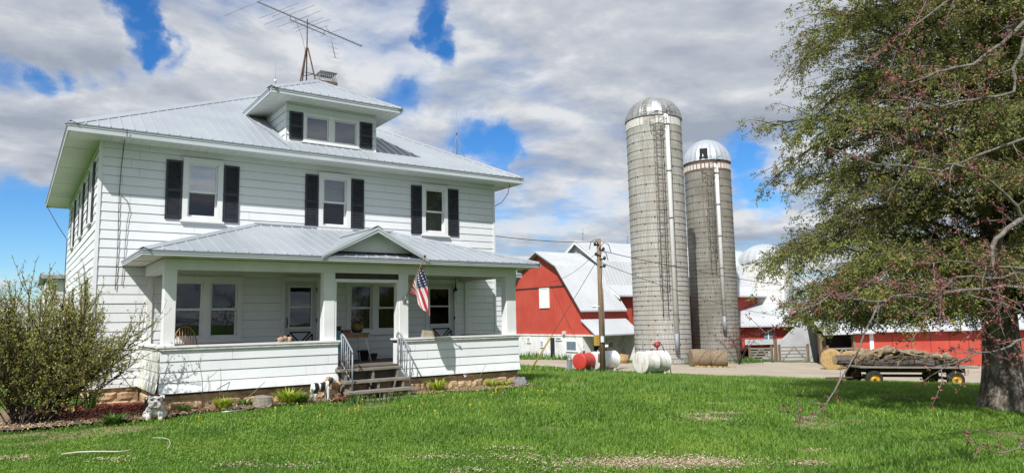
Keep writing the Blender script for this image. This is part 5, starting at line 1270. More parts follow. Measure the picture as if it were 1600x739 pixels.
gw = empty('guy_wire', (gx_,gy_,gz(gx_,gy_)), 'slanting guy wire of the utility pole with yellow guard', 'guy wire')
a = Vector((gx_,gy_,gz(gx_,gy_))); b = Vector((px_,py_,5.2)); m = MB(); m.tube([a, b], .016, 5); m.build('cable', M['wire'], gw)
m = MB(); m.tube([a+(b-a)*.0, a+(b-a)*.31], .045, 6); m.build('guard', M['yellow'], gw)
cable('power_line', [(px_,py_,6.1), (10.9,9.0,6.0)], .018, 'thin power line from the utility pole to the house', sag=.35, cat='power line')
cable('power_line', [(px_,py_,5.6), (40.2,34.8,5.0)], .014, 'thin power line from the utility pole to the front barn', sag=.4, cat='power line')
cable('power_line', [(px_,py_,5.6), (88,20,3.9)], .022, 'long power line running right past the silos from the pole', sag=1.2, cat='power line', n=24)
cable('power_line', [(px_,py_,4.9), (64,22,1.0)], .018, 'lower power line sagging across the silos from the pole', sag=.8, cat='power line', n=24)
# --- flat wagon with logs
wf, wr0, wr1 = 31.5, 15.15, 20.1
def WV(r, f, z):
    r = 14.74+(r-15.25)*.894; return V3(wf+f, r, zw(r)+z)
zw0, zw1 = -1.60, -1.72
def zw(r): return zw0+(zw1-zw0)*(r-wr0)/(wr1-wr0)
M['tyre'] = noisy('black_tyre_rubber', (.012,.012,.012), (.03,.028,.026), 5, .9, .3, 30); M['deereyellow'] = noisy('yellow_wheel_paint', (.46,.25,.02), (.56,.33,.03), 4, .5, .1, 20)
wg = empty('hay_wagon', WV(18.3,0,0), 'flat hay wagon with yellow wheels loaded with logs', 'wagon')
m = MB()
for i in range(10): m.hexa([WV(15.25,-1.1+.22*i,.84), WV(20.9,-1.1+.22*i,.84), WV(20.9,-.89+.22*i,.84), WV(15.25,-.89+.22*i,.84), WV(15.25,-1.1+.22*i,.90), WV(20.9,-1.1+.22*i,.90), WV(20.9,-.89+.22*i,.90), WV(15.25,-.89+.22*i,.90)])
m.build('deck', M['wood'], wg)
m = MB(); m.bar(WV(15.4,-.4,.72), WV(20.7,-.4,.72), .12, .2); m.bar(WV(15.4,.4,.72), WV(20.7,.4,.72), .12, .2)
for r_2 in np.arange(15.6, 20.8, .75): m.bar(WV(r_2,-1.0,.80), WV(r_2,1.0,.80), .08, .08)
m.build('bed_beam', M['brown'], wg)
m = MB()
for r_2 in (15.98, 19.88): m.bar(WV(r_2,-.85,.36), WV(r_2,.85,.36), .12, .12); m.bar(WV(r_2,-.4,.4), WV(r_2,-.4,.65), .1, .1); m.bar(WV(r_2,.4,.4), WV(r_2,.4,.65), .1, .1)
m.bar(WV(15.95,0,.45), WV(19.6,0,.45), .1, .12); m.build('axle', M['rust'], wg)
m = MB(); m.tube([WV(15.98,0,.36), WV(14.0,-.25,.34)], .05, 6); m.build('drawbar', M['rust'], wg)
for r_2 in (15.98, 19.88):
    for f_2 in (-.92, .92):
        c = Vector(WV(r_2, f_2, .365)); m = MB(); R0 = .365
        def tor(profile, mb, mt):
            V = []; Fc = []; n_ = 28
            for rr, h in profile:
                for j in range(n_):
                    a_ = 2*PI*j/n_; V.append(c+UR*(rr*math.cos(a_))+Vector((0,0,rr*math.sin(a_)))+UF*h)
            for i in range(len(profile)-1):
                for j in range(n_): Fc.append((i*n_+j, i*n_+(j+1)%n_, (i+1)*n_+(j+1)%n_, (i+1)*n_+j))
            mb.add(V, Fc, mt, True)
        tor([(.21,-.10),(.25,-.12),(.34,-.10),(.365,-.05),(.365,.05),(.34,.10),(.25,.12),(.21,.10)], m, 0); w_ = m.build('wheel', M['tyre'], wg)
        m = MB(); tor([(.0,-.05),(.06,-.06),(.07,-.03),(.15,-.02),(.20,-.07),(.22,-.09),(.225,-.11),(.225,.1),(.0,.09)], m, 0); m.build('rim', M['deereyellow'], w_)
        m = MB(); tor([(.0,-.10),(.04,-.10),(.05,-.05)], m, 0); m.build('hub', M['rust'], w_)
M['logend'] = noisy('cut_wood', (.40,.26,.12), (.58,.42,.23), 6, .9, .2, 30)
M['barklight'] = noisy('mossy_log_bark', (.13,.10,.065), (.31,.25,.165), 5, .95, .8, 18, .03, 7)
def logm(a, b, r, seed):
    m = MB(); a = Vector(a); b = Vector(b); n_ = 12; k = 7; d = (b-a).normalized(); s_ = d.cross(Vector((0,0,1))).normalized(); u_ = s_.cross(d); V = []; Fc = []
    for i in range(k):
        p = a+(b-a)*(i/(k-1))
        for j in range(n_):
            an_ = 2*PI*j/n_; q = r*(1+.35*mnoise.noise(Vector((math.cos(an_)*1.5, math.sin(an_)*1.5+i*.4, seed)))); V.append(p+s_*q*math.cos(an_)+u_*q*math.sin(an_))
    for i in range(k-1):
        for j in range(n_): Fc.append((i*n_+j, i*n_+(j+1)%n_, (i+1)*n_+(j+1)%n_, (i+1)*n_+j))
    m.add(V, Fc, 0, False); m.add(V[:n_], [tuple(range(n_-1,-1,-1))], 1); m.add(V[-n_:], [tuple(range(n_))], 1)
    return m
rl = random.Random(21); big = [((15.35,-.55,1.08),(17.2,-.75,1.06),.13), ((17.25,-.78,1.07),(19.0,-.70,1.04),.13), ((15.9,-.15,1.10),(18.3,-.1,1.10),.17), ((18.6,-.3,1.10),(20.4,-.45,1.06),.15), ((14.75,.3,1.1),(17.0,.4,1.12),.22), ((19.0,.25,1.08),(20.7,.2,1.08),.19), ((16.8,.5,1.08),(19.2,.55,1.08),.2)]
for i, (a, b, r_) in enumerate(big):
    tag(logm(WV(*a), WV(*b), r_, i).build('log', [M['bark'], M['logend']], None, WV(*a)), 'rough bark covered log lying along the wagon deck', 'log', 'long logs on the wagon')
m = MB(); rb = random.Random(8)
for k in range(230):
    r_2 = rb.uniform(15.5, 20.7); f_2 = rb.uniform(-.95, .7); a_ = rb.uniform(-1.3, 1.3); l_ = rb.uniform(.3, .8); z_ = 1.12+rb.uniform(0, .34)*max(.25, 1-abs(r_2-17.6)/2.6)
    m.tube([WV(r_2-l_*.5*math.cos(a_), f_2-l_*.5*math.sin(a_), z_-.06), WV(r_2, f_2, z_+rb.uniform(-.02,.08)), WV(r_2+l_*.5*math.cos(a_), f_2+l_*.5*math.sin(a_), z_+rb.uniform(-.12,.14))], [.022,.018,.008], 4)
tag(m.build('brush_pile', noisy('cut_brush_bark', (.05,.042,.03), (.20,.165,.10), 4, .95, .4, 20), None, WV(18,0,1.1)), 'ragged cut brush tangled among the logs on the wagon', None, None, 'stuff')
first = None
for k in range(80):
    r_2 = rl.uniform(15.7, 20.2); hgt = 1.24+.36*max(0, 1-abs(r_2-17.4)/2.2)*rl.random()+.05; f_2 = rl.uniform(-.7, .6); ln = rl.uniform(.4, .6); an_ = rl.uniform(-.9, .9)
    if first is None:
        m = MB(); V = []
        for t in (-.25, .25):
            for j in range(5):
                a_ = PI*j/4; V.append((t, .13*math.cos(a_), .12*math.sin(a_)))
        m.add(V, [(0,1,6,5),(1,2,7,6),(2,3,8,7),(3,4,9,8)], 0); m.add(V, [(4,0,5,9),(0,4,3,2,1),(5,6,7,8,9)], 1); first = m.build('firewood', [M['barklight'], M['logend']], None, (0,0,0)); o = first
        tag(o, 'split piece of firewood heaped over the logs on the wagon', 'firewood', 'split firewood on the wagon')
    else: o = first.copy(); col.objects.link(o)
    o.location = WV(r_2, f_2, hgt); o.rotation_euler = (rl.uniform(-.6,3.6), rl.uniform(-.35,.35), -YAW+an_); s = rl.uniform(.7,1.15); o.scale = (ln/.5, s, s)
# --- white outbuilding behind the lilac
gb = empty('white_garage', (4, 33, -1.3), 'low white building with grey roof edge behind the lilac bush', 'garage')
m = MB(); m.box(.15, 9, 30, 38, -2.5, 4.35); m.build('wall', M['trim'], gb)
m = MB(); m.hexa([(-.15,29.6,4.36),(9.4,29.6,4.36),(9.4,34,4.75),(-.15,34,4.75),(-.15,29.6,4.56),(9.4,29.6,4.56),(9.4,34,4.92),(-.15,34,4.92)]); m.hexa([(-.15,38.4,4.36),(9.4,38.4,4.36),(9.4,34,4.75),(-.15,34,4.75),(-.15,38.4,4.56),(9.4,38.4,4.56),(9.4,34,4.92),(-.15,34,4.92)]); m.build('roof', M['roof'], gb)
# ================================================================== GROUND
road_near = [(26,34),(27.6,27),(28.5,23.8),(28.3,20.6),(26.9,15.9),(28.2,13.7),(29.6,9.9),(30.2,7.0),(33.6,5.2),(35.2,2.8),(37.0,.2),(39.5,-2.6),(43.5,-6.0),(50,-12)]
road_far = [(33.5,34),(38.2,30.5),(39.6,28.4),(40.0,26.5),(40.5,25.0),(43.5,23.5),(50,25.5),(56.3,25.0),(62,23),(66,19.5),(70,14.2),(74,7.4),(78,2),(84,-6)]
road_poly = np.array(road_near+road_far[::-1])
def inpoly(x, y, poly):
    x = np.asarray(x); y = np.asarray(y); c = np.zeros(x.shape, bool); j = len(poly)-1
    for i in range(len(poly)):
        xi, yi = poly[i]; xj, yj = poly[j]
        c ^= ((yi > y) != (yj > y)) & (x < (xj-xi)*(y-yi)/(yj-yi+1e-12)+xi); j = i
    return c
def vnoise(x, y, s, seed=0, oct=3):
    """smooth value noise on arrays"""
    x = np.asarray(x)*s; y = np.asarray(y)*s; tot = 0; amp = 1; norm = 0
    for o in range(oct):
        xi = np.floor(x).astype(np.int64); yi = np.floor(y).astype(np.int64); fx = x-xi; fy = y-yi; fx = fx*fx*(3-2*fx); fy = fy*fy*(3-2*fy)
        def h(a, b):
            q = (a*374761393+b*668265263+(seed+o)*1442695041) & 0x7fffffff; q = ((q ^ (q >> 13))*1274126177) & 0x7fffffff; return ((q ^ (q >> 16)) & 0xffff)/65535.0
        v = (h(xi,yi)*(1-fx)+h(xi+1,yi)*fx)*(1-fy)+(h(xi,yi+1)*(1-fx)+h(xi+1,yi+1)*fx)*fy
        tot = tot+v*amp; norm += amp; amp *= .5; x = x*2; y = y*2
    return tot/norm
# bare and thatch patches in the lawn: x, y, long radius, short radius, turn, strength
SH = math.atan2(-SA, CA)
patches = [(4.45,-11.8,.95,.42,SH,1.0),(5.0,-12.2,.6,.3,SH,.9),(3.55,-10.6,.5,.15,SH,.3),(2.8,-10.0,.40,.13,SH,.45),(2.75,-11.0,.3,.12,SH,.3),(3.9,-10.15,.35,.10,SH,.4),(8.25,-9.75,.42,.30,SH,.95),(9.1,-9.35,.40,.20,SH,.95),(8.55,-9.3,.35,.2,SH,.6),(10.2,-8.35,.28,.13,SH,.9),
           (-1.3,-6.5,.4,.14,SH,.4),(.85,-8.9,.3,.14,SH,.35),(1.4,-9.5,.3,.14,SH,.25),(9.95,-10.48,.20,.12,SH,.7),(5.9,-13.0,.22,.15,SH,.9),(6.7,-12.55,.2,.12,SH,.8),(-.3,-7.5,.3,.12,SH,.4),(30.5,2.5,2.6,.6,SH,.6),(24,1.6,1.2,.5,SH,.5),(19.5,-3.0,1.0,.35,SH,.5),(31.5,-1.0,3.0,.5,SH,.6)]
def patchmask(x, y):
    x = np.asarray(x, float); y = np.asarray(y, float); out = np.zeros(x.shape)
    wob = (vnoise(x, y, 1.3, 5)-.5)*.7+(vnoise(x, y, 6, 9)-.5)*.9
    for px, py, a, b, t, s in patches:
        dx, dy_ = x-px, y-py; u = (dx*math.cos(t)+dy_*math.sin(t))/a; v = (-dx*math.sin(t)+dy_*math.cos(t))/b
        out = np.maximum(out, s*np.clip(1.45-np.sqrt(u*u+v*v)*1.35+wob, 0, 1))
    out = np.maximum(out, np.clip((vnoise(x, y, .45, 31)-.66)*6, 0, .55))
    return out
def bedmask(x, y):
    """planting bed along the foundation"""
    x = np.asarray(x, float); y = np.asarray(y, float); w = (vnoise(x, y, 1.6, 3)-.5)*.5
    a = (x > .2) & (x < 9.6) & (y > -3.12+w*.9-.22*np.clip((x-5.5)/2, 0, 1)*(x < 8.6)) & (y < 0)
    b = (x > -1.7) & (x < 1.4) & (y > -3.35+w*1.1) & (y < .1)
    return a | b
GX = np.concatenate([np.arange(-1500,-80,120), np.arange(-80,-20,6), np.arange(-20,-6,1.0), np.arange(-6,16,.20), np.arange(16,50,.6), np.arange(50,110,2.5), np.arange(110,200,15), np.arange(200,1600,140)])
GY = np.concatenate([np.arange(-1500,-80,120), np.arange(-80,-24,6), np.arange(-24,-17.6,.6), np.arange(-17.6,2,.16), np.arange(2,50,.6), np.arange(50,110,2.5), np.arange(110,200,15), np.arange(200,1600,140)])
gx2, gy2 = np.meshgrid(GX, GY); gzz = terrain(gx2, gy2)
near = np.exp(-(((gx2-8)/40)**2+((gy2-0)/40)**2))
gzz = gzz+near*((vnoise(gx2, gy2, .8, 2)-.5)*.05+(vnoise(gx2, gy2, 3.5, 8)-.5)*.025)
under = (gx2 > .1) & (gx2 < W-.1) & (gy2 > -2.4) & (gy2 < L-.1); gzz = np.where(under, gzz-.35, gzz)
nx_, ny_ = len(GX), len(GY); V = np.stack([gx2.ravel(), gy2.ravel(), gzz.ravel()], 1)
ii, jj = np.meshgrid(np.arange(nx_-1), np.arange(ny_-1)); b_ = (jj*nx_+ii).ravel(); Fq = np.stack([b_, b_+1, b_+nx_+1, b_+nx_], 1)
pm = patchmask(gx2, gy2).ravel(); pm = np.where((np.abs(gx2.ravel()) < 60) & (np.abs(gy2.ravel()) < 60), pm, 0)
def groundmat():
    n = N('lawn_soil_and_thatch'); v = n.coord('World'); at = n.new('ShaderNodeAttribute'); at.attribute_name = 'bare'
    f = n.noise(v, 1.1, 6, .65); g = n.ramp(f, [(.3,(.035,.085,.012)), (.65,(.065,.135,.020))])
    f2 = n.noise(v, 26, 5, .75); s = n.ramp(f2, [(.30,(.10,.070,.042)), (.48,(.26,.20,.125)), (.68,(.46,.385,.26))])
    k = n.ramp(n.math('ADD', at.outputs['Fac'], n.math('MULTIPLY', n.math('SUBTRACT', n.noise(v, 9, 4, .7), .5), .5)), [(.28,(0,0,0)), (.55,(1,1,1))])
    n.base(n.mix(k, g, s)); n.set(Roughness=1); n.bs.inputs['Specular IOR Level'].default_value = .1
    n.bump(n.noise(v, 45, 5, .8), .7, .03); return n.m
ground = soup('ground', V, Fq, groundmat(), None, (0,0,0), 4, True, {'bare': pm}); struct(ground)
# --- gravel drive
def gravelmat():
    n = N('pale_gravel'); v = n.coord('World'); f = n.noise(v, .25, 5, .6)
    c = n.ramp(f, [(.3,(.36,.30,.225)), (.7,(.50,.43,.335))]); vo = n.new('ShaderNodeTexVoronoi'); vo.inputs['Scale'].default_value = 11; n.link(v, vo.inputs['Vector'])
    c = n.mix(n.math('MULTIPLY', vo.outputs['Distance'], .5), c, (.20,.17,.13)); c = n.mix(n.ramp(n.noise(n.coord('World',(1,1,1),(0,0,.62)), .9, 4), [(.55,(0,0,0)),(.75,(.5,.5,.5))]), c, (.24,.20,.15))
    n.base(c); n.set(Roughness=1); n.bump(vo.outputs['Distance'], .6, .03); return n.m
rx = np.arange(24, 92, .5); ry = np.arange(-14, 36, .5); a2, b2 = np.meshgrid(rx, ry)
wob = (vnoise(a2, b2, .5, 4)-.5)*2.0; ins_ = inpoly(a2+wob, b2+wob*.6, road_poly)
nxr = len(rx); V = np.stack([a2.ravel(), b2.ravel(), (terrain(a2, b2)+.035+(vnoise(a2,b2,.7,6)-.5)*.03).ravel()], 1)
i2, j2 = np.meshgrid(np.arange(nxr-1), np.arange(len(ry)-1)); keep = ins_[:-1,:-1] & ins_[1:,:-1] & ins_[:-1,1:] & ins_[1:,1:]
b_ = (j2*nxr+i2)[keep]; Fq = np.stack([b_, b_+1, b_+nxr+1, b_+nxr], 1)
struct(soup('gravel_driveway', V, Fq, gravelmat(), None, (0,0,0), 4, True))
# --- planting bed soil and red mulch chips
def bedmat():
    n = N('bed_soil_and_dead_leaves'); v = n.coord('World'); n.base(n.ramp(n.noise(v, 22, 6, .75), [(.3,(.09,.055,.032)), (.5,(.24,.165,.10)), (.7,(.40,.31,.20))])); n.set(Roughness=1); n.bump(n.noise(v, 35, 5, .8), .9, .04); return n.m
rx = np.arange(-2, 9.9, .10); ry = np.arange(-4, .2, .10); a2, b2 = np.meshgrid(rx, ry); k_ = bedmask(a2, b2); nxr = len(rx)
V = np.stack([a2.ravel(), b2.ravel(), (terrain(a2, b2)+.045+(vnoise(a2,b2,4,6)-.5)*.06).ravel()], 1); i2, j2 = np.meshgrid(np.arange(nxr-1), np.arange(len(ry)-1)); keep = k_[:-1,:-1] & k_[1:,1:] & k_[1:,:-1] & k_[:-1,1:]
b_ = (j2*nxr+i2)[keep]; struct(soup('bed_ground', V, np.stack([b_, b_+1, b_+nxr+1, b_+nxr], 1), bedmat(), None, (0,0,0), 4, True))
def chips(name, n, fx, mat, ln, label, zl=.06):
    P = fx(n); k = len(P); an = rng.uniform(0, 2*PI, k); l = ln*rng.uniform(.5, 1.3, k); w = l*rng.uniform(.15, .4, k); tl = rng.uniform(-.5, .5, k)
    d = np.stack([np.cos(an), np.sin(an), tl], 1)*l[:,None]; s = np.stack([-np.sin(an), np.cos(an), rng.uniform(-.5,.5,k)], 1)*w[:,None]
    c = np.stack([P[:,0], P[:,1], terrain(P[:,0], P[:,1])+zl+rng.uniform(-.01,.035,k)], 1)
    V = np.stack([c-d-s, c+d-s*.6, c+d+s*.8, c-d+s], 1).reshape(-1,3)
    o = soup(name, V, np.arange(4*k).reshape(-1,4), mat, None, (float(P[0,0]), float(P[0,1]), -.08), 4); tag(o, label, None, None, 'stuff'); return o
def islmat(name, stops, rough=.95):
    n = N(name); n.base(n.ramp(n.island(), stops)); n.set(Roughness=rough); return n.m
def redarea(n):
    x = rng.uniform(-1.7, 1.6, n*4); y = rng.uniform(-3.3, .0, n*4); d = ((x-.15)/1.3)**2+((y+1.75)/1.35)**2; k = (d+(vnoise(x,y,2,12)-.5)*.8 < 1) & bedmask(x, y) & ~((x > .93) & (y > -2.6)); return np.stack([x[k], y[k]], 1)[:n]
chips('red_mulch', 9000, redarea, islmat('red_mulch_chips', [(0,(.10,.025,.016)), (.5,(.30,.065,.04)), (1,(.45,.15,.10))]), .035, 'red bark mulch spread under the lilac and house corner')
def redspot(n):
    x = rng.uniform(4.15, 4.75, n*3); y = rng.uniform(-3.5, -2.9, n*3); k = ((x-4.45)/.28)**2+((y+3.2)/.28)**2 < 1; x2 = rng.uniform(.9, 2.0, n); y2 = rng.uniform(-3.2,-2.8,n); return np.concatenate([np.stack([x[k],y[k]],1), np.stack([x2,y2],1)[:n//3]])
chips('red_mulch', 900, redspot, islmat('red_mulch_bits', [(0,(.10,.03,.02)), (1,(.36,.13,.09))]), .03, 'red mulch bits beside the steps and bulldog')
def leafarea(n):
    x = rng.uniform(-1.8, 9.7, n*3); y = rng.uniform(-3.9, -2.4, n*3); k = bedmask(x, y+rng.uniform(-.1,.30,n*3)) & ~((x > .93) & (x < 9.5) & (y > -2.6)); return np.stack([x[k], y[k]], 1)[:n]
chips('dead_leaves', 13000, leafarea, islmat('dry_dead_leaves', [(0,(.15,.09,.05)), (.5,(.35,.25,.15)), (1,(.55,.45,.31))]), .022, 'dry dead leaves and thatch in the planting bed')
def thatcharea(n):
    xs, ys = [], []
    for px, py, a, b, t, s in patches[:18]:
        k = int(n*a*b*s/2.0)+30; u = rng.normal(0,.62,k)*a; v = rng.normal(0,.62,k)*b; xs.append(px+u*math.cos(t)-v*math.sin(t)); ys.append(py+u*math.sin(t)+v*math.cos(t))
    return np.stack([np.concatenate(xs), np.concatenate(ys)], 1)
chips('dry_thatch', 26000, thatcharea, islmat('straw_coloured_thatch', [(0,(.22,.16,.09)), (.5,(.42,.34,.22)), (1,(.62,.54,.38))]), .013, 'dry straw coloured thatch in the bare lawn patches', .02)

# ================================================================== GRASS (one mass)
def grassmat():
    n = N('grass_blade'); n.t.nodes.remove(n.bs); v = n.coord('World'); isl = n.island()
    a = n.ramp(n.noise(v, .55, 5, .6), [(.28,(.075,.180,.020)), (.5,(.165,.315,.036)), (.72,(.29,.42,.060))])
    b = n.ramp(isl, [(0,(.060,.150,.020)), (.55,(.150,.290,.038)), (.88,(.26,.39,.075)), (.95,(.36,.31,.14)), (1,(.42,.36,.20))])
    c = n.mix(.42, a, b); sx_ = n.new('ShaderNodeSeparateXYZ'); n.link(v, sx_.inputs[0])
    band = n.math('SINE', n.math('MULTIPLY', n.math('ADD', n.math('MULTIPLY', sx_.outputs[0], .88), n.math('MULTIPLY', sx_.outputs[1], -.47)), 5.2)); c = n.mix(n.math('MULTIPLY_ADD', band, .09, .09), c, (.045,.115,.016))
    d = n.new('ShaderNodeBsdfPrincipled'); d.inputs['Roughness'].default_value = .42; d.inputs['Specular IOR Level'].default_value = .35; n.link(c, d.inputs['Base Color'])
    t = n.new('ShaderNodeBsdfTranslucent'); h = n.new('ShaderNodeHueSaturation'); h.inputs['Hue'].default_value = .487; h.inputs['Value'].default_value = 1.3; n.link(c, h.inputs['Color']); n.link(h.outputs[0], t.inputs[0])
    mx = n.new('ShaderNodeMixShader'); mx.inputs[0].default_value = .38; n.link(d.outputs[0], mx.inputs[1]); n.link(t.outputs[0], mx.inputs[2]); n.link(mx.outputs[0], n.out.inputs[0]); return n.m
def scatter(n, f0, f1, half=.78, pad=2.0):
    F = np.sqrt(rng.uniform(f0*f0, f1*f1, n)); R = rng.uniform(-1, 1, n)*(half*F+pad); return XY(F, R)
Vs, Fs = [], []; base_ = 0
for (f0, f1, n, h, w) in ((6.3, 11, 250000, .058, .0058), (11, 16.5, 215000, .070, .0080), (16.5, 25, 160000, .092, .013), (25, 40, 125000, .11, .022), (40, 68, 60000, .15, .05)):
    x, y = scatter(n, f0, f1); ok = np.ones(n, bool)
    ok &= ~((x > .0) & (x < W+.05) & (y > -.05) & (y < L)); ok &= ~((x > .9) & (x < 9.55) & (y > -2.62) & (y < 0)); ok &= ~((x > 4.35) & (x < 6.05) & (y > -3.75) & (y < -2.5))
    wob = (vnoise(x, y, .5, 4)-.5)*2.0; ok &= ~inpoly(x+wob, y+wob*.6, road_poly)
    ok &= ~(bedmask(x, y) & (rng.random(n) < .96)); pmk = patchmask(x, y); ok &= rng.random(n) > pmk*.985
    ok &= ~((x > 39) & (y > 28) & (y < 43)); ok &= ~(((x-c1[0])**2+(y-c1[1])**2 < 6.2) | ((x-c2[0])**2+(y-c2[1])**2 < 5.6))
    ok &= rng.random(n) < np.clip(.62+.9*(vnoise(x, y, 1.4, 17)-.3), .35, 1)
    x, y, pmk = x[ok], y[ok], pmk[ok]; k = len(x); F_, R_ = FR(x, y)
    tall = .55+.95*vnoise(x, y, .7, 21)+.35*vnoise(x, y, 3.0, 25); tall *= np.where(R_ < -2.5, .62, 1.0)*(1-.55*np.clip(pmk*1.6, 0, 1)); tall *= 1+.5*np.exp(-((x-11)/2)**2-((y+1)/2)**2)
    tall *= np.where((R_ < .5) & (F_ < 10), .75, 1)
    hh = h*tall*rng.uniform(.55, 1.35, k); ww = w*rng.uniform(.6, 1.3, k); an = rng.uniform(0, 2*PI, k); ln = hh*rng.uniform(.15, .95, k)
    clov = (R_ < .5) & (F_ < 13) & (vnoise(x, y, .9, 41) > .5) & (rng.random(k) < .45); ww = np.where(clov, ww*2.4, ww); hh = np.where(clov, hh*.55, hh)
    z = terrain(x, y)-.005; dx = np.cos(an)*ln; dy_ = np.sin(an)*ln; sa = an+PI/2+rng.uniform(-.6,.6,k); sx = np.cos(sa)*ww; sy = np.sin(sa)*ww
    if f0 < 16:
        V = np.stack([np.stack([x-sx,y-sy,z],1), np.stack([x+sx,y+sy,z],1), np.stack([x+dx*.38-sx*.8,y+dy_*.38-sy*.8,z+hh*.62],1), np.stack([x+dx*.38+sx*.8,y+dy_*.38+sy*.8,z+hh*.62],1), np.stack([x+dx,y+dy_,z+hh*.98],1)], 1).reshape(-1,3)
        q = np.arange(k)[:,None]*5+base_; T = np.concatenate([q+np.array([[0,1,3]]), q+np.array([[0,3,2]]), q+np.array([[2,3,4]])]); base_ += 5*k
    else:
        V = np.stack([np.stack([x-sx,y-sy,z],1), np.stack([x+sx,y+sy,z],1), np.stack([x+dx,y+dy_,z+hh],1)], 1).reshape(-1,3); T = np.arange(k)[:,None]*3+base_+np.array([[0,1,2]]); base_ += 3*k
    Vs.append(V); Fs.append(T)
grass = soup('grass', np.concatenate(Vs), np.concatenate(Fs), grassmat(), None, (0,0,0), 3); tag(grass, 'green lawn grass', None, None, 'stuff')
# ragged tufts at the foot of the steps, trunk and silo
def weeds(name, pts, n, h, label, mat='leafgreen', seed=1):
    r = np.random.default_rng(seed); Vv = []
    for (cx_, cy_, sx_, sy_) in pts:
        x = cx_+r.normal(0, sx_, n); y = cy_+r.normal(0, sy_, n); z = terrain(x, y); an = r.uniform(0, 2*PI, n); hh = h*r.uniform(.4, 1.2, n); ln = hh*r.uniform(.1,.7,n); w = .012*(h/.2)*r.uniform(.6,1.4,n); sa = an+PI/2
        Vv.append(np.stack([np.stack([x-np.cos(sa)*w,y-np.sin(sa)*w,z],1), np.stack([x+np.cos(sa)*w,y+np.sin(sa)*w,z],1), np.stack([x+np.cos(an)*ln,y+np.sin(an)*ln,z+hh],1)],1).reshape(-1,3))
    V = np.concatenate(Vv); tag(soup(name, V, np.arange(len(V)).reshape(-1,3), M[mat], None, (pts[0][0], pts[0][1], gz(*pts[0][:2])), 3), label, None, None, 'stuff')
weeds('step_weeds', [(5.2,-3.85,.5,.06),(4.5,-3.7,.12,.12)], 130, .22, 'grass weeds at the foot of the porch steps')
weeds('yard_weeds', [(x_, y_, 1.0, .4) for x_, y_ in [(39.6,32),(39.6,35),(39.5,37),(45.3,22.0),(53.5,23.2),(54.5,23.6),(56,24)]], 160, .55, 'grass weeds along the barn and silo bases', seed=4)

# ================================================================== WOODY PLANTS
def branch_path(p, d, ln, n, r, wander=.25, droop=0.0, up=0.0):
    pts = [np.array(p, float)]; d = np.array(d, float); d /= np.linalg.norm(d)
    for i in range(n):
        d = d+r.normal(0, wander, 3)*.5; d[2] += up-droop*(i/n); d /= np.linalg.norm(d); pts.append(pts[-1]+d*ln/n)
    return pts
def leaves_np(C, D, L_, Wd, r):
    """pointed four-sided leaves at C along D"""
    k = len(C); s = np.cross(D, r.normal(0, 1, (k,3))); s /= (np.linalg.norm(s, axis=1, keepdims=True)+1e-9)
    a = C; b = C+D*L_[:,None]; mcen = C+D*(L_*.45)[:,None]; w = s*Wd[:,None]; V = np.stack([a, mcen+w, b, mcen-w], 1).reshape(-1,3); return V
# --- lilac bush at the left
def lilac():
    r = np.random.default_rng(11); bxy = (-1.02, -2.75); bz = gz(*bxy); root = empty('lilac_bush', (*bxy, bz), 'big budding lilac bush in front of the left house corner', 'bush')
    m = MB(); LC, LD = [], []
    def leafrun(p, d, dens):
        for i in range(dens): LC.append(np.array(p)+r.normal(0, .012, 3)); dd = np.array(d)*.6+r.normal(0,.6,3); dd[2] += .25; LD.append(dd/np.linalg.norm(dd))
    tips = []
    for k in range(64):
        a = r.uniform(0, 2*PI); ou = abs(r.normal(0, .52)); 
        if k < 13: a = -YAW+r.normal(0,.22); ou = r.uniform(.65, 1.2)
        d = (math.cos(a)*ou, math.sin(a)*ou*.8, 1.0); p = (bxy[0]+.17*r.normal(), bxy[1]+.13*r.normal(), bz-.05); ln = r.uniform(1.45, 2.42)*(1.0 if ou < .7 else .95)
        pts = branch_path(p, d, ln, 9, r, .16, .05 if ou > .6 else 0, .02); r0 = r.uniform(.010, .021); m.tube(pts, np.linspace(r0, .006, len(pts)), 5)
        for i in range(2, 10):
            for q in range(3 if i > 3 else 1):
                base = pts[min(i, len(pts)-1)]; dd = np.array(pts[min(i,9)])-np.array(pts[i-1]); dd = dd/np.linalg.norm(dd)+r.normal(0, .55, 3); dd[2] += .25; l2 = r.uniform(.25, .7)
                p2 = branch_path(base, dd, l2, 4, r, .25, 0, .05); m.tube(p2, np.linspace(.007, .003, 5), 4, cap=False)
                for j in range(1, 5):
                    d2 = np.array(p2[j])-np.array(p2[j-1]); d2 /= np.linalg.norm(d2); leafrun(p2[j], d2, 6 if j < 4 else 8)
                    if j >= 2 and r.random() < .75:
                        d3 = d2+r.normal(0, .6, 3); d3[2] += .2; p3 = branch_path(p2[j], d3, r.uniform(.10,.25), 2, r, .2); m.tube(p3, [.004,.003,.002], 3, cap=False); leafrun(p3[1], d3/np.linalg.norm(d3), 2); leafrun(p3[2], d3/np.linalg.norm(d3), 3)
    m.build('stems', noisy('grey_brown_twig_bark', (.030,.022,.016), (.085,.065,.048), 14, .9, .2, 60), root)
    C = np.array(LC); D_ = np.array(LD); k = len(C); V = leaves_np(C, D_, r.uniform(.022,.052,k), r.uniform(.006,.013,k), r)
    soup('leaves', V, np.arange(4*k).reshape(-1,4), leafmat('budding_lilac_leaf', (.24,.25,.06), (.54,.53,.15), .45), root, nper=4)
lilac()
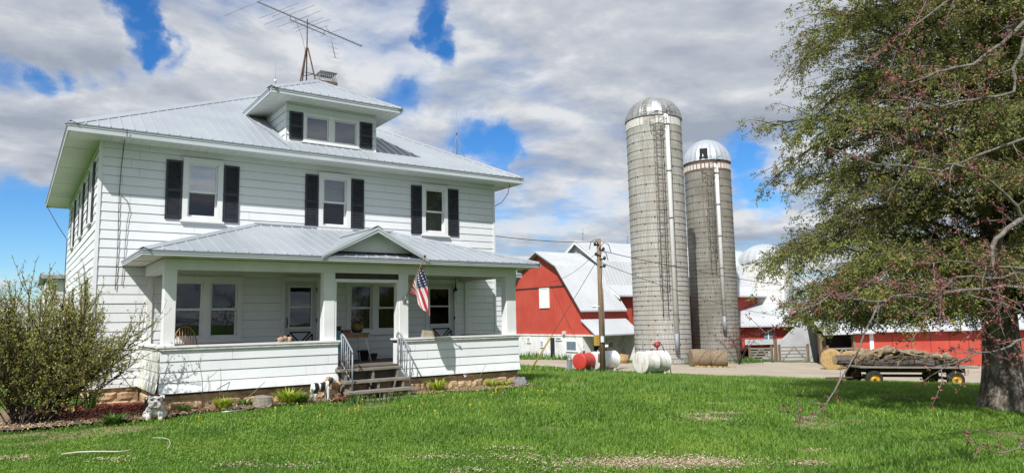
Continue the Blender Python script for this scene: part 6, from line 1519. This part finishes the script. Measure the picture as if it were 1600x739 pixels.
# --- big cedar on the right
def cedar():
    r = np.random.default_rng(5); bx_, by_ = 15.25, -11.58; bz = gz(bx_, by_); root = empty('cedar_tree', (bx_,by_,bz), 'large drooping cedar tree with thick grey trunk beyond the lawn', 'tree')
    m = MB(); n = 30; V = []; Fc = []; k = 26; H = 12.0
    for i in range(k):
        t = i/(k-1); z = bz-.15+H*t**1.25; hgt = z-bz; rad = .37*(1-.75*t)+.15*math.exp(-hgt/.35)+.04*math.exp(-hgt/1.2); ox = .10*math.sin(hgt*.5); oy = .06*math.sin(hgt*.7+1)
        for j in range(n):
            a = 2*PI*j/n; q = rad*(1+.10*mnoise.noise(Vector((math.cos(a)*2.2, math.sin(a)*2.2, hgt*.35)))+.06*math.sin(a*5+hgt*.3)*math.exp(-hgt/.6)+.035*mnoise.noise(Vector((math.cos(a)*7, math.sin(a)*7, hgt*.8))))
            V.append((bx_+ox+q*math.cos(a), by_+oy+q*math.sin(a), z))
    for i in range(k-1):
        for j in range(n): Fc.append((i*n+j, i*n+(j+1)%n, (i+1)*n+(j+1)%n, (i+1)*n+j))
    m.add(V, Fc, 0, True); m.build('trunk', M['cedarbark'], root)
    m = MB(); LC, LD, LK = [], [], []
    for k in range(158):
        h = 1.75+8.4*(k/158)**1.10+r.uniform(-.25,.25); a = k*2.39996+r.uniform(-.3,.3)
        ln = (4.6 if h < 4 else 4.6-.24*(h-4))*r.uniform(.72, 1.03)*(.90 if h < 3.6 else 1); p = (bx_+.2*math.cos(a), by_+.2*math.sin(a), bz+h)
        pts = branch_path(p, (math.cos(a), math.sin(a), r.uniform(-.15,.75) if h > 3 else r.uniform(-.05,.45)), ln, 10, r, .20, .17); r0 = .018+.009*ln
        for q_ in pts: q_[2] = max(q_[2], 1.75+.25*math.sin(k*1.7)+.1*r.normal())
        m.tube(pts, np.linspace(r0, .007, 11), 6)
        for i in range(1, 11):
            frac = i/10
            for q in range(3 if frac > .25 else 2):
                d0_ = np.array(pts[min(i,10)])-np.array(pts[i-1]); d0_ /= np.linalg.norm(d0_); sd = np.cross(d0_, [0,0,1])*r.choice([-1,1])*r.uniform(.4,1.2); d = d0_*.8+sd+r.normal(0,.2,3); l2 = r.uniform(.45, 1.25)*(1.1-.4*abs(frac-.6))
                p2 = branch_path(pts[i], d, l2*r.uniform(.7,1.3), 5, r, .25, .42, .06)
                lim = 1.25+.35*r.random()
                for q_ in p2: q_[2] = max(q_[2], lim+.05*r.normal())
                m.tube(p2, np.linspace(.011,.003,6), 4, cap=False)
                for j in range(1, 6):
                    for s in range(5):
                        b0_ = np.array(p2[j])+r.normal(0,.05,3); dd = r.normal(0,.55,3); dd[2] = -abs(r.normal(.55,.45)); dd += (np.array(p2[j])-np.array(p2[j-1]))*2; dd /= np.linalg.norm(dd); sl_ = r.uniform(.10,.26)
                        if r.random() < (.36 if h < 4.2 else .46): continue
                        t = r.random(10); C = b0_+dd[None,:]*(t*sl_)[:,None]+r.normal(0,.022,(10,3)); Dv = dd[None,:]*.8+r.normal(0,.5,(10,3)); Dv /= np.linalg.norm(Dv, axis=1, keepdims=True); LC.append(C); LD.append(Dv)
    m.build('limbs', M['limbbark'], root)
    C = np.concatenate(LC); D_ = np.concatenate(LD); k = len(C); V = leaves_np(C, D_, r.uniform(.035,.085,k), r.uniform(.008,.017,k), r)
    n = N('cedar_spray'); n.t.nodes.remove(n.bs); v = n.coord('World'); cl = n.ramp(n.noise(v, .8, 4, .6), [(.34,(.34,.235,.115)), (.50,(.185,.22,.06)), (.66,(.38,.43,.085))]); c = n.mix(.5, cl, n.ramp(n.island(), [(0,(.08,.10,.028)), (.5,(.20,.225,.06)), (.85,(.35,.33,.10)), (1,(.40,.17,.09))]))
    d = n.new('ShaderNodeBsdfPrincipled'); d.inputs['Roughness'].default_value = .6; n.link(c, d.inputs['Base Color']); t = n.new('ShaderNodeBsdfTranslucent'); n.link(c, t.inputs[0]); mx = n.new('ShaderNodeMixShader'); mx.inputs[0].default_value = .42; n.link(d.outputs[0], mx.inputs[1]); n.link(t.outputs[0], mx.inputs[2]); n.link(mx.outputs[0], n.out.inputs[0])
    print('cedar leaves', k); soup('crown', V, np.arange(4*k).reshape(-1,4), n.m, root, nper=4)
def barkmat(name, c0, c1, c2, st):
    n = N(name); v = n.coord('World', st); f = n.noise(v, 3.2, 7, .7); c = n.ramp(f, [(.28,c0), (.5,c1), (.70,c2)]); n.base(c); n.set(Roughness=.95)
    n.bump(n.noise(n.coord('World', (st[0]*1.6, st[1]*1.6, st[2])), 5, 6, .7), 1.0, .05); return n.m
M['cedarbark'] = barkmat('shaggy_grey_trunk_bark', (.025,.02,.016), (.15,.125,.10), (.50,.45,.39), (3,3,.9)); M['limbbark'] = barkmat('dark_limb_bark', (.02,.017,.014), (.06,.05,.042), (.13,.11,.095), (4,4,4)); M['maplebark'] = barkmat('pale_grey_maple_bark', (.12,.10,.085), (.26,.225,.195), (.40,.355,.31), (5,5,5))  # pale tone in the cedar trunk bark also paints in dappled sunlit patches
cedar()
# --- maple outside the frame whose budding limbs reach in
def maple():
    r = np.random.default_rng(9); tx_, ty2 = 8.80, -16.08; bz = gz(tx_, ty2); root = empty('maple_tree', (tx_,ty2,bz), 'budding maple reaching pale bare limbs with red buds in from the right', 'tree')
    m = MB(); m.tube([(tx_,ty2,bz-.1),(tx_-.02,ty2,bz+.4),(tx_-.05,ty2+.02,1.4),(tx_-.12,ty2+.05,3.0),(tx_-.05,ty2+.1,5.5),(tx_+.1,ty2,8)], [.36,.26,.22,.19,.14,.06], 14); m.build('trunk', M['maplebark'], root)
    limbs = [
     ([(8.72,-16.03,4.1),(7.5,-15.6,4.8),(6.57,-15.21,4.4),(6.26,-15.11,4.15),(5.88,-14.99,3.9),(5.51,-14.9,3.8),(5.24,-14.84,3.7),(4.95,-14.77,3.6)], .035),
     ([(8.70,-16.03,3.4),(7.4,-15.5,4.5),(6.58,-15.2,4.25),(6.44,-15.12,3.93),(6.47,-15.1,3.71),(6.19,-15.03,3.63),(5.9,-14.96,3.57),(5.46,-14.85,3.46),(5.23,-14.81,3.48),(4.85,-14.73,3.45),(4.63,-14.69,3.44)], .028),
     ([(6.67,-15.01,2.48),(6.56,-15.0,2.6),(6.19,-14.93,2.82),(5.94,-14.89,2.9),(5.65,-14.83,2.95),(5.47,-14.8,2.97),(5.04,-14.72,3.04),(5.02,-14.73,3.15)], .024),
     ([(8.68,-16.03,2.0),(7.6,-15.5,2.5),(6.67,-15.01,2.5),(6.42,-14.93,2.37),(6.29,-14.89,2.28),(6.24,-14.86,2.11),(6.21,-14.83,1.9),(6.31,-14.84,1.8),(6.35,-14.83,1.66),(6.26,-14.8,1.52)], .045),
     ([(8.68,-16.02,2.2),(7.4,-15.3,2.1),(6.7,-14.96,2.0),(6.49,-14.91,2.01),(6.15,-14.83,2.01),(5.65,-14.72,2.06),(5.2,-14.63,2.02)], .026),
     ([(6.7,-14.95,1.98),(6.36,-14.86,1.9),(6.21,-14.83,1.9),(5.76,-14.73,1.91),(5.53,-14.67,1.78),(5.49,-14.64,1.66),(5.36,-14.61,1.58)], .018),
     ([(8.66,-16.02,1.7),(7.5,-15.3,1.5),(6.72,-14.91,1.56),(6.38,-14.84,1.67),(5.92,-14.75,1.74),(5.53,-14.67,1.79),(5.08,-14.59,1.84),(4.71,-14.52,1.88)], .022),
     ([(7.5,-15.3,1.75),(6.71,-14.94,1.81),(6.16,-14.81,1.8),(5.51,-14.66,1.76),(5.28,-14.61,1.76),(4.96,-14.55,1.74),(4.67,-14.5,1.69),(4.4,-14.45,1.71),(4.11,-14.41,1.73),(3.9,-14.37,1.65),(3.71,-14.34,1.6)], .022),
     ([(4.96,-14.55,1.74),(4.74,-14.5,1.66),(4.57,-14.45,1.42),(4.44,-14.4,1.2),(4.32,-14.37,1.07),(4.25,-14.34,.96),(4.13,-14.31,.84),(4.03,-14.29,.78),(3.88,-14.27,.75),(3.78,-14.26,.78),(3.66,-14.26,.87)], .012),
     ([(8.64,-16.0,1.3),(7.5,-15.2,1.35),(6.73,-14.88,1.31),(6.54,-14.83,1.25),(6.25,-14.75,1.2),(5.96,-14.68,1.16),(5.75,-14.63,1.11),(5.41,-14.56,1.09)], .022),
     ([(8.62,-16.0,.9),(7.5,-15.1,.5),(6.79,-14.77,.29),(6.7,-14.75,.25),(6.47,-14.69,.23),(6.26,-14.65,.29),(6.1,-14.62,.36),(5.97,-14.6,.46)], .016),
     ([(8.70,-16.0,5.0),(7.6,-15.3,5.6),(6.9,-14.9,5.2),(6.2,-14.4,4.6),(5.7,-14.1,4.2)], .03), ([(8.72,-16.0,5.6),(7.4,-15.8,5.4),(6.4,-15.5,5.0),(5.6,-15.3,4.6),(5.0,-15.0,4.3)], .03), ([(8.68,-16.0,2.8),(7.6,-15.4,3.6),(6.9,-14.9,3.3),(6.2,-14.5,3.0),(5.5,-14.2,3.05),(5.0,-14.0,3.2)], .028)]
    m = MB(); BC, BD = [], []
    def bud(p, n, s):
        for i in range(n):
            d = r.normal(0,1,3); d /= np.linalg.norm(d); BC.append(np.array(p)+d*s*.25); BD.append(d)
    for P, r0 in limbs:
        k = len(P); pts = []
        for (a, b) in zip(P, P[1:]):
            for t in (0, .5): pts.append(np.array(a)+(np.array(b)-np.array(a))*t+(r.normal(0,.012,3) if t else 0))
        pts.append(np.array(P[-1])); rr = np.linspace(r0*.74, max(.0035, r0*.13), len(pts)); m.tube(pts, rr, 7)
        for i in range(2, len(pts)):
            if r.random() < .85:
                d0_ = pts[i]-pts[i-1]; d0_ = d0_/(np.linalg.norm(d0_)+1e-9); d = d0_*.7+r.normal(0,.55,3); d[2] += .1; l2 = r.uniform(.18,.60); thin = P is limbs[8][0] or P is limbs[10][0]
                if thin: l2 *= .3
                p2 = branch_path(pts[i], d, l2, 4, r, .25, .03, .02); m.tube(p2, np.linspace(.006,.0022,5), 4, cap=False)
                for j in range(1, 5):
                    if r.random() < (.3 if thin else .8): bud(p2[j], 9, .04)
                    if r.random() < .6 and not thin:
                        p3 = branch_path(p2[j], (np.array(p2[j])-np.array(p2[j-1]))*5+r.normal(0,.6,3), r.uniform(.06,.22), 2, r, .2); m.tube(p3, [.0035,.003,.002], 3, cap=False); bud(p3[2], 8, .04)
        bud(pts[-1], 14, .045)
    m.build('limbs', M['maplebark'], root)
    C = np.array(BC); D_ = np.array(BD); k = len(C); V = leaves_np(C, D_, r.uniform(.016,.034,k), r.uniform(.005,.010,k), r)
    soup('red_buds', V, np.arange(4*k).reshape(-1,4), islmat('dusky_red_bud', [(0,(.11,.028,.03)), (.6,(.23,.055,.05)), (1,(.32,.14,.085))], .7), root, nper=4)
maple()
# red-twig sapling by the bunker, seen against the sheds
def sapling():
    r = np.random.default_rng(3); x, y = XY(62, 19.6); z = gz(x, y); root = empty('red_sapling', (x,y,z), 'small reddish budding sapling beside the olive silo', 'tree'); m = MB(); BC, BD = [], []
    for k in range(9):
        a = r.uniform(0, 2*PI); pts = branch_path((x,y,z), (math.cos(a)*.45, math.sin(a)*.45, 1), r.uniform(2.2,4.2), 7, r, .3); m.tube(pts, np.linspace(.035,.008,8), 5)
        for i in range(3, 8):
            for q in range(2):
                p2 = branch_path(pts[i], r.normal(0,1,3)+[0,0,.4], r.uniform(.3,.8), 3, r, .3); m.tube(p2, [.012,.009,.007,.005], 4, cap=False)
                for j in (1,2,3):
                    for w in range(3): BC.append(p2[j]+r.normal(0,.05,3)); d = r.normal(0,1,3); BD.append(d/np.linalg.norm(d))
    m.build('stems', M['limbbark'], root); C = np.array(BC); D_ = np.array(BD); k = len(C); V = leaves_np(C, D_, r.uniform(.08,.16,k), r.uniform(.02,.045,k), r); soup('leaves', V, np.arange(4*k).reshape(-1,4), islmat('wine_red_leaf', [(0,(.10,.02,.025)), (1,(.24,.06,.05))]), root, nper=4)
sapling()
# ================================================================== SKY AND LIGHT
SUND = Vector((-1.4, -1.0, 1.85)).normalized()
w = bpy.data.worlds.new('World'); sc.world = w; w.use_nodes = True; t = w.node_tree; t.nodes.clear()
class WN(N):
    def __init__(s): s.t = t
n = WN(); out = n.new('ShaderNodeOutputWorld'); bg = n.new('ShaderNodeBackground'); n.link(bg.outputs[0], out.inputs[0])
sky = n.new('ShaderNodeTexSky'); sky.sky_type = 'NISHITA'; sky.sun_disc = False; sky.sun_elevation = math.asin(SUND.z); sky.sun_rotation = math.atan2(SUND.x, SUND.y); sky.altitude = 300; sky.air_density = 1.0; sky.dust_density = .25; sky.ozone_density = 2.5
tc = n.new('ShaderNodeTexCoord'); dirv = tc.outputs['Generated']; sp = n.new('ShaderNodeSeparateXYZ'); n.link(dirv, sp.inputs[0])
# project the view direction on a cloud deck
zz = n.math('ADD', n.math('MAXIMUM', sp.outputs[2], 0), .16)
cx_ = n.new('ShaderNodeCombineXYZ'); n.link(n.math('DIVIDE', sp.outputs[0], zz), cx_.inputs[0]); n.link(n.math('DIVIDE', sp.outputs[1], zz), cx_.inputs[1]); n.link(n.math('MULTIPLY', sp.outputs[2], 1.5), cx_.inputs[2])
P = cx_.outputs[0]
mpd = n.new('ShaderNodeMapping'); mpd.inputs['Location'].default_value = (3.1, 1.7, 0); n.link(P, mpd.inputs[0])
base = n.noise(mpd.outputs[0], 1.7, 10, .57, .25)
def pxdir(px, py):
    d = cf+cr*(px-800)/1095.82+cu*(369.5-py)/1095.82; return d/np.linalg.norm(d)
gaps = [(0,300,45,.5),(40,345,50,.9),(90,360,55,.8),(25,390,50,.9),(100,400,50,.8),(60,425,70,.7),(130,330,40,.5),(10,260,30,.25),(212,22,34,.8),(238,55,30,.85),(268,82,32,.9),(222,100,34,.7),(160,108,30,.7),(105,114,30,.75),(55,112,30,.8),(10,122,34,.85),(305,100,26,.5),(190,2,26,.5),
        (678,35,32,.75),(690,70,30,.8),(702,98,20,.6),(615,150,45,.55),(660,140,30,.35),(772,238,36,.75),(735,215,32,.55),(800,232,30,.4),(1152,236,36,.8),(1182,252,30,.6),(1165,295,28,.6),(1195,308,30,.6),(900,357,55,.6),(980,352,40,.4),(820,366,60,.5),(1195,345,30,.4),(1250,260,60,.5),(1290,420,60,.4),(1400,330,50,.4)]
thick = [(560,60,200,.30),(880,120,200,.28),(1050,60,200,.30),(70,45,100,.35),(330,40,60,.2),(80,220,110,.35),(330,170,120,.35),(900,260,140,.25),(1080,190,80,.12),(1300,100,200,.25)]
wn = n.new('ShaderNodeTexNoise'); wn.inputs['Scale'].default_value = 7; wn.inputs['Detail'].default_value = 6; wn.inputs['Roughness'].default_value = .6; n.link(dirv, wn.inputs['Vector'])
wv = n.new('ShaderNodeVectorMath', operation='MULTIPLY_ADD'); n.link(wn.outputs['Color'], wv.inputs[0]); wv.inputs[1].default_value = (.15,.15,.12); n.link(dirv, wv.inputs[2])
w2 = n.new('ShaderNodeVectorMath', operation='SUBTRACT'); n.link(wv.outputs[0], w2.inputs[0]); w2.inputs[1].default_value = (.075,.075,.06)
w3 = n.new('ShaderNodeVectorMath', operation='NORMALIZE'); n.link(w2.outputs[0], w3.inputs[0]); wdir = w3.outputs[0]
def blob(px, py, rad):
    d = pxdir(px, py); dp = n.new('ShaderNodeVectorMath', operation='DOT_PRODUCT'); n.link(wdir, dp.inputs[0]); dp.inputs[1].default_value = tuple(d)
    c = math.cos(rad/1095.82*1.25); mr = n.new('ShaderNodeMapRange'); mr.interpolation_type = 'SMOOTHSTEP'; n.link(dp.outputs['Value'], mr.inputs[0]); mr.inputs[1].default_value = c; mr.inputs[2].default_value = 1.0; return mr.outputs[0]
bias = None
for lst, sg in ((gaps, -1), (thick, 1)):
    for px, py, rad, s in lst:
        v = n.math('MULTIPLY', blob(px, py, rad), sg*s*(.36 if sg < 0 else .28)); bias = v if bias is None else n.math('ADD', bias, v)
dens = n.math('ADD', n.math('ADD', n.math('MULTIPLY_ADD', base, 1.35, -.105), n.math('MULTIPLY', n.math('MAXIMUM', n.math('SUBTRACT', .26, sp.outputs[2]), 0), .35)), bias)
cov = n.ramp(dens, [(.20,(0,0,0)), (.32,(.16,.16,.16)), (.45,(.68,.68,.68)), (.60,(1,1,1))])
# shading of the cloud: thicker parts and undersides grey, rims and tops bright
mp2 = n.new('ShaderNodeMapping'); mp2.inputs['Location'].default_value = (3.1, 1.7, 0); mp2.inputs['Scale'].default_value = (.945,.945,1); n.link(P, mp2.inputs[0])
base2 = n.noise(mp2.outputs[0], 1.7, 10, .57, .25)
rim = n.math('SUBTRACT', base, base2)
mp3 = n.new('ShaderNodeMapping'); mp3.inputs['Location'].default_value = (9.1, 4.7, 2); n.link(P, mp3.inputs[0]); big = n.noise(mp3.outputs[0], 1.45, 9, .60, .2)
sh = n.math('ADD', n.math('MULTIPLY', rim, 2.8), n.math('ADD', n.math('MULTIPLY', big, 2.0), -.43))
sh = n.math('SUBTRACT', sh, n.math('MULTIPLY', n.math('SUBTRACT', dens, .5), .55))
cc = n.ramp(sh, [(.10,(3.5,3.95,4.75)), (.38,(4.6,5.0,5.75)), (.60,(5.6,5.95,6.5)), (.85,(7.5,7.7,8.0))])
hs = n.new('ShaderNodeHueSaturation'); hs.inputs['Saturation'].default_value = 1.32; hs.inputs['Value'].default_value = 1.15; n.link(sky.outputs[0], hs.inputs['Color'])
bl = n.mix(1.0, hs.outputs[0], (.78,1.0,1.22), 'MULTIPLY')
n.link(n.mix(cov, bl, cc), bg.inputs[0]); bg.inputs[1].default_value = .090
sun = bpy.data.lights.new('sun', 'SUN'); sun.energy = 5.0; sun.angle = math.radians(.5); sun.color = (1.0, .975, .94)
so = bpy.data.objects.new('sun', sun); col.objects.link(so); so.rotation_euler = (-SUND).to_track_quat('-Z', 'Y').to_euler(); so.location = (-40, -30, 60)
vs = sc.view_settings; sc.display_settings.display_device = 'sRGB'; vs.view_transform = 'Standard'; vs.look = 'None'; vs.exposure = .17; vs.gamma = 1; vs.use_curve_mapping = False
cy = sc.cycles; sc.render.engine = 'CYCLES'
cy.max_bounces = 6; cy.diffuse_bounces = 2; cy.glossy_bounces = 3; cy.transmission_bounces = 4; cy.transparent_max_bounces = 8; cy.use_denoising = True; cy.caustics_reflective = False; cy.caustics_refractive = False
